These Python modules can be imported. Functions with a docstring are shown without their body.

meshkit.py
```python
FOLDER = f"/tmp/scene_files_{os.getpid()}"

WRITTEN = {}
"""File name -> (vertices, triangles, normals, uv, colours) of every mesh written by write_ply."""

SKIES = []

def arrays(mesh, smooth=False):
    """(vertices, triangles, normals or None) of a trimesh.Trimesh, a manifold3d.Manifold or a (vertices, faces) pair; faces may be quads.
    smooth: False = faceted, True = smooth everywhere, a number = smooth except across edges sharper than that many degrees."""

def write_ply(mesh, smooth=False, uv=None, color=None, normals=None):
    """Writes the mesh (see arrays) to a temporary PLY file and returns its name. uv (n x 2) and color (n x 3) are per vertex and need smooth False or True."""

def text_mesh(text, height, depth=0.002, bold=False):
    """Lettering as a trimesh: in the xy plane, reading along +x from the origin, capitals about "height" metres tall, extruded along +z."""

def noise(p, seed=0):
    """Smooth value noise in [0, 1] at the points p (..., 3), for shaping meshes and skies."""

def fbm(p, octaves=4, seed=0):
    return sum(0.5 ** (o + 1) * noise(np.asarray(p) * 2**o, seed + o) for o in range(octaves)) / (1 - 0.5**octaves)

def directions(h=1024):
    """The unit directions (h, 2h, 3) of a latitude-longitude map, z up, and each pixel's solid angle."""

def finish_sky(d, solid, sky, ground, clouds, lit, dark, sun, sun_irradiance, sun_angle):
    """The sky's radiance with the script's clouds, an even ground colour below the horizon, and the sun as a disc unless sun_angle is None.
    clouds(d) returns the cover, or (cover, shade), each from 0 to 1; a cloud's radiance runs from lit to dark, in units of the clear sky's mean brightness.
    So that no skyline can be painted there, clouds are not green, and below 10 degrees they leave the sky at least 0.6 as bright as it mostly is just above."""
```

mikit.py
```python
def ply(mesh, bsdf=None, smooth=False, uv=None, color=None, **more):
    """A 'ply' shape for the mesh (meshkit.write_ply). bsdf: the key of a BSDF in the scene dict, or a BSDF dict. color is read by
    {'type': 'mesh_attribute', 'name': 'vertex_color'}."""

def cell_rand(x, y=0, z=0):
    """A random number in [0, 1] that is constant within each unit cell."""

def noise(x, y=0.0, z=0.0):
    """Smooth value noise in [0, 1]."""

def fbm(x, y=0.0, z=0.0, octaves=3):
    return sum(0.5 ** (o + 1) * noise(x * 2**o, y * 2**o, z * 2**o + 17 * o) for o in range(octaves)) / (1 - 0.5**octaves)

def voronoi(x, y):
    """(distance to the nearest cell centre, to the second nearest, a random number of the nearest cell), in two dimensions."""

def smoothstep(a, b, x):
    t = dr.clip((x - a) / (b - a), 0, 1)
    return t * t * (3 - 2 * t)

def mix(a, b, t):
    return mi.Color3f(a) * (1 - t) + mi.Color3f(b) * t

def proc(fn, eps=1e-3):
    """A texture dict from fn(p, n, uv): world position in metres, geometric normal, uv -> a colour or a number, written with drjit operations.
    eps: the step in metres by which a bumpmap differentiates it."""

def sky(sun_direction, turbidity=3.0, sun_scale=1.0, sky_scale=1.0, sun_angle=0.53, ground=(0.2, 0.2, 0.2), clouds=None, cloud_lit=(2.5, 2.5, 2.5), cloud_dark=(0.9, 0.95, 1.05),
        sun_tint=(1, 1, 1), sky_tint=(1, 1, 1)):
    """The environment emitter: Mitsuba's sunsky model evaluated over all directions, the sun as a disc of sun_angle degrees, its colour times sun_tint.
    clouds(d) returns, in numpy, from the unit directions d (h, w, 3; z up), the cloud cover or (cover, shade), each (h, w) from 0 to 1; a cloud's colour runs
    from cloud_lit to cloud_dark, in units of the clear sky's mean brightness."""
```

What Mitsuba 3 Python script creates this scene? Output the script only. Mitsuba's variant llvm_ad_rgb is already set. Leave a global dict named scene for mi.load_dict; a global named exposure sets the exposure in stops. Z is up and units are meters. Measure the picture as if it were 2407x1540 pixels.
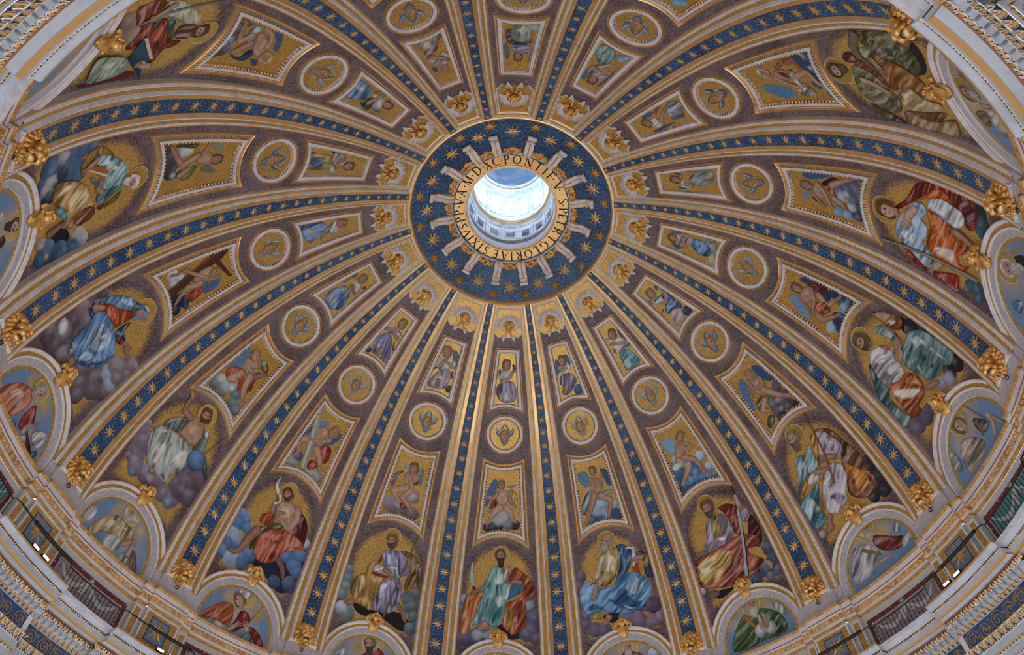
import math
import numpy as np, trimesh, drjit as dr, mitsuba as mi, mikit, meshkit
from mikit import proc, noise, fbm, voronoi, cell_rand, smoothstep, mix
T = mi.ScalarTransform4f
scene, labels = {}, {}
PI = math.pi
SEG = PI / 8                                   # the dome has sixteen ribs

# ---------------------------------------------------------------- camera, light, exposure
_right = np.array([[1, 0, 0], [0, 1, 0], [0, 0, 1.0]])


def _rot(rx, ry, rz):
    cx, sx, cy, sy, cz, sz = math.cos(rx), math.sin(rx), math.cos(ry), math.sin(ry), math.cos(rz), math.sin(rz)
    return np.array([[cz, -sz, 0], [sz, cz, 0], [0, 0, 1]]) @ np.array([[cy, 0, sy], [0, 1, 0], [-sy, 0, cy]]) @ np.array([[1, 0, 0], [0, cx, -sx], [0, sx, cx]])


CAM = np.array([0.0, -21.012, -31.466])        # on the gallery at the foot of the drum
_R = _rot(*np.radians([34.2485, -0.3764, 0.3276]))
_M = np.eye(4)
_M[:3, 0], _M[:3, 1], _M[:3, 2], _M[:3, 3] = -_R[0], -_R[1], _R[2], CAM
scene['camera'] = {'type': 'perspective', 'fov': math.degrees(2 * math.atan(2407 / 2 / 1594.2)), 'fov_axis': 'x', 'near_clip': 0.1, 'far_clip': 400.0,
                   'principal_point_offset_x': -0.00304, 'to_world': T(_M.tolist())}
scene['church_light'] = {'type': 'constant', 'radiance': {'type': 'rgb', 'value': [1.02, 1.03, 1.07]}}   # the lit church below, through the open foot of the drum
DAY = [1.5, 1.65, 1.95]                           # drum windows
DAY_SUN = [9.6, 9.3, 8.9]                   # the sunny side, above and behind the camera
LANTERN_DAY = [5.6, 6.6, 7.9]
FLOOD = [60.0, 56.0, 48.0]
exposure = 0.55

# ---------------------------------------------------------------- shape of the dome
CC, Z0, RR = 3.065, -8.986, 24.735              # circular profile: centre at radius -CC, height Z0
A0 = -0.03985
# the ribs do not stand quite regularly: azimuth corrections at ring and springing
W0 = np.array([0.0248, 0.0205, -0.0168, -0.0169, 0.0048, 0.0018, -0.0302, -0.018, -0.0079, 0.0597, 0.0013, -0.0053, 0.0137, -0.0221, -0.0052, -0.0041])
W1 = np.array([0.0102, 0.0036, 0.0034, -0.0028, 0.0037, 0.0041, -0.0038, -0.0074, 0.003, -0.0329, -0.0125, -0.0113, 0.0044, 0.0081, 0.0154, 0.0148])
TRING = 28.17                                    # arc length from springing to the ring at the eye


def azimuth(k, r):
    k = np.asarray(k, float)
    s = np.clip((np.asarray(r, float) - 7.4) / 13.6, 0, 1)
    q = (k + 0.5) % 16
    i = np.floor(q).astype(int) % 16
    t = q - np.floor(q)
    j = (i + 1) % 16
    return A0 + k * SEG + (W0[i] * (1 - t) + W0[j] * t) * (1 - s) + (W1[i] * (1 - t) + W1[j] * t) * s


def cyl(k, r, z):
    """a point at segment number k (0 = straight ahead, halves are ribs), radius r, height z"""
    k, r, z = np.broadcast_arrays(np.asarray(k, float), np.asarray(r, float), np.asarray(z, float))
    th = azimuth(k, r)
    return np.stack([r * np.sin(th), r * np.cos(th), z], -1)


def prof(t, h=0.0):
    t, h = np.broadcast_arrays(np.asarray(t, float), np.asarray(h, float))
    ph = np.maximum(t, 0) / RR
    rho = RR - h
    return -CC + rho * np.cos(ph), Z0 + rho * np.sin(ph) + np.minimum(t, 0)


def S(kc, u, t, h=0.0):
    """a point of segment kc: u metres to the side, t metres up the curve, h metres in front of the shell"""
    u, t, h = np.broadcast_arrays(np.asarray(u, float), np.asarray(t, float), np.asarray(h, float))
    r, z = prof(t, h)
    r0, _ = prof(t, 0.0)
    th = azimuth(kc + u / (r0 * SEG), r0)
    return np.stack([r * np.sin(th), r * np.cos(th), z], -1)


def frame_at(kc, u, t, h=0.0):
    """4x4: local x = sideways, y = up the curve, z = out of the shell into the room"""
    o = S(kc, u, t, h)
    x = S(kc, u + 0.05, t, h) - S(kc, u - 0.05, t, h)
    y = S(kc, u, t + 0.05, h) - S(kc, u, t - 0.05, h)
    z = np.cross(x, y)
    inward = S(kc, u, t, h + 0.1) - o
    z /= np.linalg.norm(z)
    if z @ inward < 0:
        z = -z
    y /= np.linalg.norm(y)
    x /= np.linalg.norm(x)
    m = np.eye(4)
    m[:3, 0], m[:3, 1], m[:3, 2], m[:3, 3] = x, y, z, o
    return m


# ---------------------------------------------------------------- bookkeeping
def numbered(name):
    if name not in TAKEN:
        TAKEN.add(name)
        return name
    i = COUNT.get(name, 0) + 1
    while f'{name}_{i:03d}' in TAKEN:
        i += 1
    COUNT[name] = i
    TAKEN.add(f'{name}_{i:03d}')
    return f'{name}_{i:03d}'


TAKEN, COUNT = set(), {}


def thing(name, label=None, cat=None, group=None, kind=None):
    key = numbered(name)
    if label or kind:
        d = {}
        if label: d['label'] = label
        if cat: d['category'] = cat
        if group: d['group'] = group
        if kind: d['kind'] = kind
        labels[key] = d
    return key


def put(parent, part, shape, label=None, kind=None, **more):
    key = numbered(f'{parent}__{part}' if part else parent) if part else parent
    scene[key] = {**shape, **more}
    if label or kind:
        labels[key] = {**({'label': label} if label else {}), **({'kind': kind} if kind else {})}
    return key


def grid_mesh(P, close_u=False):
    """P: (n, m, 3) points -> (v, f)"""
    n, m = P.shape[:2]
    i, j = np.meshgrid(np.arange(n - 1), np.arange(m - 1 if not close_u else m), indexing='ij')
    j2 = (j + 1) % m
    q = np.stack([i * m + j, i * m + j2, (i + 1) * m + j2, (i + 1) * m + j], -1).reshape(-1, 4)
    f = np.vstack([q[:, [0, 1, 2]], q[:, [0, 2, 3]]])
    return P.reshape(-1, 3), f


def join(parts):
    """several (v, f) into one"""
    vs, fs, n = [], [], 0
    for v, f in parts:
        vs.append(np.asarray(v, float)); fs.append(np.asarray(f, int) + n); n += len(v)
    return np.vstack(vs), np.vstack(fs)


def mesh_of(m):
    return np.array(m.vertices), np.array(m.faces)


_ICO = [mesh_of(trimesh.creation.icosphere(i, 1.0)) for i in range(4)]


def ball(c, r, sub=1, rot=None):
    v, f = _ICO[sub]
    v = v * np.asarray(r, float)
    if rot is not None:
        v = v @ rot.T
    return v + np.asarray(c, float), f


def rz(a):
    c, s = math.cos(a), math.sin(a)
    return np.array([[c, -s, 0], [s, c, 0], [0, 0, 1.0]])


def box(lo, hi):
    lo, hi = np.asarray(lo, float), np.asarray(hi, float)
    v = np.array([[x, y, z] for x in (0, 1) for y in (0, 1) for z in (0, 1)]) * (hi - lo) + lo
    f = [[0, 1, 3], [0, 3, 2], [4, 6, 7], [4, 7, 5], [0, 4, 5], [0, 5, 1], [2, 3, 7], [2, 7, 6], [0, 2, 6], [0, 6, 4], [1, 5, 7], [1, 7, 3]]
    return v, np.array(f)


def tube(pts, rad, n=6):
    p = np.asarray(pts, float)
    t = np.gradient(p, axis=0)
    t /= np.linalg.norm(t, axis=1, keepdims=True) + 1e-12
    a = np.cross(t, np.where(np.abs(t[:, 2:]) < 0.9, [0, 0, 1.0], [1.0, 0, 0]))
    a /= np.linalg.norm(a, axis=1, keepdims=True) + 1e-12
    b, ang = np.cross(t, a), np.arange(n) * 2 * PI / n
    rad = np.broadcast_to(rad, (len(p),))
    return grid_mesh(p[:, None] + rad[:, None, None] * (np.cos(ang)[None, :, None] * a[:, None] + np.sin(ang)[None, :, None] * b[:, None]), True)


def at(m, mesh):
    v, f = mesh
    return np.asarray(v) @ m[:3, :3].T + m[:3, 3], f


# ---------------------------------------------------------------- materials
def two(b):
    return {'type': 'twosided', 'b': b}


def pr(col, rough=0.5, metal=0.0, **kw):
    return {'type': 'principled', 'base_color': col if isinstance(col, dict) else {'type': 'rgb', 'value': list(col)}, 'roughness': rough, 'metallic': metal, **kw}


def bumped(b, fn, scale, eps=0.02):
    return {'type': 'bumpmap', 'tex': proc(fn, eps), 'scale': scale, 'b': b}


def n3(p, s, o=0):
    return noise(p.x * s + o, p.y * s + o, p.z * s)


def f3(p, s, o=3):
    return fbm(p.x * s, p.y * s, p.z * s, o)


def dots(uv, step, rad, off=0.37):
    """small marks laid out in a loose diamond pattern over uv in metres"""
    x, y = uv.x / step, uv.y / step
    row = dr.floor(y)
    x = x + 0.5 * (row - 2 * dr.floor(row / 2))
    cx, cy = dr.floor(x), row
    dx = x - cx - 0.5 - (cell_rand(cx, cy, 5) - 0.5) * off
    dy = y - cy - 0.5 - (cell_rand(cx, cy, 6) - 0.5) * off
    d = dr.sqrt(dx * dx + dy * dy)
    return 1 - smoothstep(rad / step * 0.7, rad / step * 1.15, d), cell_rand(cx, cy, 7)


def c_white(p, n, uv):
    a = f3(p, 0.7) * 0.6 + f3(p, 4.0) * 0.4
    vein = smoothstep(0.06, 0.0, dr.abs(f3(p, 0.9, 4) - 0.5)) * 0.35
    return mix([0.635, 0.605, 0.625], [0.545, 0.515, 0.545], smoothstep(0.4, 0.65, a)) * (1 - 0.35 * vein)


def c_cornice(p, n, uv):
    a = f3(p, 0.9) * 0.6 + f3(p, 5.0) * 0.4
    return mix([0.40, 0.425, 0.475], [0.33, 0.35, 0.40], smoothstep(0.4, 0.65, a))


def c_gold(p, n, uv):
    a = f3(p, 0.5) * 0.6 + f3(p, 3.0) * 0.4
    return mix([0.84, 0.52, 0.215], [0.70, 0.39, 0.135], smoothstep(0.38, 0.62, a))


def c_goldmos(p, n, uv):
    d, q = dots(uv, 0.24, 0.04)
    a = n3(p, 23.0) * 0.5 + n3(p, 51.0) * 0.5
    base = mix([0.68, 0.43, 0.125], [0.47, 0.27, 0.065], smoothstep(0.25, 0.75, a))
    base = base * (0.80 + 0.40 * f3(p, 1.1))
    return mix(base, mix([0.24, 0.11, 0.03], [0.80, 0.60, 0.26], smoothstep(0.55, 0.6, q)), d * 0.65)


def c_purple(p, n, uv):
    d, q = dots(uv, 0.26, 0.035)
    a = n3(p, 9.0) * 0.45 + f3(p, 0.8) * 0.55
    base = mix([0.082, 0.058, 0.072], [0.158, 0.122, 0.138], smoothstep(0.3, 0.7, a))
    stain = smoothstep(0.62, 0.75, f3(p, 0.35, 3))
    base = base * (1 - 0.3 * stain)
    return mix(base, [0.42, 0.22, 0.06], d * 0.7)


def c_blue(p, n, uv):
    d, q = dots(uv, 0.28, 0.035, 0.5)
    a = n3(p, 10.0) * 0.5 + f3(p, 0.7) * 0.5
    base = mix([0.007, 0.036, 0.105], [0.026, 0.095, 0.225], smoothstep(0.3, 0.72, a))
    return mix(base, [0.45, 0.25, 0.08], d * 0.75)


def c_stone(p, n, uv):
    a = n3(p, 9.0) * 0.6 + f3(p, 0.8) * 0.4
    return mix([0.36, 0.33, 0.36], [0.44, 0.41, 0.44], smoothstep(0.3, 0.7, a))


def c_leaf(p, n, uv):
    """a row of gilded leaf tongues: uv.x counts the leaves, uv.y runs across the moulding"""
    x = uv.x - dr.floor(uv.x) - 0.5
    y = uv.y
    w = 0.34 * dr.sqrt(dr.maximum(1 - y * y, 0.0)) + 0.04
    inside = 1 - smoothstep(w - 0.08, w, dr.abs(x))
    rim = smoothstep(w, w + 0.04, dr.abs(x)) * (1 - smoothstep(w + 0.06, w + 0.11, dr.abs(x)))
    core = (1 - smoothstep(0.04, 0.10, dr.abs(x))) * smoothstep(0.85, 0.3, y)
    col = mix([0.045, 0.032, 0.03], [0.60, 0.34, 0.11], inside)
    col = mix(col, [0.50, 0.44, 0.40], rim * 0.8)
    col = mix(col, [0.16, 0.07, 0.025], core * inside * 0.9)
    edge = smoothstep(0.80, 0.9, y) * 0.0 + smoothstep(0.10, 0.0, y)
    return mix(col, [0.62, 0.36, 0.12], edge)


def c_eggbed(p, n, uv):
    x = uv.x - dr.floor(uv.x) - 0.5
    w = dr.abs(dr.sqrt(x * x + dr.square((uv.y - 0.45) * 0.55)) - 0.38)
    rim = 1 - smoothstep(0.06, 0.11, w)
    return mix([0.06, 0.05, 0.055], [0.62, 0.57, 0.57], rim)


def c_beadbed(p, n, uv):
    x = dr.abs(uv.x - dr.floor(uv.x) - 0.5)
    y = dr.abs(uv.y - 0.5)
    d = dr.sqrt(x * x + y * y * 0.8)
    col = mix([0.62, 0.44, 0.22], [0.16, 0.10, 0.10], smoothstep(0.27, 0.36, d))
    return mix(col, [0.55, 0.47, 0.42], smoothstep(0.42, 0.5, y))


def c_frieze(p, n, uv):
    """blue frieze with gilded scrolling foliage; uv in metres"""
    x, y = uv.x / 0.8, uv.y / 0.8
    cx = dr.floor(x)
    s = x - cx - 0.5
    flip = cx - 2 * dr.floor(cx / 2)
    yy = (y - 0.5) * (1 - 2 * flip)
    d = dr.sqrt(s * s + yy * yy)
    ang = dr.atan2(yy, s)
    sp = d * 5.2 - ang / (2 * PI)
    w = dr.abs(sp - dr.floor(sp) - 0.5)
    leafy = fbm(uv.x * 9, uv.y * 9, 3.3, 3)
    g = (1 - smoothstep(0.10, 0.20, w)) * (1 - smoothstep(0.44, 0.52, d)) + smoothstep(0.56, 0.64, leafy) * (1 - smoothstep(0.30, 0.47, dr.abs(y - 0.5)))
    base = mix([0.010, 0.036, 0.10], [0.02, 0.07, 0.17], f3(p, 3.0))
    return mix(base, mix([0.36, 0.20, 0.06], [0.20, 0.10, 0.03], leafy), dr.clip(g, 0, 1) * 0.9)


def c_festoon(p, n, uv):
    """purple field speckled with dark marks"""
    d, q = dots(uv, 0.14, 0.03, 0.6)
    base = mix([0.19, 0.15, 0.18], [0.30, 0.25, 0.28], n3(p, 8.0))
    return mix(base, [0.06, 0.04, 0.05], d * 0.7)


def c_red(p, n, uv):
    d, q = dots(uv, 0.3, 0.04)
    base = mix([0.085, 0.012, 0.02], [0.15, 0.025, 0.035], n3(p, 8.0))
    return mix(base, [0.5, 0.3, 0.12], d * 0.8)


def c_lantern(p, n, uv):
    return mix([0.74, 0.77, 0.80], [0.55, 0.62, 0.70], smoothstep(0.45, 0.62, f3(p, 1.4)))


def c_sky(p, n, uv):
    """painted clouds on the lantern's small dome"""
    a = fbm(p.x * 0.9, p.y * 0.9, p.z * 1.3, 4)
    b = fbm(p.x * 2.1 + 7, p.y * 2.1, p.z * 2.1, 3)
    col = mix([0.16, 0.27, 0.40], [0.34, 0.38, 0.45], smoothstep(0.42, 0.62, a))
    return mix(col, [0.40, 0.30, 0.24], smoothstep(0.60, 0.72, b) * 0.6)


def c_aged(p, n, uv):
    return mix([0.80, 0.47, 0.155], [0.50, 0.25, 0.065], smoothstep(0.42, 0.68, f3(p, 5.0)))


def c_mos_rough(p, n, uv):
    return n3(p, 16.0)


scene['m_white'] = two(pr(proc(c_white), 0.45, specular=0.4))
scene['m_cornice'] = two(pr(proc(c_cornice), 0.5, specular=0.4))
scene['m_gold'] = two(pr(proc(c_gold), 0.31, 0.7))
scene['m_goldrelief'] = two(pr(proc(c_aged), 0.34, 0.5))
scene['m_goldmos'] = two(pr(proc(c_goldmos), 0.38, 0.6))
scene['m_purple'] = two(pr(proc(c_purple), 0.6))
scene['m_blue'] = two(pr(proc(c_blue), 0.5))
scene['m_star'] = two(pr((0.60, 0.37, 0.13), 0.40, 0.55))
scene['m_star_relief'] = two(pr((0.68, 0.40, 0.13), 0.3, 0.7))
scene['m_stone'] = two(pr(proc(c_stone), 0.55))
scene['m_leaf'] = two(pr(proc(c_leaf), 0.4, 0.25))
scene['m_eggbed'] = two(pr(proc(c_eggbed), 0.5))
scene['m_beadbed'] = two(pr(proc(c_beadbed), 0.45, 0.2))
scene['m_dark'] = two(pr((0.03, 0.028, 0.03), 0.6))
scene['m_redline'] = two(pr((0.24, 0.085, 0.035), 0.5))
scene['m_ochre'] = two(pr((0.40, 0.215, 0.06), 0.45, 0.2))
scene['m_frieze'] = two(pr(proc(c_frieze), 0.5))
scene['m_festoon'] = two(pr(proc(c_festoon), 0.5))
scene['m_red'] = two(pr(proc(c_red), 0.5))
scene['m_teal'] = two(pr((0.06, 0.20, 0.22), 0.5))
scene['m_panelblue'] = two(pr((0.13, 0.19, 0.28), 0.5))
scene['m_navy'] = two(pr((0.014, 0.04, 0.11), 0.5))
scene['m_palegrey'] = two(pr((0.42, 0.43, 0.44), 0.5))
scene['m_feather'] = two(pr((0.56, 0.52, 0.52), 0.5))
scene['m_iron'] = two(pr((0.012, 0.012, 0.014), 0.45, 0.3))
scene['m_steel'] = two(pr((0.25, 0.25, 0.28), 0.35, 0.8))
scene['m_letter'] = two(pr((0.012, 0.010, 0.010), 0.6))
scene['m_lantern'] = two(pr(proc(c_lantern), 0.6))
scene['m_lanternsky'] = two(pr(proc(c_sky), 0.7))
scene['m_drum'] = two(pr((0.36, 0.34, 0.32), 0.7))
scene['m_paint'] = two({'type': 'principled', 'base_color': {'type': 'mesh_attribute', 'name': 'vertex_color'}, 'roughness': 0.55, 'specular': 0.35})
# ---------------------------------------------------------------- what stands below / inside each of the sixteen segments, for the labels
WHO = {0: 'knife saint', 1: 'pale-blue saint', 2: 'saw saint', 3: 'white-robed old saint', 4: 'grey-green saint', 5: 'orange-robed young saint', 6: 'olive saint', 7: 'segment right of the top', 8: 'topmost segment',
       9: 'segment left of the top', 10: 'dark-book saint', 11: 'ochre saint over a book', 12: 'blue-mantled woman', 13: 'man with raised arm', 14: 'banner-staff man', 15: 'forked-staff saint'}
SAINT = {0: 'bearded saint in teal and rust, curved knife in his hand', 1: 'bearded saint wrapped in pale blue, holding a set square and book', 2: 'saint in red and ochre holding a long upright saw',
         3: 'stooping old saint in white, blue and orange with thin red staff', 4: 'saint in white under a grey-green cloak, one finger raised', 5: 'young saint in orange and crimson with long grey staff',
         6: 'saint in olive, green and brown, partly hidden at upper right', 10: 'saint in rust red with dark book and long sword', 11: 'grey-haired saint in ochre bending over an orange book', 12: 'woman in red dress and blue mantle with spread hands',
         13: 'bare-chested man in white drapery raising one arm', 14: 'bare-chested man in red drapery with banner staff', 15: 'saint in lavender and ochre leaning on a forked staff'}


def above(k):
    return ('in the ' if k in (7, 8, 9) else 'above the ') + WHO[k]


def between(i):
    return 'between the ' + WHO[int(i - 0.5) % 16] + ' and the ' + WHO[int(i + 0.5) % 16]


def short(s, n=16):
    return ' '.join(s.split()[:n])


# ---------------------------------------------------------------- the shell
ceiling = thing('ceiling', 'curved purple mosaic shell of the dome behind ribs and pictures', kind='structure')
tt = np.concatenate([[-0.9, -0.4], np.linspace(0, TRING + 0.15, 84)])
for k in range(16):
    kk = np.linspace(k - 0.5, k + 0.5, 15)
    r, z = prof(tt)
    th = azimuth(kk[None, :], r[:, None])
    P = np.stack([r[:, None] * np.sin(th), r[:, None] * np.cos(th), np.repeat(z[:, None], 15, 1)], -1)
    v, f = grid_mesh(P)
    uv = np.stack([(kk[None, :] - k) * SEG * r[:, None] + 40 * k, np.repeat(tt[:, None], 15, 1)], -1).reshape(-1, 2)
    put(ceiling, 'shell_segment', mikit.ply((v, f), 'm_purple', smooth=True, uv=uv))

# ---------------------------------------------------------------- ribs
RB = np.array([7.4, 9.7, 16.0, 21.3])
RW = {'b0': [.212, .228, .350, .462], 'b1': [.315, .405, .610, .735], 'b2': [.420, .515, .750, .895], 'b3': [.555, .650, .925, 1.150], 'b4': [.630, .730, 1.035, 1.320], 'b5': [.680, .800, 1.135, 1.415]}


def wid(name, t):
    return np.interp(prof(t)[0], RB, RW[name])


def rib_h(t):
    return 0.17 + (0.36 - 0.17) * np.clip(1 - np.asarray(t) / 27, 0, 1)


def strip(kc, ts, sec, closed=False):
    """sec: list of (u(t) array, h(t) array) across; returns (v, f, uv)"""
    U = np.stack([np.broadcast_to(a, ts.shape) for a, _ in sec], 1)
    H = np.stack([np.broadcast_to(b, ts.shape) for _, b in sec], 1)
    P = S(kc, U, ts[:, None], H)
    v, f = grid_mesh(P)
    return v, f, np.stack([U + 3.0 * kc, np.repeat(ts[:, None], U.shape[1], 1)], -1).reshape(-1, 2)


STAR_T = [2.38, 3.68, 4.90, 6.08, 7.27, 8.52, 9.80, 11.04, 12.23, 13.40, 14.56, 15.70, 16.80, 17.87, 18.86, 19.82, 20.76, 21.66, 22.54, 23.38, 24.18, 24.98, 25.74, 26.48, 27.17, 27.86]


def star_mesh(R, points=8, inner=0.36, thick=0.03, flat=0.0):
    a = np.arange(2 * points) * PI / points
    rr = np.where(np.arange(2 * points) % 2 == 0, R, R * inner)
    ring = np.stack([rr * np.sin(a), rr * np.cos(a), np.full(2 * points, flat)], 1)
    v = np.vstack([ring, [[0, 0, thick]]])
    n = 2 * points
    return v, np.array([[i, (i + 1) % n, n] for i in range(n)])


STAR_PLY = [mikit.ply(star_mesh(1.0, 8, 0.34, 0.10), 'm_star'), mikit.ply(star_mesh(1.0, 8, 0.36, 0.28), 'm_star_relief')]
rng = np.random.default_rng(5)
ts_rib = np.concatenate([np.linspace(0.26, 1.415, 5), np.linspace(1.4201, TRING, 86)])
for i in range(16):
    kc = i + 0.5
    rib = thing('dome_rib', 'blue starry rib ' + between(kc), 'rib')
    H = rib_h(ts_rib)
    ts_b = np.linspace(1.42, TRING, 90)
    v, f, uv = strip(kc, ts_b, [(-wid('b0', ts_b), rib_h(ts_b)), (0 * ts_b, rib_h(ts_b)), (wid('b0', ts_b), rib_h(ts_b))])
    put(rib, 'blue_band', mikit.ply((v, f), 'm_blue', smooth=True, uv=uv), 'blue mosaic band with tiny gold marks')
    for s in (-1, 1):
        b = {n: s * wid(n, ts_rib) for n in RW}
        w = np.abs(b['b2'] - b['b1'])
        v, f, uv = strip(kc, ts_rib, [(b['b0'] * np.where(ts_rib < 1.42, 0.0, 1.0), H - 0.004), (b['b0'], H + 0.008), (b['b1'], H + 0.012)])
        put(rib, 'gold_band', mikit.ply((v, f), 'm_gold', smooth=40))
        v, f, uv = strip(kc, ts_rib, [(b['b1'], H + .01), (b['b1'] + s * .08 * w, H + .045), (b['b1'] + s * .42 * w, H + .05), (b['b1'] + s * .5 * w, H + .02), (b['b1'] + s * .8 * w, H - .03), (b['b2'], H - .10)])
        put(rib, 'marble_moulding', mikit.ply((v, f), 'm_white', smooth=35))
        v, f, uv = strip(kc, ts_rib, [(b['b2'] - s * .01, H - .10), (b['b3'], H - .11)])
        put(rib, 'gold_mosaic_band', mikit.ply((v, f), 'm_goldmos', smooth=True, uv=uv))
        w = np.abs(b['b4'] - b['b3'])
        v, f, uv = strip(kc, ts_rib, [(b['b3'], H - .11), (b['b3'] + s * .1 * w, H - .07), (b['b3'] + s * .55 * w, H - .07), (b['b3'] + s * .62 * w, H - .10), (b['b4'], H - .13)])
        put(rib, 'inner_marble_moulding', mikit.ply((v, f), 'm_white', smooth=35))
        w = np.abs(b['b5'] - b['b4'])
        v, f, uv = strip(kc, ts_rib, [(b['b4'], H - .13), (b['b4'] + s * .15 * w, H - .105), (b['b4'] + s * .5 * w, H - .10), (b['b4'] + s * .85 * w, H - .13), (b['b5'], H - .16)])
        put(rib, 'gold_fillet', mikit.ply((v, f), 'm_gold', smooth=50))
        v, f, uv = strip(kc, ts_rib, [(b['b5'], H - .16), (b['b5'] + s * .01, np.minimum(H - .17, 0.02)), (b['b5'] + s * .03, -.03 + 0 * H)])
        put(rib, 'marble_side', mikit.ply((v, f), 'm_stone', smooth=False))
    # the foot: white frame round the gilded base, and the marble block under it
    b1, b2 = float(wid('b1', .3)), float(wid('b2', .3))
    h0 = 0.36
    us = np.linspace(-b2, b2, 9)
    P = np.stack([S(kc, us, tq, hq) for tq, hq in ((.46, h0 + .01), (.44, h0 + .05), (.34, h0 + .055), (.30, h0 + .02), (.24, h0 - .04), (.2, h0 - .1))])
    put(rib, 'foot_moulding', mikit.ply(grid_mesh(P), 'm_white', smooth=35))
    us = np.array([-1.46, -1.46, -1.02, -1.02, 1.02, 1.02, 1.46, 1.46])
    hs = np.array([-.05, .24, .24, .33, .33, .24, .24, -.05])
    P = np.stack([S(kc, us, tq, hs * fac) for tq, fac in ((.30, 0.0), (.29, 1.0), (-.2, 1.0), (-.9, 1.0))])
    put(rib, 'marble_foot', mikit.ply(grid_mesh(P), 'm_stone', smooth=False))
    for ti in STAR_T:
        R = float(wid('b0', ti)) * 0.90
        m = frame_at(kc, 0, ti, float(rib_h(ti)) + 0.012)
        m[:3, :3] = m[:3, :3] @ rz(rng.uniform(-.2, .2)) * R
        put(rib, 'star', STAR_PLY[0], to_world=T(m.tolist()))

# ---------------------------------------------------------------- frames inside the segments


def quad_loop(o, i, lam, n=14):
    """closed loop between an outer outline o and an inner outline i; outline: (bottom half width, bottom corner t, bottom middle t, top half width, top corner t, top middle t)"""
    ub, tb, tbm, ut, ttp, ttm = [a + (b - a) * lam for a, b in zip(o, i)]
    s = np.linspace(-1, 1, n)
    bot = np.stack([ub * s, tbm + (tb - tbm) * s * s], 1)
    m = 20
    q = np.linspace(0, 1, m)
    right = np.stack([ub + (ut - ub) * q, tb + (ttp - tb) * q], 1)
    top = np.stack([ut * s[::-1], ttm + (ttp - ttm) * s[::-1] ** 2], 1)
    left = np.stack([-ut + (ut - ub) * q, ttp + (tb - ttp) * q], 1)
    # sides keep double points at the corners so that uv runs on
    return np.vstack([bot, right, top, left])


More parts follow.
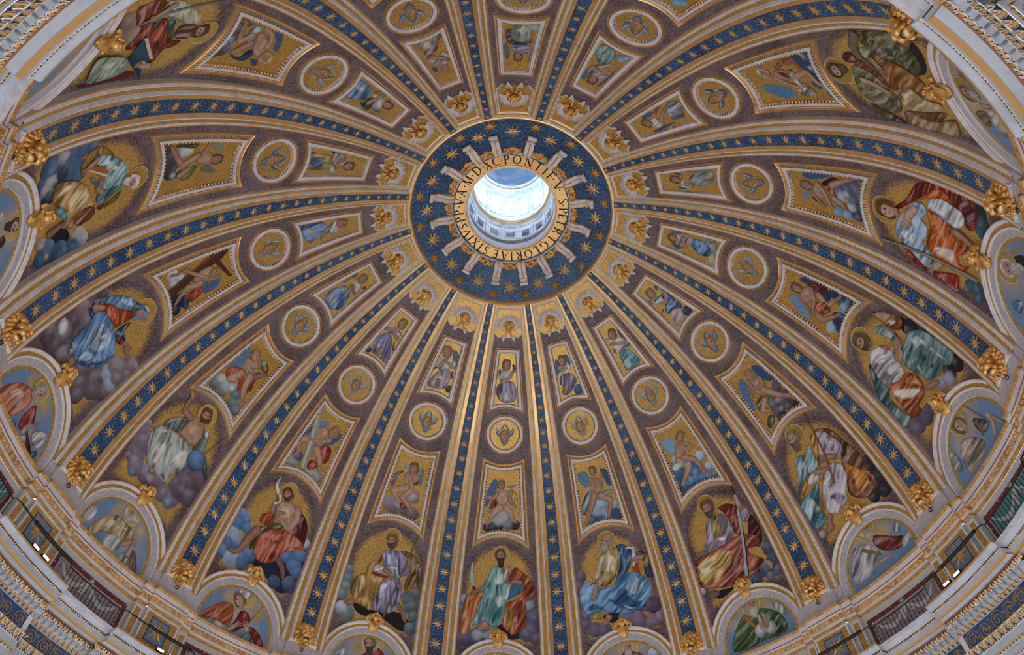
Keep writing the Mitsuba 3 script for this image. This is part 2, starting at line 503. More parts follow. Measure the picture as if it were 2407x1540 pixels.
def ring_loop(R0, R1, lam, tc, n=64):
    R = R0 + (R1 - R0) * lam
    a = np.linspace(0, 2 * PI, n + 1)
    return np.stack([R * np.sin(a), tc + R * np.cos(a)], 1)


def band(kc, loops, hs, vs=None, pitch=None):
    """strip between consecutive loops with heights hs"""
    P = np.stack([S(kc, L[:, 0], L[:, 1], h) for L, h in zip(loops, hs)])
    v, f = grid_mesh(P, False)
    n, m = P.shape[:2]
    L = loops[0]
    d = np.concatenate([[0], np.cumsum(np.linalg.norm(np.diff(L, axis=0), axis=1))])
    cnt = d / pitch if pitch else d
    if pitch:
        cnt = d * round(d[-1] / pitch) / d[-1]
    vv = np.linspace(0, 1, n) if vs is None else np.asarray(vs)
    uv = np.stack([np.broadcast_to(cnt, (n, m)), np.repeat(vv[:, None], m, 1)], -1).reshape(-1, 2)
    return v, f, uv


def along(loop, pitch):
    """evenly spaced points of a loop with their directions"""
    d = np.concatenate([[0], np.cumsum(np.linalg.norm(np.diff(loop, axis=0), axis=1))])
    n = max(4, round(d[-1] / pitch))
    q = (np.arange(n) + 0.5) / n * d[-1]
    x, y = np.interp(q, d, loop[:, 0]), np.interp(q, d, loop[:, 1])
    x2, y2 = np.interp(np.minimum(q + .03, d[-1]), d, loop[:, 0]), np.interp(np.minimum(q + .03, d[-1]), d, loop[:, 1])
    x1, y1 = np.interp(np.maximum(q - .03, 0), d, loop[:, 0]), np.interp(np.maximum(q - .03, 0), d, loop[:, 1])
    return np.stack([x, y], 1), np.arctan2(y2 - y1, x2 - x1)


def studs(kc, loop, pitch, h, size):
    """eggs or beads along a loop, joined"""
    pts, ang = along(loop, pitch)
    v0, f0 = _ICO[1]
    out = []
    for (u, t), a in zip(pts, ang):
        c, s = math.cos(a), math.sin(a)
        q = v0 * np.array(size)
        out.append((S(kc, u + q[:, 0] * c - q[:, 1] * s, t + q[:, 0] * s + q[:, 1] * c, h + q[:, 2]), f0))
    return join(out)


def loop_frame(key, kc, L, lam, hscale, leaf_pitch, egg_pitch, egg_size):
    """L(lam) gives loops; lam: breaks gold / leaf / white / eggs"""
    g0, l0, w0, w1, e1 = lam
    v, f, uv = band(kc, [L(0), L(g0 * .12), L(g0 * .4), L(g0 * .75), L(g0)], [-.02, .085, .13, .10, .02])
    put(key, 'gold_edge', mikit.ply((v, f), 'm_gold', smooth=40))
    v, f, uv = band(kc, [L(g0), L(g0 + .02), L(l0)], [.02, .03, .035])
    put(key, 'white_line', mikit.ply((v, f), 'm_white', smooth=False))
    v, f, uv = band(kc, [L(l0), L(l0 + (w0 - l0) * .5), L(w0)], [.035, .09 * hscale, .16 * hscale], pitch=leaf_pitch)
    put(key, 'leaf_moulding', mikit.ply((v, f), 'm_leaf', smooth=True, uv=uv), 'gilded leaf moulding')
    v, f, uv = band(kc, [L(w0), L(w0 + .02), L(w1 - .02), L(w1)], [.16 * hscale, .18 * hscale, .18 * hscale, .15 * hscale])
    put(key, 'marble_band', mikit.ply((v, f), 'm_white', smooth=30))
    v, f, uv = band(kc, [L(w1), L((w1 + e1) / 2), L(e1)], [.15 * hscale, .07, .01], pitch=egg_pitch)
    put(key, 'egg_bed', mikit.ply((v, f), 'm_eggbed', smooth=True, uv=uv))
    put(key, 'gilded_eggs', mikit.ply(studs(kc, L((w1 + e1) / 2), egg_pitch, .085 * hscale, egg_size), 'm_goldrelief', smooth=True), 'row of gilded eggs', kind='stuff')


ANG_O, ANG_I = (2.19, 9.17, 10.08, 1.66, 16.07, 15.62), (1.49, 10.34, 10.69, 1.17, 15.15, 15.04)
UPP_O, UPP_I = (1.53, 19.35, 19.84, .985, 24.60, 24.64), (.93, 20.12, 20.29, .60, 24.17, 24.22)
TC = 17.84


def fill_loop(kc, loop, h, rows=14):
    """a patch inside a loop made by quad_loop (n=14 bottom, 20 sides)"""
    n, m = 14, 20
    right, left = loop[n:n + m], loop[2 * n + m:][::-1]
    bot, top = loop[:n], loop[n + m:2 * n + m][::-1]
    q = np.linspace(0, 1, m)[:, None, None]
    s = np.linspace(0, 1, n)[None, :, None]
    P = bot[None] * (1 - q) + top[None] * q + left[:, None] * (1 - s) + right[:, None] * s - ((1 - q) * (1 - s) * bot[0] + (1 - q) * s * bot[-1] + q * (1 - s) * top[0] + q * s * top[-1])
    v, f = grid_mesh(S(kc, P[..., 0], P[..., 1], h))
    return v, f, P.reshape(-1, 2)


FRAMES = {}
for k in [0, 1, 2, 3, 4, 5, 6, 7, 9, 10, 11, 12, 13, 14, 15]:
    key = thing('angel_panel', short('framed mosaic of a seated winged youth ' + above(k)), 'mosaic panel')
    FRAMES['A', k] = key
    loop_frame(key, k, lambda lam: quad_loop(ANG_O, ANG_I, lam), (.20, .25, .55, .82, 1.0), 1.0, .17, .22, (.072, .105, .06))
    v, f, uv = fill_loop(k, quad_loop(ANG_O, ANG_I, 1.0), .008)
    put(key, 'gold_ground', mikit.ply((v, f), 'm_goldmos', smooth=True, uv=uv + 7 * k), 'gold mosaic ground')
for k in range(16):
    key = thing('praying_angel_panel', short('small framed mosaic of a standing robed angel ' + above(k)), 'mosaic panel')
    FRAMES['U', k] = key
    loop_frame(key, k, lambda lam: quad_loop(UPP_O, UPP_I, lam), (.15, .20, .38, .80, 1.0), .8, .13, .13, (.04, .05, .035))
    v, f, uv = fill_loop(k, quad_loop(UPP_O, UPP_I, 1.0), .008)
    put(key, 'gold_ground', mikit.ply((v, f), 'm_goldmos', smooth=True, uv=uv + 5 * k), 'gold mosaic ground')
for k in range(16):
    key = thing('roundel', short('round framed mosaic of a winged child head ' + above(k)), 'roundel')
    FRAMES['R', k] = key
    loop_frame(key, k, lambda lam: ring_loop(1.57, 1.10, lam, TC), (.06, .09, .30, .74, 1.0), .7, .17, .17, (.05, .06, .04))
    a = np.linspace(0, 2 * PI, 49)
    rr = np.array([0.02, .3, .6, .9, 1.11])
    U, Tt = rr[:, None] * np.sin(a), TC + rr[:, None] * np.cos(a)
    v, f = grid_mesh(S(k, U, Tt, .008))
    put(key, 'gold_ground', mikit.ply((v, f), 'm_goldmos', smooth=True, uv=np.stack([U + 9 * k, Tt], -1).reshape(-1, 2)), 'gold mosaic ground')

# top panel of every segment: gold field, marble and gold border that joins the ribs round its upper end
for k in range(16):
    key = thing('gold_top_panel', short('gold mosaic panel behind the gilded cherub head ' + above(k)), 'mosaic panel')
    ts = np.linspace(25.45, 27.70, 12)
    half = lambda t: (prof(t)[0] * SEG / 2 - wid('b5', t)) * 1.0
    U = np.linspace(-1, 1, 9)[None] * half(ts)[:, None]
    U[0] *= 0.72
    v, f = grid_mesh(S(k, U, ts[:, None], .02))
    put(key, 'gold_field', mikit.ply((v, f), 'm_goldmos', smooth=True, uv=np.stack([U + 11 * k, np.repeat(ts[:, None], 9, 1)], -1).reshape(-1, 2)))
    for s in (-1, 1):                                         # stepped white border
        out = []
        w = lambda t: float(half(t)) * s
        pts = [(w(27.66) * .98, 27.66), (w(25.68) * .985, 25.68), (w(25.68) * .8, 25.68), (w(25.68) * .8, 25.45), (w(25.5) * .62, 25.45)]
        for (ua, ta), (ub, tb) in zip(pts[:-1], pts[1:]):
            q = np.linspace(0, 1, 6)
            uu, tq = ua + (ub - ua) * q, ta + (tb - ta) * q
            d = np.array([-(tb - ta), ub - ua]); d /= np.linalg.norm(d)
            out.append(grid_mesh(np.stack([S(k, uu + d[0] * o, tq + d[1] * o, h) for o, h in ((-.035, .0), (-.03, .06), (.03, .06), (.035, .0))])))
        put(key, 'marble_border', mikit.ply(join(out), 'm_white', smooth=False))
    for nm, m_, t0, t1, h0, h1 in (('gold_fillet', 'm_gold', 27.68, 27.73, .06, .09), ('inner_marble_moulding', 'm_white', 27.73, 27.80, .10, .11), ('gold_mosaic_band', 'm_goldmos', 27.80, 27.93, .07, .07), ('marble_moulding', 'm_white', 27.93, 28.04, .15, .19), ('gold_lip', 'm_gold', 28.04, 28.10, .18, .18)):
        nmw = {'gold_fillet': 'b4', 'inner_marble_moulding': 'b3', 'gold_mosaic_band': 'b2', 'marble_moulding': 'b1', 'gold_lip': 'b0'}[nm]
        hw = (prof(27.9)[0] * SEG / 2 - wid(nmw, 27.9))
        uu = np.linspace(-hw, hw, 9)
        P = np.stack([S(k, uu, t0 - .02, -.01), S(k, uu, t0, h0), S(k, uu, t1, h1), S(k, uu, t1 + .03, -.01)])
        v, f = grid_mesh(P)
        put(key, nm, mikit.ply((v, f), m_, smooth=False, uv=np.stack([np.broadcast_to(uu, (4, 9)), np.repeat(np.array([0, 0, .13, .13])[:, None], 9, 1)], -1).reshape(-1, 2)))

# ---------------------------------------------------------------- lunettes
LT = -0.10


def arc_loop(R, n=40, a=1.72, rise=1.0):
    """an arch: from the left foot over the top to the right foot, running down straight below the springing"""
    th = np.linspace(-PI / 2, PI / 2, n)
    L = np.stack([R * np.sin(th), LT + R * rise * np.cos(th)], 1)
    return np.vstack([[[-R, -.9]], L, [[R, -.9]]])


def arch(kc, radii, hs, pitch=None, lo=None):
    P = np.stack([S(kc, L[:, 0], L[:, 1], h) for L, h in ((arc_loop(R), h) for R, h in zip(radii, hs))])
    v, f = grid_mesh(P)
    L = arc_loop(radii[0])
    d = np.concatenate([[0], np.cumsum(np.linalg.norm(np.diff(L, axis=0), axis=1))])
    uv = np.stack([np.broadcast_to(d, P.shape[:2]), np.repeat(np.array(radii)[:, None], P.shape[1], 1)], -1).reshape(-1, 2)
    return v, f, uv


LUN = [0, 1, 2, 3, 4, 5, 6, 10, 11, 12, 13, 14, 15]
BUST = {0: 'a bust under pale drapery', 1: 'a white-haired bust', 2: 'a praying bishop in green', 3: 'a bald bust reading a scroll', 4: 'a praying youth with folded hands', 5: 'a long-bearded old man',
        6: 'a shadowed bearded bust', 10: 'a bust almost hidden by the cornice', 11: 'a dark-bearded bust', 12: 'a bowing bust in orange and red', 13: 'a bearded bust in a beige cape', 14: 'a mitred bishop in orange', 15: 'a bald bearded bust'}
for k in LUN:
    key = thing('lunette', short('arched lunette with ' + BUST[k] + ' below the ' + WHO[k]), 'lunette')
    FRAMES['L', k] = key
    v, f, uv = arch(k, [3.25, 3.22, 3.19], [-.02, .09, .12]); put(key, 'gold_edge', mikit.ply((v, f), 'm_gold', smooth=40))
    v, f, uv = arch(k, [3.19, 3.18, 3.12, 3.10, 3.04, 3.01], [.12, .19, .2, .17, .15, .10]); put(key, 'marble_moulding', mikit.ply((v, f), 'm_white', smooth=35))
    v, f, uv = arch(k, [3.02, 2.83], [.10, .10]); put(key, 'gold_mosaic_band', mikit.ply((v, f), 'm_goldmos', smooth=True, uv=uv))
    v, f, uv = arch(k, [2.84, 2.83, 2.76, 2.74, 2.73], [.10, .15, .15, .12, .10]); put(key, 'marble_lip', mikit.ply((v, f), 'm_white', smooth=35))
    v, f, uv = arch(k, [2.74, 2.46, 2.44], [.11, .10, .06]); put(key, 'stone_arch', mikit.ply((v, f), 'm_stone', smooth=30))
    v, f, uv = arch(k, [2.45, 2.42, 2.38], [.06, .09, .02]); put(key, 'grey_line', mikit.ply((v, f), 'm_palegrey', smooth=40))
    v, f, uv = arch(k, [2.40, 2.20], [.015, .012]); put(key, 'gold_mosaic_edge', mikit.ply((v, f), 'm_goldmos', smooth=True, uv=uv))

# ---------------------------------------------------------------- the ring round the eye: star band, brackets, garlands, inscription
ringt = thing('star_band', 'deep blue ring set with gold stars around the eye of the dome', 'ring')
rr = np.array([7.30, 7.24, 7.17, 7.17]); zz = np.array([13.42, 13.38, 13.42, 13.50])
aa = np.linspace(0, 2 * PI, 161)


def revolve(rs, zs, a=aa):
    rs, zs = np.asarray(rs, float), np.asarray(zs, float)
    P = np.stack([rs[:, None] * np.sin(a), rs[:, None] * np.cos(a), np.repeat(zs[:, None], len(a), 1)], -1)
    v, f = grid_mesh(P)
    return v, f, np.stack([np.broadcast_to(a * rs.mean(), P.shape[:2]), np.repeat(np.concatenate([[0], np.cumsum(np.hypot(np.diff(rs), np.diff(zs)))])[:, None], len(a), 1)], -1).reshape(-1, 2)


v, f, uv = revolve([7.42, 7.36, 7.26, 7.18, 7.16], [13.34, 13.20, 13.20, 13.32, 13.50]); put(ringt, 'gold_fillet', mikit.ply((v, f), 'm_gold', smooth=40))
bz = lambda r: 13.47 + (7.18 - r) * .47 - (7.18 - r) ** 2 * .012
rs = np.linspace(7.18, 4.2, 16); v, f, uv = revolve(rs, bz(rs)); put(ringt, 'blue_field', mikit.ply((v, f), 'm_blue', smooth=True, uv=uv))


def ring_frame(k, r, z, slope):
    """local x = sideways, y = outwards down the band, z = down into the room"""
    th = azimuth(k, 7.4)
    rad = np.array([math.sin(th), math.cos(th), 0.0])
    y = rad * math.cos(slope) + np.array([0, 0, -math.sin(slope)])
    x = np.array([math.cos(th), -math.sin(th), 0.0])
    zz = np.cross(x, y)
    if zz[2] > 0: zz, x = -zz, -x
    m = np.eye(4)
    m[:3, 0], m[:3, 1], m[:3, 2] = x, y, zz
    m[:3, 3] = rad * r + np.array([0, 0, z])
    return m


for i in range(16):
    m = ring_frame(i, 6.13, bz(6.13) - .02, .43); m[:3, :3] *= .60
    m[:3, :3] = m[:3, :3] @ rz(rng.uniform(-.15, .15))
    put(ringt, 'flat_star', STAR_PLY[0], to_world=T(m.tolist()))
    m = ring_frame(i + .5, 6.68, bz(6.68) - .05, .43); m[:3, :3] *= .53
    put(ringt, 'relief_star', STAR_PLY[1], to_world=T(m.tolist()))

# brackets: S-shaped consoles lying on the band, their rolled ends outwards
_s = np.linspace(0, 1, 22)
_cx = -0.05 + 1.72 * _s
_cz = 0.30 + 0.16 * np.sin(_s * PI * 1.9 + .3) * (1 - .2 * _s)


def console(w0, w1, thick, dz=0.0, x0=0.0, x1=1.0):
    q = (_s >= x0) & (_s <= x1)
    x, z = _cx[q], _cz[q] + dz
    w = (w0 + (w1 - w0) * _s[q]) / 2
    rows = [np.stack([sx * w, x, z + dzz], 1) for sx, dzz in ((-1, -thick), (-1, 0), (-.86, .02), (.86, .02), (1, 0), (1, -thick))]
    return grid_mesh(np.stack(rows, 1))


def roll(w, y, z, r):
    a = np.linspace(0, 2 * PI, 17)
    P = np.stack([np.stack([np.full(17, x), y + rr_ * np.cos(a), z + rr_ * np.sin(a)], 1) for x, rr_ in ((-w / 2, 0.001), (-w / 2, r), (w / 2, r), (w / 2, 0.001))])
    return grid_mesh(P)


_body = join([console(.62, .56, .55), roll(.56, 1.66, .32, .14)])
_edges = join([(lambda m: (m[0] + np.array([s * .27, 0, .015]), m[1]))(console(.05, .05, .05, .012)) for s in (-1, 1)] + [(lambda m: (m[0] + np.array([s * .29, 0, 0]), m[1]))(roll(.06, 1.66, .32, .16)) for s in (-1, 1)])
_ridge = join([console(.10, .07, .05, .03, 0, .72), roll(.07, 1.28, .30, .07)] + [ball((0, float(np.interp(q, _s, _cx)), float(np.interp(q, _s, _cz)) + .055), (.045, .05, .03), 1) for q in np.linspace(.04, .68, 14)])
_cross = join([roll(.60, 1.30, .36, .035)])
BR = {'body': mikit.ply(_body, 'm_white', smooth=40), 'gold_edges': mikit.ply(_edges, 'm_goldrelief', smooth=40), 'gold_ridge': mikit.ply(_ridge, 'm_goldrelief', smooth=40), 'cross_band': mikit.ply(_cross, 'm_white', smooth=40)}
_g = np.random.default_rng(3)
_fl = []
for q in range(60):
    a = _g.uniform(-1, 1); b = _g.uniform(0, 1)
    if a * a * 1.0 + b * b > 1.05: continue
    _fl.append(ball((a * .52, b * .42 - .02, _g.uniform(.0, .22) * (1 - .5 * b)), _g.uniform(.065, .105), 1))
GAR = {'flowers': mikit.ply(join(_fl), 'm_goldrelief', smooth=True)}
_lv = [ball((s * .5, .02 + .1 * j, .02), (.13, .07, .04), 1, rz(s * (.4 + .3 * j))) for s in (-1, 1) for j in range(3)]
GAR['leaves'] = mikit.ply(join(_lv), 'm_goldrelief', smooth=True)
ins = thing('inscription_ring', 'flat gold ring with black Roman lettering around the lantern opening', 'inscription')
v, f, uv = revolve([4.28, 3.44], [14.78, 14.86]); put(ins, 'gold_plate', mikit.ply((v, f), 'm_gold', smooth=False))
v, f, uv = revolve([4.40, 4.45, 4.47, 4.42, 4.30, 4.27], [15.3, 14.95, 14.76, 14.66, 14.66, 14.78]); put(ins, 'outer_marble_rim', mikit.ply((v, f), 'm_white', smooth=35))
v, f, uv = revolve([3.45, 3.43, 3.36, 3.34], [14.86, 14.80, 14.80, 14.92]); put(ins, 'inner_gold_line', mikit.ply((v, f), 'm_gold', smooth=35))
v, f, uv = revolve([3.35, 3.33, 3.27, 3.22, 3.20, 3.18, 3.30], [14.92, 14.86, 14.86, 14.95, 15.15, 15.33, 15.40]); put(ins, 'inner_marble_rim', mikit.ply((v, f), 'm_white', smooth=35))
# Roman capitals from thick and thin strokes with serifs, height 1
def _bar(x0, y0, x1, y1, w):
    d = np.array([x1 - x0, y1 - y0], float); n = np.array([-d[1], d[0]]) / np.linalg.norm(d) * w / 2
    a, b = np.array([x0, y0]), np.array([x1, y1])
    v2 = np.array([a - n, a + n, b + n, b - n])
    return v2, np.array([[0, 1, 2], [0, 2, 3]])


def _curve(cx, cy, rx, ry, a0, a1, w=.16, wmin=.06, n=18):
    a = np.radians(np.linspace(a0, a1, n))
    ww = wmin + (w - wmin) * np.abs(np.cos(a)) ** 1.3
    o = np.stack([cx + (rx + ww / 2) * np.cos(a), cy + (ry + ww / 2 * .8) * np.sin(a)], 1)
    i = np.stack([cx + (rx - ww / 2) * np.cos(a), cy + (ry - ww / 2 * .8) * np.sin(a)], 1)
    v2 = np.vstack([o, i])
    return v2, np.array([q for j in range(n - 1) for q in ([j, j + 1, n + j], [j + 1, n + j + 1, n + j])])


K_, H_, Z_ = .155, .072, .05
_sf = lambda x, y, w=.24: _bar(x - w / 2, y, x + w / 2, y, Z_)
GLY = {
    'I': (.24, lambda: [_bar(.12, 0, .12, 1, K_), _sf(.12, .02), _sf(.12, .98)]),
    'L': (.56, lambda: [_bar(.13, 0, .13, 1, K_), _bar(.1, .025, .54, .025, H_), _bar(.53, 0, .56, .2, .04), _sf(.13, .98)]),
    'T': (.66, lambda: [_bar(.33, 0, .33, 1, K_), _bar(.02, .97, .64, .97, H_), _bar(.02, 1, .0, .8, .04), _bar(.64, 1, .66, .8, .04), _sf(.33, .02)]),
    'E': (.56, lambda: [_bar(.13, 0, .13, 1, K_), _bar(.1, .025, .52, .025, H_), _bar(.1, .5, .42, .5, H_), _bar(.1, .975, .48, .975, H_), _bar(.52, 0, .55, .18, .04), _bar(.48, 1, .5, .84, .04)]),
    'F': (.54, lambda: [_bar(.13, 0, .13, 1, K_), _bar(.1, .5, .42, .5, H_), _bar(.1, .975, .5, .975, H_), _bar(.5, 1, .52, .82, .04), _sf(.13, .02)]),
    'N': (.84, lambda: [_bar(.1, 0, .1, 1, H_), _bar(.1, 1, .74, 0, K_), _bar(.74, 0, .74, 1, H_), _sf(.1, .02), _sf(.74, .98), _sf(.07, .98, .16)]),
    'M': (.98, lambda: [_bar(.1, 0, .16, 1, H_), _bar(.18, 1, .48, .02, K_), _bar(.48, .02, .78, 1, H_), _bar(.80, 1, .87, 0, K_), _sf(.1, .02, .2), _sf(.87, .02)]),
    'A': (.80, lambda: [_bar(.06, 0, .38, 1, H_), _bar(.40, 1, .72, 0, K_), _bar(.2, .36, .58, .36, H_), _sf(.07, .02, .2), _sf(.72, .02)]),
    'V': (.78, lambda: [_bar(.06, 1, .38, 0, K_), _bar(.38, 0, .70, 1, H_), _sf(.07, .98), _sf(.7, .98, .2)]),
    'X': (.76, lambda: [_bar(.08, 1, .68, 0, K_), _bar(.08, 0, .66, 1, H_), _sf(.09, .98), _sf(.68, .02), _sf(.08, .02, .18), _sf(.66, .98, .18)]),
    'O': (.94, lambda: [_curve(.47, .5, .40, .475, 0, 360)]),
    'C': (.80, lambda: [_curve(.48, .5, .40, .475, 48, 312), _bar(.75, .84, .75, .98, .04), _bar(.75, .02, .75, .2, .04)]),
    'G': (.86, lambda: [_curve(.48, .5, .40, .475, 48, 318), _bar(.76, .02, .76, .42, K_), _sf(.76, .42), _bar(.74, .84, .74, .98, .04)]),
    'D': (.84, lambda: [_bar(.13, 0, .13, 1, K_), _curve(.30, .5, .46, .475, -90, 90), _bar(.1, .025, .31, .025, .05), _bar(.1, .975, .31, .975, .05)]),
    'P': (.58, lambda: [_bar(.13, 0, .13, 1, K_), _curve(.26, .73, .24, .245, -90, 90), _bar(.1, .975, .27, .975, .05), _bar(.13, .485, .27, .485, .05), _sf(.13, .02)]),
    'R': (.68, lambda: [_bar(.13, 0, .13, 1, K_), _curve(.27, .74, .24, .235, -90, 90), _bar(.1, .975, .28, .975, .05), _bar(.13, .5, .28, .5, .05), _bar(.28, .5, .66, 0, K_), _sf(.13, .02)]),
    'S': (.54, lambda: [_curve(.27, .74, .185, .235, 40, 230, .10, .05), _curve(.27, .26, .20, .235, -140, 80, .12, .06), _bar(.16, .62, .40, .40, .12), _bar(.42, .82, .43, .98, .035), _bar(.08, .02, .08, .2, .035)]),
    '.': (.16, lambda: [(np.array([[.08, .60], [.15, .47], [.08, .38], [.01, .47]]), np.array([[0, 1, 2], [0, 2, 3]]))])}
TEXT = [('P', 185.2), ('O', 174.3), ('N', 161.3), ('T', 150.2), ('I', 141.5), ('F', 133.4), ('.', 128.9), ('V', 118.8), ('.', 114.3), ('S', 100.5), ('.', 95.9), ('P', 89.6), ('E', 82.4), ('T', 74.4), ('R', 64.0), ('I', 52.5),
        ('G', 41.1), ('L', 30.4), ('O', 20.1), ('R', 9.5), ('I', 0.6), ('A', 352.4), ('E', 342.1), ('S', 330.3), ('I', 322.4), ('X', 314.4), ('T', 307.1), ('V', 299.1), ('S', 290.6), ('.', 285.8), ('P', 281.9), ('P', 273.7),
        ('.', 267.0), ('V', 260.8), ('.', 255.7), ('A', 249.8), ('.', 241.6), ('M', 234.3), ('.', 226.4), ('D', 219.3), ('.', 211.0), ('X', 206.0), ('C', 196.7), ('.', 190.7)]
LH, LB = 0.66, 3.53
for ch, deg in TEXT:
    wdt, g = GLY[ch]
    tri = []
    for v2, f2 in g():
        x, y = (v2[:, 0] - wdt / 2) * LH, v2[:, 1] * LH
        th = math.radians(deg) - x / (LB + LH / 2)
        r = LB + y
        zz_ = 14.78 + (4.28 - r) / .84 * .08
        lo = np.stack([r * np.sin(th), r * np.cos(th), zz_ - .012], 1)
        hi = lo + np.array([0, 0, .011])
        n = len(v2)
        side = []
        tri.append((np.vstack([lo, hi]), np.vstack([f2, f2[:, ::-1] + n])))
    put(ins, 'full_stop' if ch == '.' else 'letter', mikit.ply(join(tri), 'm_letter', smooth=False))


def letters_near(k):
    th = math.degrees(float(azimuth(k, 7.4))) % 360
    real = [(ch, d) for ch, d in TEXT if ch != '.']
    q = min(range(len(real)), key=lambda n: abs((real[n][1] - th + 180) % 360 - 180))
    return ''.join(real[(q + o) % len(real)][0] for o in (-2, -1, 0, 1, 2))


for i in range(16):
    key = thing('scroll_bracket', 'marble and gold scroll bracket on the blue ring, nearest the letters ' + letters_near(i + .5), 'bracket', 'scroll brackets around the inscription ring')
    m = ring_frame(i + .5, 4.42, 14.80, .38)
    for nm, s in BR.items():
        put(key, nm, s, to_world=T(m.tolist()))
    key = thing('flower_garland', 'gilded mound of flowers on the inscription ring rim, nearest the letters ' + letters_near(i), 'garland', 'flower garlands around the inscription ring')
    m = ring_frame(i, 4.46, 14.62, .15)
    for nm, s in GAR.items():
        put(key, nm, s, to_world=T(m.tolist()))

# ---------------------------------------------------------------- lantern seen through the eye
LR = 3.32
lant = thing('lantern', 'bright white lantern drum with windows seen through the eye of the dome', 'lantern')
v, f, uv = revolve([3.30, 3.36, LR], [15.33, 15.42, 15.9]); put(lant, 'throat', mikit.ply((v, f), 'm_white', smooth=True))
v, f, uv = revolve([LR, LR], [15.85, 16.35]); put(lant, 'blue_frieze', mikit.ply((v, f), 'm_frieze', smooth=True, uv=uv * .6), 'blue painted band')
v, f, uv = revolve([LR, LR - .06, LR - .06, LR], [16.35, 16.37, 16.45, 16.48]); put(lant, 'lower_moulding', mikit.ply((v, f), 'm_lantern', smooth=False))


def wall_with_holes(r, z0, z1, holes, n=256):
    """a cylinder wall z0..z1 with 16 openings: holes = (half angle in segments, za, zb), and their reveals"""
    hw, za, zb = holes
    parts = []
    for k in range(16):
        ks = [k - .5, k - hw, k + hw, k + .5]
        for a, b, p, q in ((ks[0], ks[1], z0, z1), (ks[2], ks[3], z0, z1), (ks[1], ks[2], z0, za), (ks[1], ks[2], zb, z1)):
            kk = np.linspace(a, b, 5)
            parts.append(grid_mesh(np.stack([cyl(kk, r, p), cyl(kk, r, q)])))
        kk = np.linspace(ks[1], ks[2], 5)
        for zz_ in (za, zb):
            parts.append(grid_mesh(np.stack([cyl(kk, r, zz_), cyl(kk, r + .28, zz_)])))
        for kq in (ks[1], ks[2]):
            parts.append(grid_mesh(np.stack([cyl(np.array([kq, kq]), r, np.array([za, zb])), cyl(np.array([kq, kq]), r + .28, np.array([za, zb]))])))
    return join(parts)


put(lant, 'lower_wall', mikit.ply(wall_with_holes(LR, 16.48, 18.6, (.27, 16.75, 17.85)), 'm_lantern', smooth=False))
for k in range(16):
    fr = []
    for a, b, za, zb in ((-.36, .36, 17.88, 18.06), (-.36, .36, 16.52, 16.7), (-.36, -.27, 16.7, 17.88), (.27, .36, 16.7, 17.88)):
        kk = np.linspace(k + a, k + b, 4)
        fr.append(grid_mesh(np.stack([cyl(kk, LR, za), cyl(kk, LR - .05, za), cyl(kk, LR - .05, zb), cyl(kk, LR, zb)])))
    for a, b in ((-.55, -.45), (.45, .55)):
        kk = np.linspace(k + a + (.05 if a < 0 else -.05) * 0, k + b, 3)
    put(lant, 'panel_frame', mikit.ply(join(fr), 'm_lantern', smooth=False))
    kk = np.linspace(k - .27, k + .27, 4)
    put(lant, 'panel', mikit.ply(grid_mesh(np.stack([cyl(kk, LR + .24, 16.75), cyl(kk, LR + .24, 17.85)])), 'm_panelblue' if k % 3 else 'm_palegrey', smooth=False))
    kk = np.linspace(k + .42, k + .58, 3)
    put(lant, 'pilaster', mikit.ply(grid_mesh(np.stack([cyl(kk, LR, 16.5), cyl(kk, LR - .09, 16.5), cyl(kk, LR - .09, 18.5), cyl(kk, LR, 18.5)])), 'm_lantern', smooth=False))
v, f, uv = revolve([LR, LR - .10, LR - .16, LR - .22, LR - .28, LR - .28, LR], [18.55, 18.6, 18.75, 18.85, 18.95, 19.3, 19.35]); put(lant, 'white_cornice', mikit.ply((v, f), 'm_lantern', smooth=30))
v, f, uv = revolve([LR - .29, LR - .36, LR - .36, LR - .30], [18.96, 19.0, 19.22, 19.28]); put(lant, 'gold_cornice', mikit.ply((v, f), 'm_gold', smooth=False))
_b = []
for a in np.linspace(0, 2 * PI, 141)[:-1]:
    _b.append(ball(((LR - .31) * math.sin(a), (LR - .31) * math.cos(a), 18.88), (.05, .05, .06), 1))
put(lant, 'gold_beads', mikit.ply(join(_b), 'm_goldrelief', smooth=True), 'row of gold beads', kind='stuff')
put(lant, 'window_wall', mikit.ply(wall_with_holes(LR, 19.3, 25.7, (.22, 21.1, 24.1)), 'm_lantern', smooth=False))
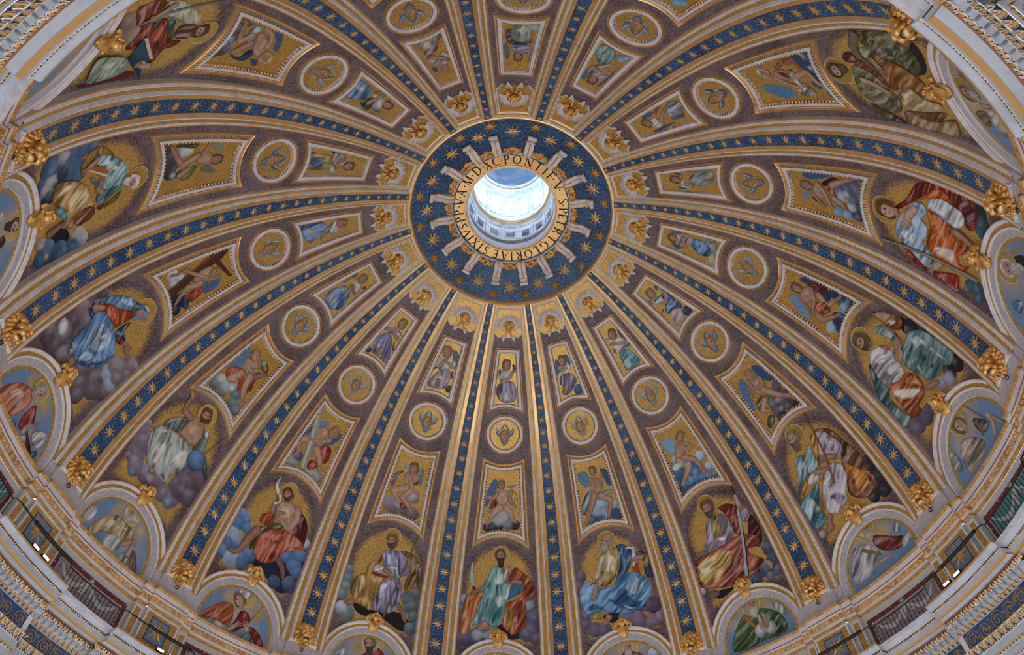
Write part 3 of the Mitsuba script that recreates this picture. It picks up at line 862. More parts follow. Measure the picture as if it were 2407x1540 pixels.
for k in range(16):
    kk = np.linspace(k - .22, k + .22, 4)
    pane = put(lant, 'window', mikit.ply(grid_mesh(np.stack([cyl(kk, LR + .2, 21.1), cyl(kk, LR + .2, 24.1)])), 'm_palegrey', smooth=False), 'daylit window', emitter={'type': 'area', 'radiance': {'type': 'rgb', 'value': LANTERN_DAY}})
    bars = []
    for z_ in (21.1, 21.85, 22.6, 23.35, 24.1):
        bars.append(grid_mesh(np.stack([cyl(kk, LR + .17, z_ - .035), cyl(kk, LR + .14, z_), cyl(kk, LR + .17, z_ + .035)])))
    for q in (-.22, -.07, .07, .22):
        ka = np.array([k + q - .012, k + q, k + q + .012])
        bars.append(grid_mesh(np.stack([np.stack([cyl(x, LR + w_, 21.1) for x, w_ in zip(ka, (.17, .14, .17))]), np.stack([cyl(x, LR + w_, 24.1) for x, w_ in zip(ka, (.17, .14, .17))])])))
    put(pane, 'glazing_bars', mikit.ply(join(bars), 'm_steel', smooth=False))
    hood = []
    for a, b, za, zb in ((-.32, .32, 24.2, 24.42), (-.30, -.23, 21.0, 24.2), (.23, .30, 21.0, 24.2), (-.32, .32, 20.8, 21.0)):
        kq = np.linspace(k + a, k + b, 4)
        hood.append(grid_mesh(np.stack([cyl(kq, LR, za), cyl(kq, LR - .07, za), cyl(kq, LR - .07, zb), cyl(kq, LR, zb)])))
    put(lant, 'window_frame', mikit.ply(join(hood), 'm_lantern', smooth=False))
    kq = np.linspace(k + .40, k + .60, 3)
    put(lant, 'upper_pilaster', mikit.ply(grid_mesh(np.stack([cyl(kq, LR, 19.3), cyl(kq, LR - .10, 19.3), cyl(kq, LR - .10, 25.6), cyl(kq, LR, 25.6)])), 'm_lantern', smooth=False))
v, f, uv = revolve([LR, LR - .10, LR - .10, LR - .22, LR - .22, LR - .34, LR - .34, LR - .2], [25.6, 25.65, 25.85, 25.95, 26.25, 26.35, 26.6, 26.75]); put(lant, 'upper_cornice', mikit.ply((v, f), 'm_lantern', smooth=False))
_b = []
for k in np.arange(0, 16, 1 / 6):
    ka = np.linspace(k, k + .09, 2)
    _b.append(grid_mesh(np.stack([cyl(ka, LR - .22, 25.98), cyl(ka, LR - .30, 25.98), cyl(ka, LR - .30, 26.2), cyl(ka, LR - .22, 26.2)])))
put(lant, 'cornice_dentils', mikit.ply(join(_b), 'm_gold', smooth=False), 'row of small gold dentils', kind='stuff')
ph = np.linspace(0, PI / 2, 20)
v, f, uv = revolve((LR - .15) * np.cos(ph) + .001, 26.6 + 3.6 * np.sin(ph)); put(lant, 'painted_vault', mikit.ply((v, f), 'm_lanternsky', smooth=True), 'small vault painted with blue clouds')

# ---------------------------------------------------------------- the foot of the dome: upper entablature and attic, stepping forward under the ribs
OFF = 0.0


def steps(k, r0, r1, r2, e1=.135, e2=.205, sharp=.004):
    """radius along k: r0 at the ribs, r1 beside them, r2 in the bays"""
    d = np.abs((k + .5) % 1 - .5)              # 0 at integers (bays) .. .5 at ribs
    d = .5 - d
    return np.where(d < e1, r0, np.where(d < e2, r1, r2))


def kline(e1=.135, e2=.205, n=3):
    """k samples round the whole circle with doubled points at the steps"""
    out = []
    for i in range(16):
        c = i + .5
        br = [c - .5, c - e2, c - e1, c + e1, c + e2, c + .5]
        for a, b in zip(br[:-1], br[1:]):
            out += list(np.linspace(a + 1e-4, b - 1e-4, n + (3 if b - a > .2 else 0)))
    return np.array(out + [out[0] + 16])


KL = kline()


def course(prof_, r012, mat, key, part, KL=KL, e=(.135, .205), smooth=30, lab=None, pitch=None, kind=None):
    """moulding all round following the steps; prof_: list of (dr inward, z)"""
    base = steps(KL, *r012, *e)
    P = np.stack([cyl(KL, base - d, z) for d, z in prof_])
    v, f = grid_mesh(P)
    L = np.concatenate([[0], np.cumsum(np.linalg.norm(np.diff(P[0], axis=0), axis=1))])
    if pitch: L = L / pitch
    hh = np.concatenate([[0], np.cumsum([math.hypot(b[0] - a[0], b[1] - a[1]) for a, b in zip(prof_[:-1], prof_[1:])])])
    if pitch: hh = hh / hh[-1]
    uv = np.stack([np.broadcast_to(L, P.shape[:2]), np.repeat(hh[:, None], P.shape[1], 1)], -1).reshape(-1, 2)
    return put(key, part, mikit.ply((v, f), mat, smooth=False if smooth is False else True if smooth is True else False, uv=uv), lab, kind)


def runs(r012, e, pitch, krange=None):
    """evenly spaced ornament places along the stepped line: (k, r, angle) lists"""
    out = []
    for i in range(16):
        c = i + .5
        br = [c - e[0], c + e[0], c + e[1], c + 1 - e[1], c + 1 - e[0]]
        for (a, b), r in zip(zip(br[:-1], br[1:]), (r012[0], r012[1], r012[2], r012[1])):
            n = max(1, round((b - a) * SEG * r / pitch))
            for q in range(n):
                out.append((a + (b - a) * (q + .5) / n, r))
    return out


def up_frame(k, r, z, lean=0.0):
    """x along the wall, y out into the room, z up"""
    th = float(azimuth(k, r))
    m = np.eye(4)
    y = np.array([-math.sin(th), -math.cos(th), 0]); x = np.array([math.cos(th), -math.sin(th), 0]); z_ = np.array([0, 0, 1.0])
    m[:3, 0], m[:3, 1], m[:3, 2] = x, y * math.cos(lean) - z_ * math.sin(lean), z_ * math.cos(lean) + y * math.sin(lean)
    m[:3, 3] = [r * math.sin(th), r * math.cos(th), z]
    return m


UPR = (21.10, 21.24, 21.45)
trim1 = thing('trim_1', 'marble and gold cornice at the foot of the dome, stepping forward under each rib', kind='structure')
UE = (.135, .205)
course([(-.35, -9.62), (.10, -9.70), (.14, -9.73), (.07, -9.86)], UPR, 'm_ochre', trim1, 'gold_egg_bed')
course([(.07, -9.86), (.075, -10.10)], UPR, 'm_white', trim1, 'marble_fascia')
course([(.075, -10.10), (.045, -10.12), (.045, -10.14)], UPR, 'm_redline', trim1, 'red_line')
course([(.045, -10.14), (.04, -10.26)], UPR, 'm_white', trim1, 'marble_fascia')
course([(.06, -10.26), (-.01, -10.52)], UPR, 'm_goldrelief', trim1, 'gilded_leaf_course')
course([(.0, -10.52), (.0, -10.67)], UPR, 'm_white', trim1, 'marble_fascia')
course([(.0, -10.67), (-.06, -10.82)], UPR, 'm_ochre', trim1, 'gold_egg_bed')


def ornaments(key, part, places, z, dr, size, pitch_rows, sub=1, mat='m_goldrelief', keep=None, label=None):
    vs = []
    for k, r in places:
        if keep and not keep(k % 16): continue
        th = float(azimuth(k, r))
        m = np.eye(4)
        m[:3, 0], m[:3, 1], m[:3, 2] = [math.cos(th), -math.sin(th), 0], [math.sin(th), math.cos(th), 0], [0, 0, 1]
        m[:3, 3] = [(r - dr) * math.sin(th), (r - dr) * math.cos(th), z]
        vs.append(at(m, ball((0, 0, 0), size, sub)))
    put(key, part, mikit.ply(join(vs), mat, smooth=True), label, 'stuff')


seen = lambda k: k > 10.0 or k < 6.6
ornaments(trim1, 'upper_gold_eggs', runs(UPR, UE, .105), -9.795, .10, (.036, .035, .06), 0, 1, keep=seen, label='row of small gilded eggs')
ornaments(trim1, 'lower_gold_eggs', runs(UPR, UE, .105), -10.75, -.025, (.036, .035, .06), 0, 1, keep=seen, label='lower row of small gilded eggs')
ornaments(trim1, 'gold_leaves', [(k + .0, r) for k, r in runs(UPR, UE, .33)], -10.36, .045, (.075, .04, .08), 0, 1, keep=seen, label='row of gilded leaves')
_sp = []
for k, r in runs(UPR, UE, .33):
    if seen(k % 16):
        m = up_frame(k + .165 / (SEG * r), r - .045, -10.40)
        _sp.append(at(m, join([tube([(-.07, .01, -.10), (0, .03, .11)], [.022, .012], 4), tube([(.07, .01, -.10), (0, .03, .11)], [.022, .012], 4)])))
put(trim1, 'white_leaf_tips', mikit.ply(join(_sp), 'm_white', smooth=True), 'white spear tips between the gilded leaves', 'stuff')

trim2 = thing('trim_2', 'attic wall behind the gallery railing', kind='structure')
ATR = (21.16, 21.30, 21.54)
course([(.0, -10.80), (.0, -13.3)], ATR, 'm_palegrey', trim2, 'attic_wall', e=(.125, .205))
v, f, uv = revolve([21.9, 20.55], [-13.02, -13.02]); put(trim2, 'walkway', mikit.ply((v, f), 'm_stone', smooth=False))


def patch(kc, r, a, b, z0, z1, mat, dr=0.0, uvs=None, n=6):
    kk = np.linspace(kc + a, kc + b, n)
    P = np.stack([cyl(kk, r - dr, z0), cyl(kk, r - dr, z1)])
    v, f = grid_mesh(P)
    uv = np.stack([np.broadcast_to((kk - kc) * SEG * r, (2, n)), np.repeat(np.array([z0, z1])[:, None], n, 1)], -1).reshape(-1, 2) + 20
    return v, f, uv


def rim(kc, r, a, b, z0, z1, w, dr, wz=None):
    """raised flat rectangular frame, w wide"""
    wk = w / (SEG * r); wz = wz or w
    out = []
    for a_, b_, p, q in ((a, b, z1 - wz, z1), (a, b, z0, z0 + wz), (a, a + wk, z0 + wz, z1 - wz), (b - wk, b, z0 + wz, z1 - wz)):
        kk = np.linspace(kc + a_, kc + b_, 5)
        out.append(grid_mesh(np.stack([cyl(kk, r, p), cyl(kk, r - dr, p), cyl(kk, r - dr, q), cyl(kk, r, q)])))
        for kq in (a_, b_):
            out.append(grid_mesh(np.stack([cyl(np.array([kc + kq] * 2), r, np.array([p, q])), cyl(np.array([kc + kq] * 2), r - dr, np.array([p, q]))])))
    return join(out)


for kc in [10.5, 11.5, 12.5, 13.5, 14.5, 1.5, 2.5, 3.5, 4.5, 5.5]:
    key = thing('wall_mosaic', 'blue square with gold star ' + between(kc), 'wall panel')
    r = ATR[0]
    put(key, 'marble_frame', mikit.ply(rim(kc, r, -.125, .125, -12.98, -10.84, .10, .06), 'm_white', smooth=False))
    v, f, uv = patch(kc, r, -.112, .112, -12.9, -10.92, 'm', .012); put(key, 'gold_border', mikit.ply((v, f), 'm_goldmos', smooth=False, uv=uv))
    put(key, 'blue_line', mikit.ply(patch(kc, r, -.072, .072, -12.32, -11.10, 'm', .018)[:2], 'm_navy', smooth=False))
    put(key, 'blue_field', mikit.ply(patch(kc, r, -.066, .066, -12.27, -11.15, 'm', .024)[:2], 'm_panelblue', smooth=False))
    th = float(azimuth(kc, r))
    m = np.eye(4); m[:3, 0], m[:3, 1], m[:3, 2] = [math.cos(th), -math.sin(th), 0], [0, 0, 1], [-math.sin(th), -math.cos(th), 0]
    m[:3, 3] = [(r - .03) * math.sin(th), (r - .03) * math.cos(th), -11.70]
    m[:3, :3] *= .60
    put(key, 'star', STAR_PLY[0], to_world=T(m.tolist()))
    for s in (-1, 1):
        a, b = sorted((s * .142, s * .200))
        put(key, 'side_frame', mikit.ply(rim(kc, ATR[1], a, b, -12.98, -10.95, .07, .05), 'm_white', smooth=False))
        v, f, uv = patch(kc, ATR[1], a + .01, b - .01, -12.9, -11.02, 'm', .01); put(key, 'side_gold_panel', mikit.ply((v, f), 'm_goldmos', smooth=False, uv=uv))
FEST = {11: 'teal and red', 12: 'teal and red'}
for kc in [11, 12, 13, 14, 2, 3, 4, 5]:
    teal = kc in (12, 4, 11, 5)
    key = thing('festoon_panel', 'red-bordered ' + ('teal' if teal else 'purple') + ' mosaic panel with a painted swag below ' + BUST[kc], 'wall panel')
    r = ATR[2]
    v, f, uv = patch(kc, r, -.275, .275, -12.7, -11.12, 'm', .02, n=14); put(key, 'red_border', mikit.ply((v, f), 'm_red', smooth=False, uv=uv))
    put(key, 'white_line', mikit.ply(patch(kc, r, -.247, .247, -12.42, -11.36, 'm', .025, n=14)[:2], 'm_palegrey', smooth=False))
    v, f, uv = patch(kc, r, -.243, .243, -12.39, -11.39, 'm', .03, n=14); put(key, 'field', mikit.ply((v, f), 'm_teal' if teal else 'm_festoon', smooth=False, uv=uv))
    sw = []
    for a, b in ((-.23, -.01), (.01, .23)):
        q = np.linspace(0, 1, 12)
        kk = kc + a + (b - a) * q
        zz_ = -11.40 - .62 * np.sin(q * PI) ** .8
        wd = .05 + .07 * np.sin(q * PI)
        sw.append(grid_mesh(np.stack([cyl(kk, r - .036, zz_ + wd), cyl(kk, r - .05, zz_), cyl(kk, r - .036, zz_ - wd)])))
    for q0 in (0.0,):
        kk = kc + np.array([-.035, .0]); sw.append(grid_mesh(np.stack([cyl(kc + np.array([-.012, .012]), r - .036, -11.35), cyl(kc + np.array([-.05, -.02]), r - .036, -12.1)])))
        sw.append(grid_mesh(np.stack([cyl(kc + np.array([.012, .02]), r - .036, -11.4), cyl(kc + np.array([.03, .045]), r - .036, -12.0)])))
    put(key, 'swag', mikit.ply(join(sw), 'm_palegrey', smooth=False), 'pale painted swag')
    for q0, R_ in ((0, .16), (-.235, .10), (.235, .10)):
        th = float(azimuth(kc + q0, r))
        m = np.eye(4); m[:3, 0], m[:3, 1], m[:3, 2] = [math.cos(th), -math.sin(th), 0], [0, 0, 1], [-math.sin(th), -math.cos(th), 0]
        m[:3, 3] = [(r - .04) * math.sin(th), (r - .04) * math.cos(th), -11.30 if q0 == 0 else -11.42]
        key2 = put(key, 'rosette', mikit.ply(at(m, ball((0, 0, 0), (R_, R_, .03), 2)), 'm_teal', smooth=True), 'teal and gold rosette')
        put(key2, 'gold_centre', mikit.ply(at(m, ball((0, 0, .02), (R_ * .5, R_ * .5, .05), 2)), 'm_goldrelief', smooth=True))

# ---------------------------------------------------------------- the great cornice of the drum below the gallery
trim3 = thing('trim_3', 'great marble cornice of the drum with gilded eggs, dentils and a blue frieze', kind='structure')
ME = (.30, .30001)
KM = kline(.30, .30002, 6)
MR = (21.42, 21.42, 21.80)                      # frieze plane at the ribs and in the bays
mc = lambda pr_, mat, part, **k_: course(pr_, MR, mat, trim3, part, KL=KM, e=ME, **k_)
mc([(.3, -12.98), (.97, -12.90), (1.02, -12.92), (1.0, -12.99)], 'm_ochre', 'ochre_edge')
mc([(1.0, -12.99), (.97, -13.04), (.88, -13.13), (.83, -13.20)], 'm_cornice', 'marble_cyma')
mc([(.83, -13.20), (.79, -13.21), (.79, -13.28)], 'm_dark', 'bead_bed')
mc([(.79, -13.28), (.82, -13.29), (.80, -13.30), (.78, -13.50)], 'm_cornice', 'marble_fascia')
mc([(.78, -13.50), (.70, -13.56), (.64, -13.57)], 'm_ochre', 'ochre_lip')
mc([(.64, -13.57), (.62, -13.55), (.36, -13.56)], 'm_cornice', 'marble_soffit')
mc([(.36, -13.56), (.36, -13.60), (.31, -13.61)], 'm_redline', 'red_line')
mc([(.31, -13.61), (.24, -13.84)], 'm_dark', 'egg_bed')
mc([(.25, -13.84), (.25, -13.88), (.14, -13.88)], 'm_cornice', 'white_line')
mc([(.14, -13.88), (.10, -13.90), (.10, -14.06)], 'm_cornice', 'dentil_bed')
mc([(.12, -14.06), (.02, -14.24)], 'm_leaf', 'gilded_leaf_course', pitch=.28)
mc([(.02, -14.24), (.02, -14.28), (.0, -14.28)], 'm_cornice', 'white_line')
mc([(.0, -14.28), (.0, -14.98)], 'm_frieze', 'blue_frieze')
mc([(.0, -14.98), (.10, -14.98), (.10, -15.02)], 'm_ochre', 'gold_line')
mc([(.16, -15.02), (.03, -15.28)], 'm_leaf', 'large_leaf_course', pitch=.40)
mc([(.03, -15.28), (.03, -15.36)], 'm_eggbed', 'small_egg_course', pitch=.16)
mc([(.02, -15.36), (.02, -15.66)], 'm_cornice', 'marble_fascia')
mc([(.02, -15.66), (-.02, -15.78)], 'm_leaf', 'gilded_leaf_course', pitch=.2)
mc([(-.03, -15.78), (-.03, -16.1)], 'm_cornice', 'marble_fascia')
mc([(-.02, -16.1), (-.05, -16.18)], 'm_beadbed', 'bead_course', pitch=.15)
mc([(-.06, -16.18), (-.06, -16.6)], 'm_cornice', 'marble_fascia')

inview = lambda k: 9.2 < k < 9.95 or 11.2 < k < 14.05 or 1.9 < k < 4.8 or 6.2 < k < 7.1
EGG = mikit.ply(ball((0, 0, 0), (.078, .065, .10), 2), 'm_goldrelief', smooth=True)
_hoop = []
a = np.linspace(-PI * .5 - 1.9, -PI * .5 + 1.9, 15)
_hoop.append(tube(np.stack([.135 * np.cos(a), .02 + 0 * a, .15 * np.sin(a) + .0], 1), .022, 5))
DENT = mikit.ply(box((-.11, -.02, -.075), (.11, .15, .075)), 'm_cornice', smooth=False)


erow = [(k % 16, r) for k, r in runs(tuple(x - .27 for x in MR), ME, .33) if inview(k % 16)]
for k, r in erow:
    put(trim3, 'gilded_egg', EGG, to_world=T(up_frame(k, r, -13.73, .30).tolist()))
hv, av = [], []
for k, r in erow:
    hv.append(at(up_frame(k, r - .02, -13.70, .30), _hoop[0]))
    m = up_frame(k + .165 / (SEG * r), r, -13.72, .30)
    av.append(at(m, join([ball((0, 0, .02), (.03, .03, .09), 1), ball((0, 0, -.07), (.05, .03, .04), 1)])))
put(trim3, 'egg_hoops', mikit.ply(join(hv), 'm_white', smooth=True), 'white hoops around the eggs', kind='stuff')
put(trim3, 'egg_arrows', mikit.ply(join(av), 'm_goldrelief', smooth=True), 'gilded arrow points between the eggs', kind='stuff')
for k, r in runs(tuple(x - .10 for x in MR), ME, .33):
    if inview(k % 16):
        put(trim3, 'dentil', DENT, to_world=T(up_frame(k, r, -13.975).tolist()))
bd = []
for k, r in runs(tuple(x - .80 for x in MR), ME, .135):
    if inview(k % 16) or 10 < k % 16 < 14.2 or k % 16 < 6.6:
        bd.append(at(up_frame(k, r, -13.245), ball((0, 0, 0), (.052, .05, .042), 1)))
put(trim3, 'gold_beads', mikit.ply(join(bd), 'm_goldrelief', smooth=True), 'row of gold beads under the white cyma', kind='stuff')
lv = []
for k, r in runs(tuple(x - .07 for x in MR), ME, .28):
    if inview(k % 16):
        m = up_frame(k, r, -14.16, .5)
        lv.append(at(m, join([tube([(-.13, 0, .09), (-.05, .03, .05), (-.05, .04, -.05), (0, .03, -.10), (.05, .04, -.05), (.05, .03, .05), (.13, 0, .09)], .016, 4)])))
for k, r in runs(tuple(x - .10 for x in MR), ME, .40):
    if inview(k % 16):
        m = up_frame(k, r, -15.15, .45)
        lv.append(at(m, join([tube([(-.2, .0, .13), (-.07, .03, .08), (-.06, .05, -.06), (0, .04, -.14), (.06, .05, -.06), (.07, .03, .08), (.2, 0, .13)], .022, 4)])))
put(trim3, 'white_leaf_outlines', mikit.ply(join(lv), 'm_white', smooth=True), 'white outlines of the leaf courses', kind='stuff')
# white uprights that part the frieze at each step
for i in (11, 12, 13, 2, 3, 4):
    for s in (-1, 1):
        put(trim3, 'frieze_upright', mikit.ply(patch(i + .5, MR[0], s * .285 - .015, s * .285 + .015, -14.98, -14.28, 'm', .03, n=3)[:2], 'm_white', smooth=False))

# ---------------------------------------------------------------- railing of the gallery, floodlights
RK = [11.0, 12.0, 13.0, 14.0, 2.0, 3.0, 4.0, 5.0]
for kc in RK:
    key = thing('railing', 'thin black iron railing of the gallery below ' + BUST[int(kc)], 'railing')
    r = 20.86
    kk = np.linspace(kc - .22, kc + .22, 24)
    put(key, 'handrail', mikit.ply(tube(cyl(kk, r, -11.93), .028, 6), 'm_iron', smooth=True))
    put(key, 'lower_rail', mikit.ply(tube(cyl(kk, r, -12.86), .02, 5), 'm_iron', smooth=True))
    for q in np.linspace(-.22, .22, 17):
        put(key, 'baluster', mikit.ply(tube([cyl(kc + q, r, -12.98), cyl(kc + q, r, -11.93)], .016, 5), 'm_iron', smooth=True))
    for s in (-1, 1):
        pts = [cyl(kc + s * .22, r, -11.93), cyl(kc + s * .235, r - .02, -11.80), cyl(kc + s * .27, 20.62, -11.93)]
        put(key, 'end_bend', mikit.ply(tube(pts, .026, 5), 'm_iron', smooth=True))
for i, kc in enumerate([11.5, 12.5, 13.5, 2.5, 3.5, 4.5]):
    key = thing('cable_rail', 'thick black handrail with cables ' + between(kc), 'railing')
    kk = np.linspace(kc - .23, kc + .23, 16)
    put(key, 'handrail', mikit.ply(tube(cyl(kk, 20.6, -11.95), .035, 6), 'm_iron', smooth=True))
    kk = np.linspace(kc - .10, kc + .23, 12)
    put(key, 'cable_tray', mikit.ply(tube(cyl(kk, 20.57, -11.96), .075, 6), 'm_iron', smooth=True))
    for q in np.linspace(-.2, .2, 8):
        put(key, 'baluster', mikit.ply(tube([cyl(kc + q, 20.62, -12.95), cyl(kc + q, 20.62, -11.95)], .014, 5), 'm_steel', smooth=True))
FL = [(12.49, 0), (12.58, 1), (13.53, 0), (13.62, 1), (2.4, 1), (2.49, 0), (3.45, 1), (3.54, 0)]
for kc, side in [(12.49, 'upper'), (12.58, 'lower'), (13.53, 'upper'), (13.62, 'lower'), (3.39, 'lower'), (3.48, 'upper')]:
    rb = math.floor(kc) + .5
    key = thing('floodlight', side + ' of two glaring floodlights ' + between(rb), 'floodlight')
    m = up_frame(kc, 20.60, -12.72)
    put(key, 'housing', mikit.ply(at(m, join([box((-.22, -.02, -.07), (.22, .10, .07)), box((-.02, -.12, -.25), (.02, .0, -.02))])), 'm_iron', smooth=False))
    lm = grid_mesh(np.array([[[-.19, .105, -.05], [.19, .105, -.05]], [[-.19, .105, .055], [.19, .105, .055]]]))
    lv2, lf2 = at(m, lm)
    n_ = np.cross(lv2[lf2[0][1]] - lv2[lf2[0][0]], lv2[lf2[0][2]] - lv2[lf2[0][0]])
    if n_ @ m[:3, 1] < 0: lf2 = lf2[:, ::-1]
    put(key, 'lamp', mikit.ply((lv2, lf2), 'm_palegrey', smooth=False), 'glowing lamp', emitter={'type': 'area', 'radiance': {'type': 'rgb', 'value': FLOOD}})

# ---------------------------------------------------------------- the drum below, with its sixteen great windows (behind and under the camera)
drum = thing('wall_drum', 'drum wall under the dome', kind='structure')
put(drum, 'wall', mikit.ply(wall_with_holes(21.9, -36.0, -16.5, (.13, -27.5, -18.6)), 'm_drum', smooth=False))
for k in range(16):
    key = thing(f'window_{k + 1}', 'tall daylit window of the drum', kind='structure')
    kk = np.linspace(k - .13, k + .13, 4)
    put(key, 'pane', mikit.ply(grid_mesh(np.stack([cyl(kk, 22.1, -27.5), cyl(kk, 22.1, -18.6)])), 'm_palegrey', smooth=False), emitter={'type': 'area', 'radiance': {'type': 'rgb', 'value': DAY_SUN if k in (7, 8, 9) else DAY}})
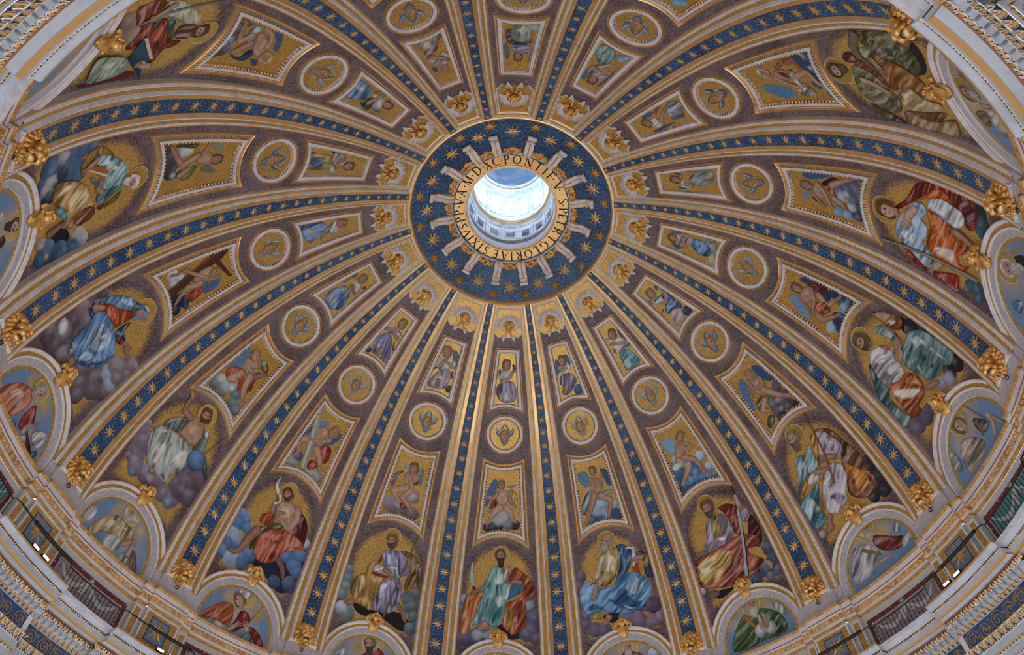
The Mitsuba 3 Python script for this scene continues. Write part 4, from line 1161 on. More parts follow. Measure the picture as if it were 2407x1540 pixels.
# ---- the pictures
FIG = """
@S 0
cloud C 4d4a62 0 225,537,50 250,454,62 223,373,61 252,320,45 194,342,49 -221,316,57 -123,318,69
cloud C 7c8797 0 213,533,40 -253,570,30 -140,333,47 -65,329,41
cloud C 43606a 0 -265,507,27
shadow P 1c1c28 60 -201,390 -35,415 33,343 83,303 165,319 140,392 32,416 -84,397
halo O b08a3c 0 0,891,63
robe P 5f8f92 82 -61,803 -13,811 41,784 64,733 69,691 113,699 174,681 176,635 131,606 80,582 46,565 39,490 32,433 -1,390 -51,390 -102,427 -135,401 -194,390 -171,457 -157,516 -142,566 -110,618 -145,629 -121,677 -88,712 -73,764
robe P a9c4c0 82 -47,782 23,780 39,691 -8,669 -48,680 -46,740
robe P b4c6c4 71 -32,597 28,615 34,548 -12,514 -37,555
robe P 9cc0bd 62 -150,549 -92,594 -37,621 -99,569 -140,525
robe P 2f6c74 76 -68,406 -37,497 29,556 39,482 15,408 -26,397
robe P 4b7c84 62 -112,673 -63,730 -53,659 -93,636
robe P 3d7478 77 -153,442 -132,534 -99,569 -105,494 -127,419
sword Q 9fb3bf 0 -200,838 -213,781 -212,704 -194,655 -179,660 -189,740 -195,808
sword Q 4a2a22 0 -195,658 -177,662 -167,630 -183,624
cloak P a8602a 83 -187,618 -102,627 -126,584 -149,533 -162,450 -200,406 -204,333 -263,324 -261,418 -250,517 -237,584
cloak P 6e2a1c 83 -231,486 -222,552 -177,589 -157,603 -198,529 -210,438 -222,404
cloak P c08a4a 82 -156,599 -123,613 -148,549 -169,466 -185,530
cloak P 9c4a22 60 58,793 111,806 155,775 208,731 252,670 269,610 234,578 183,572 193,497 190,399 157,367 116,334 66,350 15,408 39,482 46,556 114,573 166,606 179,656 156,707 104,720 69,699 52,682
cloak P b89aa0 81 23,776 75,810 115,803 69,776 57,678 26,690
cloak P 6a1f1c 48 191,736 256,661 266,614 226,583 157,571 204,630 213,688
cloak P a07a3a 80 46,556 98,515 117,441 107,335 74,344 19,408 31,482
cloak P 5e1c18 80 115,532 170,564 167,481 140,400 119,376
book Q 3c6a96 0 78,695 149,688 121,605 55,571
book Q d8d4cc 0 69,695 83,701 58,576 43,580
hand L 9a7866 0 152,694,29 108,703,33 82,687,19
hand L 8d6a5c 0 -145,637,29 -183,614,31
foot P a07868 3 -119,426 -87,431 -66,406 -49,374 -83,363 -141,357 -155,367 -129,395
head H a27a66 94 1,880,39 4a4038 1.9 3c2a22 0
@S 15
cloud C 5f747c 0 -249,596,33 -244,547,41 -246,493,41 -256,436,40 -191,322,49
cloud C 8f9fae 0 -232,346,44
cloud C 4a5a60 0 197,512,48 224,463,48 251,411,37 242,320,40 240,554,35 293,357,32
shadow P 14161f 71 -190,416 -29,379 148,420 206,382 271,345 279,296 173,291 44,356 -118,331
halo O b08a3c 0 -7,902,62
robe P 8183a6 98 -59,782 -5,816 59,813 110,806 131,744 115,672 110,619 139,592 146,518 137,434 95,392 39,378 -24,387 -37,417 -22,496 -21,562 13,605 46,613 7,662 -27,696
robe P c9bfd0 93 -22,566 24,595 64,592 26,532 5,461 -17,522
robe P aeb0cc 99 -31,781 19,794 39,713 0,694
robe P 4a4a70 92 80,579 137,596 139,484 116,413 83,430 104,517
robe P b3b0c8 93 -16,398 -6,466 19,522 29,442 20,387
cloak P a5813c 84 -59,783 -59,721 -100,703 -135,665 -130,607 -161,600 -195,563 -215,507 -200,445 -163,440 -129,408 -91,394 -44,373 -36,418 -20,496 -18,571 19,615 -14,623 -77,614 -95,643 -87,688 -36,711
cloak P c8b07a 94 -183,583 -137,606 -106,564 -125,501 -129,417 -165,448 -178,526
cloak P 6b4e22 73 -102,540 -46,522 -22,504 -30,428 -57,427 -82,496
cloak P 7d5f30 82 57,821 135,831 208,786 255,718 265,609 201,578 166,539 146,602 164,674 170,726 130,787
cloak P 3f2a20 82 157,775 224,755 260,676 258,603 213,612 211,701
sash L b9c4b4 0 27,691,22 70,697,20 84,656,15 120,630,13 147,649,12
arm P cfc6c6 34 -83,638 -85,680 -36,695 -3,677 -11,639 -64,613
hand L 9a7868 0 -7,667,29 32,652,32 55,628,17
book Q 7d2a2a 0 -87,635 35,629 19,613 -85,612
staff L 7b6138 0 168,953,5 160,894,9 52,358,13
staff L 7b6138 0 159,897,5 162,925,5 178,948,4
arm L 7a7c9e 0 136,676,37 155,728,34
hand L 9a7868 0 143,777,27 148,732,31
foot P a07868 17 -240,379 -204,403 -186,433 -163,416 -159,379 -196,372
foot L 8a6656 0 132,457,29 174,417,31 190,379,34 204,356,19
head H aa8068 112 -6,873,38 6e5238 .75 5a4030 -1
@S 14
cloud C 4f6f98 0 -234,602,41 -237,557,48 -201,596,33 -176,551,33 -237,357,42
cloud C 8496aa 0 -225,471,52 -182,339,54
cloud C 4a648a 0 -240,413,40 -108,355,47 -82,410,48 -166,430,38
shadow P 14213a 83 -145,409 -80,461 -5,400 120,478 105,530 234,625 278,550 270,429 271,330 188,279 119,321 55,348
cloud C 4a6a92 0 144,524,46 220,555,50 214,488,49 248,453,41
cloud C 3a4668 0 138,338,40 232,363,48
cloud C 8d97a4 0 236,645,29
halo O b8924a 0 -18,907,57
cloak P 5e1a20 100 99,826 164,796 204,743 223,669 227,601 187,638 125,652 116,727
cloak P 9c4426 86 -70,761 -88,705 -128,673 -119,627 -80,621 -35,647 -25,688 -60,717
robe P 4b4222 66 -118,584 -38,648 0,685 67,675 -22,618 -71,567 -78,491 -86,437 -107,455 -97,528
body P ab8a76 28 -59,793 -30,829 24,844 90,829 115,798 114,726 105,667 55,669 -3,691 -36,708 -66,753
body P c4a690 29 -36,788 5,820 54,802 64,745 19,721 -21,743
cloak P a04a2c 84 -74,574 -18,628 49,663 144,661 210,641 235,607 180,564 112,534 105,471 63,427 3,403 -41,415 -78,453 -81,511
cloak P ba7459 84 -57,558 -6,604 62,638 106,608 59,549 -21,524
cloak P 5f1f1c 63 117,543 149,610 223,612 180,564
cloak P 6a2622 105 29,451 37,505 84,520 91,463 58,428
cloak P c07c62 100 -35,426 -58,489 -50,528 -13,463 -4,407
arm L a5826e 0 -64,785,41 -72,732,37 -46,727,34 3,752,29
arm L b08c78 0 86,818,51 109,759,49 87,681,42 -23,711,29
leg L 946e5a 0 -107,573,55 -132,491,50 -153,411,35 -184,379,32 -229,376,17
leg L 7d5a4a 0 105,471,41 147,441,38 167,408,34 177,378,20
staff L 6a5238 0 -127,948,10 -72,799,10 -19,630,8
staff L 7a6040 0 -171,932,7 -89,976,7
banner P cfc9c4 109 -126,964 -138,909 -126,862 -91,837 -57,819 -62,803 -92,783 -90,764 -60,779 -40,822 -82,861 -116,895 -119,939
head H b08a74 139 -25,878,35 5a3c2a .35 5a3c2a -1
@S 13
cloud C 6b6070 0 -257,563,44 -206,505,61 -189,435,60 -145,392,51 -63,403,52 19,411,52 79,399,52 143,409,53
cloud C 584a58 0 169,558,81 208,601,73 157,483,71 222,492,62 258,585,45
cloud C 6a7898 0 -248,607,23 -223,403,22 -141,354,25 144,379,35
cloud C 8a7f88 0 -174,407,34 -26,404,35
shadow P 3a2c34 101 -250,505 -215,539 -154,522 -133,488 -196,482
cloak P 5b655c 102 -180,666 -175,714 -132,783 -82,819 -45,820 -47,759 -66,709 -131,689
cloak P a3adab 81 -182,684 -167,734 -125,790 -72,823 -68,807 -128,752 -159,687
robe P 9ba29e 111 -205,582 -201,631 -156,685 -111,697 -49,706 22,720 80,704 102,656 96,584 85,523 52,503 60,467 57,446 17,441 -31,452 -76,444 -117,459 -157,509 -183,549
robe P c2c0b8 100 -141,523 -134,597 -79,626 -51,542 -46,482 -89,464
robe P c8c8c2 77 -4,563 2,656 64,690 91,646 81,571 41,515
robe P 6c7878 111 -74,586 -78,638 -43,660 -29,562 5,483 -24,501
robe P 55625e 108 -11,459 19,496 63,464 57,446 24,447
robe P d0cdc4 61 -203,607 -159,673 -106,679 -164,612
cloak P 7c8882 100 63,712 68,786 48,862 96,859 117,807 145,762 127,723 86,710
cloak P c8ccc8 112 45,865 95,861 111,813 74,815
cloak P 3c463e 119 136,743 188,729 263,644 259,624 208,656 174,706
globe C 5f83b0 0 133,677,64
body P a5826e 44 -80,845 -22,873 30,869 71,812 75,757 55,714 -18,718 -66,709 -66,764 -63,802
body P bd9a82 44 -51,791 -20,844 25,828 20,764 -22,749
arm L a07c68 0 -68,833,41 -128,826,37 -146,874,31 -151,918,24
hand L a8846e 0 -149,914,28 -166,933,32 -181,942,20
hand L a07c68 0 153,717,29
staff L 7a6040 0 149,736,6 197,933,5
foot C a58672 0 -47,438,21
glow O c09a4a 0 2,920,70
head H b08a74 116 -2,913,39 5a4028 .3 5a4028 0
@S 12
cloud C 4d424e 0 -228,615,42 -235,675,43 -206,474,58 -126,466,58 -160,331,64 -111,401,65 -208,358,56 -220,304,40
cloud C 6f6268 0 -225,537,62 -159,547,50 -195,402,57 -82,369,49 -99,346,40 -256,335,40
cloud C 5b4e58 0 45,423,50 104,381,49 136,470,67 182,433,58 137,342,49 243,473,42
cloud C 8796a8 0 174,546,47 227,527,43
cloud C 6c6268 0 162,606,52 198,630,52 219,684,44 228,591,52 249,645,44 249,711,26
cloud C b7bcc0 0 -217,408,36 -201,399,32
halo O b8883c 0 2,899,74
cloak P 6f93ba 124 -233,578 -229,635 -203,715 -161,793 -113,849 -65,875 -34,911 7,923 32,899 32,852 -14,807 -76,778 -128,724 -172,688 -218,632
cloak P 9db8d2 117 -177,738 -132,824 -59,863 -18,911 -10,888 -78,808 -127,763
cloak P 2c4c72 136 -226,576 -177,601 -120,622 -138,579 -173,566
robe P a8442a 142 -192,654 -159,713 -96,754 -46,828 -6,820 -12,766 -18,712 -15,685 -74,682 -152,652
robe P c8643c 142 -116,700 -91,748 -32,733 -19,697 -76,692
robe P 7a2820 135 -52,760 -29,813 -9,785 -18,748
sash P b9933e 149 -99,750 -93,759 -17,749 -20,738
cloak P 5b84b0 124 -170,604 -147,661 -81,684 -8,685 52,664 107,635 120,574 107,506 55,449 -1,409 -49,403 -101,415 -128,477 -133,548 -144,571
cloak P a4bcd2 118 -105,577 -97,645 -27,670 34,651 57,604 39,539 -7,499 -68,514
cloak P c4cfd6 105 -44,575 -36,643 11,644 -12,582
cloak P 2a4a76 132 -103,437 -126,505 -120,553 -82,519 -73,455
cloak P 24406a 71 -16,400 28,472 90,547 89,636 114,632 121,573 106,502 44,434
cloak P 7ea2c6 102 -44,423 -27,497 53,533 48,463 -5,416
cloak P 1e3458 119 -3,686 -4,763 9,799 28,740 32,718 85,727 90,693 60,663
cloak P 7396bc 119 -3,686 26,731 86,729 41,704 15,678
arm P 8c2e24 131 23,676 45,703 93,718 93,697 70,676
hand L a07868 0 94,713,26 129,707,30 164,696,16
hand L a07868 0 142,733,12 109,706,17
hand L b08876 0 -168,657,24 -188,624,32 -203,601,20 -214,617,12
hand L b08876 0 -184,618,14 -184,595,10
foot C b09484 0 -75,398,18
veil P 9cb8d2 123 -14,807 29,853 36,897 11,924 -29,914 -57,883 -15,899 19,893 15,858 -11,827
head H b58a76 43 2,868,30 5b7fa6 0 000000 0
@S 11
cloud C 3c5470 0 -235,525,48 -223,472,56 -179,435,63 -181,369,63 -131,356,55 -126,531,56 -240,581,40 -132,471,40
cloud C 8b8a90 0 -232,419,41 -124,374,39 -99,350,35 216,568,45 233,594,33
cloud C 22344c 0 -148,442,47 -54,378,39
shadow P 10121c 136 163,390 118,437 154,507 198,524 237,493 223,437
cloud C 2c4a66 0 253,532,48 249,453,56 214,376,55 233,340,39
cloud C 9a7c5c 0 235,375,22
cloud C 857a7c 0 165,347,31
halo O ac8434 0 8,912,61
cloak P ac7c3c 171 -116,541 -165,546 -217,589 -222,645 -189,698 -145,741 -165,688 -178,626 -159,589 -122,569 -69,577
cloak P 8c5c22 153 -118,570 -162,605 -170,628 -136,595 -96,584
robe P 8fb0b4 152 -151,616 -184,615 -174,669 -140,746 -92,819 -42,837 20,838 45,785 40,714 -2,674 -41,692 -72,716 -120,650
robe P c0d2d2 137 -162,630 -157,690 -107,755 -74,797 -51,768 -93,707 -128,648
robe P 467c86 147 24,712 21,781 18,828 53,786 77,736 100,712 87,672 39,662
robe P 80aab2 130 30,670 39,723 89,724 99,686 64,670
robe P a8c4c4 166 -49,691 -58,740 -11,775 6,726
cloak P b08a4e 143 -62,394 -111,409 -95,496 -56,571 -11,621 49,646 100,664 126,618 141,567 163,529 147,489 120,450 95,487 25,456 -10,401
cloak P cdb98c 136 -10,494 -44,564 -5,618 43,628 72,563 98,513 30,486
cloak P d6c8a0 128 -89,414 -83,490 -57,545 -35,465 -22,425
cloak P 6e3a1c 125 79,580 80,650 125,671 155,629 160,559 135,532
cloak P 8c5a26 139 120,450 95,504 115,557 164,533 150,494
cloak P 7a4a20 145 95,673 101,739 52,812 40,823 101,791 116,740 121,679
book Q a8642e 0 -128,597 -113,677 -71,720 -34,694 -117,595
book Q cfc6b8 0 -117,595 -56,715 -50,704 -107,594
hand L a88470 0 -160,639,26 -139,607,32 -118,570,21
hand L a88470 0 32,700,28 3,666,33 -23,679,18
scroll P 8fa4c0 73 -66,604 -65,636 -15,667 -13,650
robe P 5c8a96 141 5,411 32,474 91,496 92,470 34,423
foot P 8a6a58 67 95,479 107,411 112,373 147,371 147,403 125,454 110,488
head H b8907c 67 14,874,36 c8c4c0 .9 d0ccc8 1
@S 10
cloud C 7d6a60 0 13,460,60 -61,450,60 -66,383,47
robe P 7c3420 25 -139,374 -149,420 -173,437 -173,530 -135,549 -96,516 -58,509 -45,564 -77,591 -72,632 -15,677 42,733 40,819 86,782 94,738 146,734 185,718 127,662 68,561 103,540 88,493 35,520 -27,509 -36,459
robe P a04a2a 11 31,587 -26,595 -58,623 36,713 44,683 70,661
robe P 5a2018 9 70,647 62,727 44,808 83,780 91,736 83,671
robe P 9c4c2c 24 90,523 36,549 -32,575 -20,529 23,524
tunic P b0a890 30 -173,530 -179,635 -134,741 -120,797 -75,829 -53,820 -49,748 -68,687 -91,614 -109,546 -135,570
tunic P 8a8a72 15 -91,614 -76,701 -37,716 -9,703 -46,648
tunic P 3c5048 26 -78,619 -68,687 -29,701 34,755 36,727
beard P 5c3c26 107 9,734 -37,730 -55,773 -54,826 -30,856 4,871 28,839 34,762
halo O b08e44 0 -18,904,69
head H b08a76 124 -21,871,40 4a3426 .2 5c3c26 0
sword L 6f8794 0 -50,489,16 -77,534,12 -97,571,18 -207,840,8
sword L 6f8794 0 -35,572,9 -103,566,9
hand L a88e78 0 -149,585,41 -115,561,34 -83,528,24
book Q 2c4a66 0 34,561 104,554 124,576 141,554 253,695 184,667 143,685
book Q 1c3048 0 110,552 184,667 257,697 144,556
book Q cfc6a8 0 29,561 26,582 139,701 144,686
hand L b8947e 0 184,703,40 183,664,27 176,634,13
hand L b8947e 0 165,668,15 155,640,12
robe P 7d8c7c 162 106,351 112,437 120,518 168,586 209,566 227,516 240,436 241,354 198,356 150,343
robe P a8ac94 152 156,381 128,428 144,522 172,569 187,524 187,429
robe P 4f6a60 102 209,357 212,486 201,547 236,487 241,357
shadow P 5a1a20 97 247,321 240,436 214,555 207,634 240,669 258,583 266,452 269,374
@S 1
cloud C 5d5068 0 -231,697,38 -254,632,42 -241,431,41 -247,382,41 -188,333,48 -124,323,44
cloud C 6d6078 0 32,374,52 109,341,56 196,320,44 252,329,36
cloud C 4a3e58 0 225,418,48 166,376,40
shadow P 201a30 48 -141,432 38,406 229,474 276,420 245,355 159,345 32,374 -88,349
halo O b08a3c 0 -4,919,66
robe P a88f62 69 -77,825 -25,841 61,865 92,840 65,760 23,684 -36,646 -97,598 -109,626 -170,645 -130,706 -92,768
robe P cdc0a4 69 -72,825 -1,827 43,782 21,693 -45,690 -76,713 -92,674 -156,651 -118,721
robe P 8c6e3c 69 -67,618 23,684 8,653 -43,613 -99,582
cloak P 2c5484 68 48,868 99,871 140,836 162,795 137,725 88,660 3,579 -24,576 17,651 56,736 76,809
cloak P 5a86b4 67 95,856 134,829 104,733 47,670 77,774
cloak P 1c3a62 66 171,793 248,780 265,630 264,588 215,602 217,686
cloak P 5f93c0 28 -167,661 -106,592 -29,594 70,656 141,664 210,620 245,544 234,497 177,430 119,395 36,398 -59,421 -130,446 -216,431 -239,447 -263,524 -261,591 -226,645
cloak P 8cb4d2 30 -163,610 -119,569 -15,483 51,477 -57,532 -106,592 -191,648 -239,613 -242,538 -186,572
cloak P a0c0d4 47 78,612 153,636 199,573 156,493 98,499 67,556
cloak P 3a6a9c 38 1,571 73,588 87,485 183,461 121,403 22,409 -51,473 -106,542 -27,510
cloak P 2e5a8c 51 -124,486 -59,425 -155,450 -214,443 -233,487 -177,520
cloak P b4c8d4 7 9,477 92,426 177,430 104,403 41,421
tunic P a08444 71 -207,434 -130,446 -111,410 -139,390 -208,397
book Q 9c4424 0 142,706 216,720 208,612 133,666
book Q b0843c 0 185,721 221,723 212,611 185,627
square Q b9c8d4 0 119,840 183,826 158,692 140,698 164,812 121,829
hand L a88470 0 238,736,37 186,746,34 149,739,22
arm P 8c7444 44 224,753 269,756 260,682 228,658 213,687
hand L a88470 0 -142,611,28 -148,574,30 -162,539,23
hand L a88470 0 -181,554,12 -145,536,12
foot P a07868 170 -100,425 -55,400 -67,378 -96,351 -130,342 -136,357 -107,385
foot P a07868 166 135,392 191,378 225,341 213,324 172,326 153,355
head H b08a76 63 -7,905,42 8a8074 1.2 a09a90 -1
@S 2
cloud C 3c4458 0 243,464,42 247,391,42 180,354,50 91,327,42
shadow P 141824 34 -84,343 60,368 215,407 268,353 203,299 99,323 41,368 -34,348 -156,302 -205,321 -161,365
cloud C 53586a 0 243,322,33 188,307,33
halo O a88234 0 -24,912,66
robe P 7f7488 54 -79,801 -36,815 57,813 72,738 86,683 52,634 9,608 -59,612 -81,631 -147,594 -174,624 -164,658 -117,685 -108,738
robe P a39aa8 55 -70,787 -8,787 -48,682 -108,662 -163,638 -126,688
tunic P 96834a 54 -44,809 11,783 9,683 -62,674 -73,693
arm P 7f7488 29 173,771 231,758 227,693 183,670 150,707
cloak P 7a2a1e 41 35,853 100,854 150,827 169,783 139,685 113,613 71,653 85,702 75,765 61,820
cloak P b0683a 46 128,785 149,755 122,693 104,637 94,698
cloak P 551418 30 235,727 253,604 232,524 195,489 169,520 157,619
cloak P 8c4530 23 -100,611 -7,616 60,630 135,616 198,579 221,521 162,506 114,530 109,478 199,415 155,384 81,349 -22,378 -62,351 -149,369 -283,416 -266,541 -244,597 -190,608
cloak P c8a868 25 -239,585 -115,599 -5,578 16,559 -17,483 -74,463 -160,391 -260,430 -270,506
cloak P d8cca4 17 -250,544 -180,562 -112,561 -177,497 -212,456 -250,507
cloak P c49a5a 7 -257,437 -160,391 -69,452 -112,416 -166,376 -275,413
cloak P 6c241c 33 16,559 126,598 207,555 209,518 130,522 44,509 -24,397 -75,365 -17,483
cloak P a2523c 33 37,494 116,493 175,428 108,389 11,390
cloak P b03c2a 4 -115,599 -76,620 2,593 29,608 -33,582 -97,573
saw Q 9db4c4 0 158,779 173,771 151,688 127,597 77,440 54,366 30,371 79,511 109,606
saw Q 2c2a2c 0 147,680 131,600 81,438 60,368 53,371 73,442 123,599
staff L 3c2c24 0 197,932,13 189,859,13 160,782,14
hand L b09488 0 189,859,32 187,831,34 187,797,36
sash P c8c4c4 155 -48,677 30,673 28,660 -10,631 -38,647
hand L 806454 0 -158,613,27 -194,623,30 -229,609,23
foot P 9a8276 153 205,408 237,370 228,330 203,330 190,376 170,395
foot P 6a5a58 159 -210,384 -158,346 -178,319 -239,329 -254,339
cloud C 8f9098 0 -270,389,22
head H a28074 93 -19,882,46 5c463a .85 5a4638 -1
@S 3
cloud C 23262c 0 231,459,44 240,369,52 234,303,43 162,323,43 233,490,35
shadow P 0e1014 13 243,556 230,429 277,337 272,261 197,304 163,353
halo O a0803a 0 -25,934,67
cloak P 6b4322 18 94,864 151,834 198,766 208,677 230,601 239,538 217,472 231,387 210,334 118,329 58,377 28,431 77,507 118,613 183,666 156,782 107,834
cloak P c07c2a 14 131,568 173,511 219,418 218,388 133,377 68,389 104,463
cloak P 4a1a1c 13 177,486 225,423 210,334 168,359
cloak P 9c5a24 26 121,616 150,574 118,494 66,401 35,425 77,507
robe P a49aa6 30 88,851 138,822 168,737 183,666 156,624 93,629 58,665 59,710 15,691 -23,678 15,759 51,820
robe P c9c2cc 23 98,825 144,770 159,699 147,643 98,664 89,728
robe P b3aab8 34 -70,605 34,652 107,600 90,507 18,450 20,406 -55,402 -82,382 -146,424 -120,493 -94,559
robe P d4ced6 17 -63,599 3,601 47,532 -7,512 -64,535 -76,566
robe P 716a80 41 -18,499 20,437 17,409 -67,402 -71,477 -114,436 -84,508
robe P cac2cc 29 -119,677 -47,664 -69,615 -133,621 -147,643
cloak P b4823c 30 81,852 104,843 -4,684 -21,665 -25,690 17,769 28,817 54,853
cloak P b07a34 36 -103,698 -82,692 -151,646 -209,602 -263,576 -236,622 -170,661
cloak P a87a3c 41 -74,608 -16,594 -73,586 -125,518 -152,433 -165,463 -160,512 -111,572
cape P 7fa4b0 39 -102,823 -46,788 20,824 0,772 -14,681 -76,676 -112,694 -193,656 -261,596 -223,656 -159,731 -135,804
cape P aecbd0 33 -127,786 -42,762 -48,710 -111,727 -153,738
cape P 4d7c8a 38 -245,585 -136,601 -82,614 -143,510 -189,480 -202,511 -152,433 -190,377 -275,385 -279,502 -278,554
cape P 9fbcc2 33 -250,577 -170,573 -164,515 -175,449 -214,477 -268,431 -279,502
hand L 9c7c70 0 92,658,33 59,681,39 35,691,26
hand L a48878 0 -61,664,31 -17,639,35 18,627,24
staff L 8a4a34 0 121,984,7 94,864,8 59,710,9 -2,534,11
foot P 9a7c70 145 -142,421 -121,400 -154,363 -149,339 -174,316 -208,324 -204,347 -173,376
cloud C 868490 0 -236,341,23
head H b09080 79 -44,914,42 7a6a58 1.5 6c5c48 -1
@S 4
cloud C 1c1a24 0 217,652,52 263,597,43 229,336,41 160,356,41
cloud C 7d7a88 0 135,343,41 79,367,33
cloud C 54485c 0 -203,379,51 -134,358,42 -90,365,34
shadow P 100e14 169 229,760 237,690 250,602 165,674 163,705
halo O b08c40 0 -35,920,72
cape P 3c5c60 10 -123,820 -151,760 -169,703 -167,636 -195,607 -255,578 -267,593 -265,653 -226,709 -176,779
robe P b9b9bc 176 -79,844 -14,809 50,731 39,693 -10,680 -10,614 -39,588 -110,603 -173,655 -168,715 -134,792
robe P d8d6d4 171 -88,828 -12,778 -19,719 -73,724 -109,772
robe P a8582c 174 -1,805 52,743 39,693 13,702 0,761 -18,786
robe P 9c5028 170 -160,652 -84,595 -19,587 16,518 0,465 -46,427 -128,431 -115,394 -172,401 -217,440 -198,477 -190,552 -175,620
robe P c4bcb0 169 -171,628 -106,560 -38,488 -26,450 -84,449 -165,522 -189,587
robe P c07838 177 -85,572 -27,572 8,503 -19,465 -56,522
robe P bdb4ac 1 -216,582 -198,488 -204,437 -204,519
robe P 7c2c1c 171 -190,575 -134,473 -90,422 -147,453 -191,528
robe P 8c3a1e 19 -103,697 -56,689 -119,665 -148,625 -167,648
arm P 9c5626 169 177,783 238,752 216,709 158,713 137,757 132,808
arm P cfcac4 153 161,808 209,763 183,745 147,772
cape P 7a9494 171 49,876 123,836 141,780 119,687 60,649 57,680 80,744 65,823
cape P 5b797c 7 96,666 178,669 236,618 258,564 264,454 266,368 230,357 186,368 169,402 112,395 25,446 33,484 5,556 11,625
cape P a4b8b6 171 136,662 214,610 211,567 208,483 214,402 199,374 183,419 178,512 172,572 125,572 145,623
cape P 2c4448 8 109,608 155,544 141,452 113,417 90,470 95,537
cape P 8ca8a8 9 102,658 103,616 75,527 31,450 41,510 35,593
cape P 7d9698 2 -208,598 -223,530 -198,442 -216,417 -273,422 -287,483 -268,557
hand P b0907c 145 148,903 178,877 216,807 203,787 161,808 130,849 131,876
hand L b0907c 0 13,648,35 52,661,40 69,691,26
hand L b0907c 0 53,673,16 95,681,11
arm L cfcac8 0 -72,669,53 -14,645,39
staff L a86844 0 158,949,7 141,854,9 112,681,11
foot P 9a7c6a 129 -1,448 65,414 86,381 60,378 1,411 -20,437
head H b08a76 105 -42,908,46 5c4a34 .55 5c4a34 -1
@S 5
shadow P 1a3240 150 274,348 271,303 205,279 144,290 90,332 96,365 176,340
cloud C 2c4a58 0 166,315,37 116,324,31 -187,334,43 -219,307,31 -194,367,37
cloud C 58404e 0 -238,268,25
halo O a88436 0 3,916,80
cloak P 7c2218 152 45,851 110,770 223,708 255,629 265,543 266,445 265,368 225,332 168,334 93,371 94,418 169,419 176,497 231,503 242,566 179,641 100,744 23,839
cloak P c05a1e 148 100,744 174,655 248,565 225,504 204,500 186,528 192,574 160,644 137,673
cloak P 4a1a26 150 240,482 256,376 214,343 123,357 106,417 175,418
cloak P 861f18 163 -141,827 -173,776 -213,687 -237,614 -203,534 -167,441 -256,434 -260,497 -249,612 -237,741
cloak P c4501e 160 -233,607 -244,528 -239,437 -264,436 -261,511
cloak P a04a20 158 -191,788 -225,714 -237,656 -231,742
robe P 9ab0ca 162 -80,856 7,812 76,760 111,730 125,675 92,647 50,660 31,695 -4,642 -59,655 -96,682 -140,624 -176,607 -228,615 -228,650 -200,717 -162,748 -137,834
robe P c6cfda 158 -88,842 -53,766 -82,710 -114,695 -137,736 -125,820
robe P 7d94b4 150 102,731 119,682 94,657 54,667 39,722
robe P c9d2da 147 154,645 197,553 181,483 170,416 97,424 60,479 91,531 106,596 106,643
robe P 8ea2bc 145 106,596 91,531 66,478 72,518 93,584
cloak P b85c22 155 94,657 94,610 85,544 54,479 27,412 -10,391 -65,443 -81,463 -127,445 -89,384 -135,403 -146,471 -139,569 -140,610 -99,661 -35,642 2,628
cloak P c07a34 151 96,637 68,585 46,566 14,614 33,641
cloak P 8c3418 154 61,545 19,452 -11,395 -63,450 -11,466 12,520
cloak P d0904a 150 -23,628 12,547 -6,533 -54,614 -103,640
cloak P c4b8ae 145 -80,617 -60,532 -45,475 -131,465 -129,549 -139,596
hand L c0a08c 0 69,727,46 25,760,50 -20,779,33
hand L c0a08c 0 4,751,17 -21,748,13
hand L b8988a 0 -166,559,39 -193,584,41 -212,603,33
staff L 8c8478 0 -176,931,12 -162,748,16 -154,581,18 -140,330,21
leg L a8846e 0 49,466,44 39,412,35 26,379,32 19,369,22
cloak P 7d9cc0 155 -56,437 -10,391 -35,384 -64,416
head H c4a08c 94 16,901,49 5a4026 0 5a4026 -1
@S 6
shadow P 1c1820 128 252,377 240,353 161,320 63,359 16,422 90,405
halo O 9c7c3a 0 17,927,78
robe P 55552e 127 241,632 249,513 245,399 183,401 109,375 32,412 13,441 47,501 84,558 110,607 139,645 177,685
robe P 3e452c 125 164,600 166,481 132,407 95,468 100,547
robe P 706a42 121 225,636 232,494 206,448 181,570 193,645
robe P 5f5748 123 193,672 140,619 116,535 84,442 28,415 26,449 74,515 98,616 138,663
robe P 75714a 126 145,723 154,660 109,625 76,675 90,725
robe P 6a664a 128 57,835 34,738 -9,680 -48,696 -91,670 -132,632 -194,651 -217,717 -177,783 -127,862 -63,869
robe P 989070 125 -63,861 -37,775 -73,728 -101,692 -113,750 -102,830
robe P 4c4a32 133 -88,719 -140,637 -198,653 -171,712
sash P 6e3418 118 89,760 36,693 -31,668 -83,656 -40,691 11,736 57,818
cloak P 5a2820 126 107,853 133,780 89,760 65,786 66,847
cloak P 8c5c2c 130 98,625 78,546 36,475 -25,415 -104,460 -52,530 -80,629 -83,656 -15,658 63,632
cloak P a89470 128 -81,638 -47,543 -108,478 -106,372 -148,401 -176,496 -187,601 -140,637
cloak P c4b494 125 -87,625 -68,539 -115,515 -142,596
cloak P 6c4a2c 135 -186,642 -175,529 -155,405 -152,363 -210,430 -231,521 -263,618 -231,646
cloak P 8a6e4a 131 -187,601 -215,514 -213,440 -163,328 -210,325 -263,343 -269,439 -274,556 -258,633
cloak P 8c3c22 136 -176,464 -162,376 -213,440 -225,494
cloak P 5c4c30 134 -150,848 -205,745 -262,635 -261,702 -232,792
strap L 6a6250 0 224,676,50 153,738,47 97,737,30 7,670,16
hand L 9c8070 0 84,669,33 46,661,40 24,650,25
hand L b09484 0 -30,806,33 -59,736,36 -93,688,28
hand L 8c5c50 0 208,381,57 238,322,25
head H b8988a 96 27,927,42 4a3c28 .9 5a4a34 0
@A 0
cloud C 2a2a34 0 -109,1084,30 -59,1089,36 100,1107,36 -23,1084,32
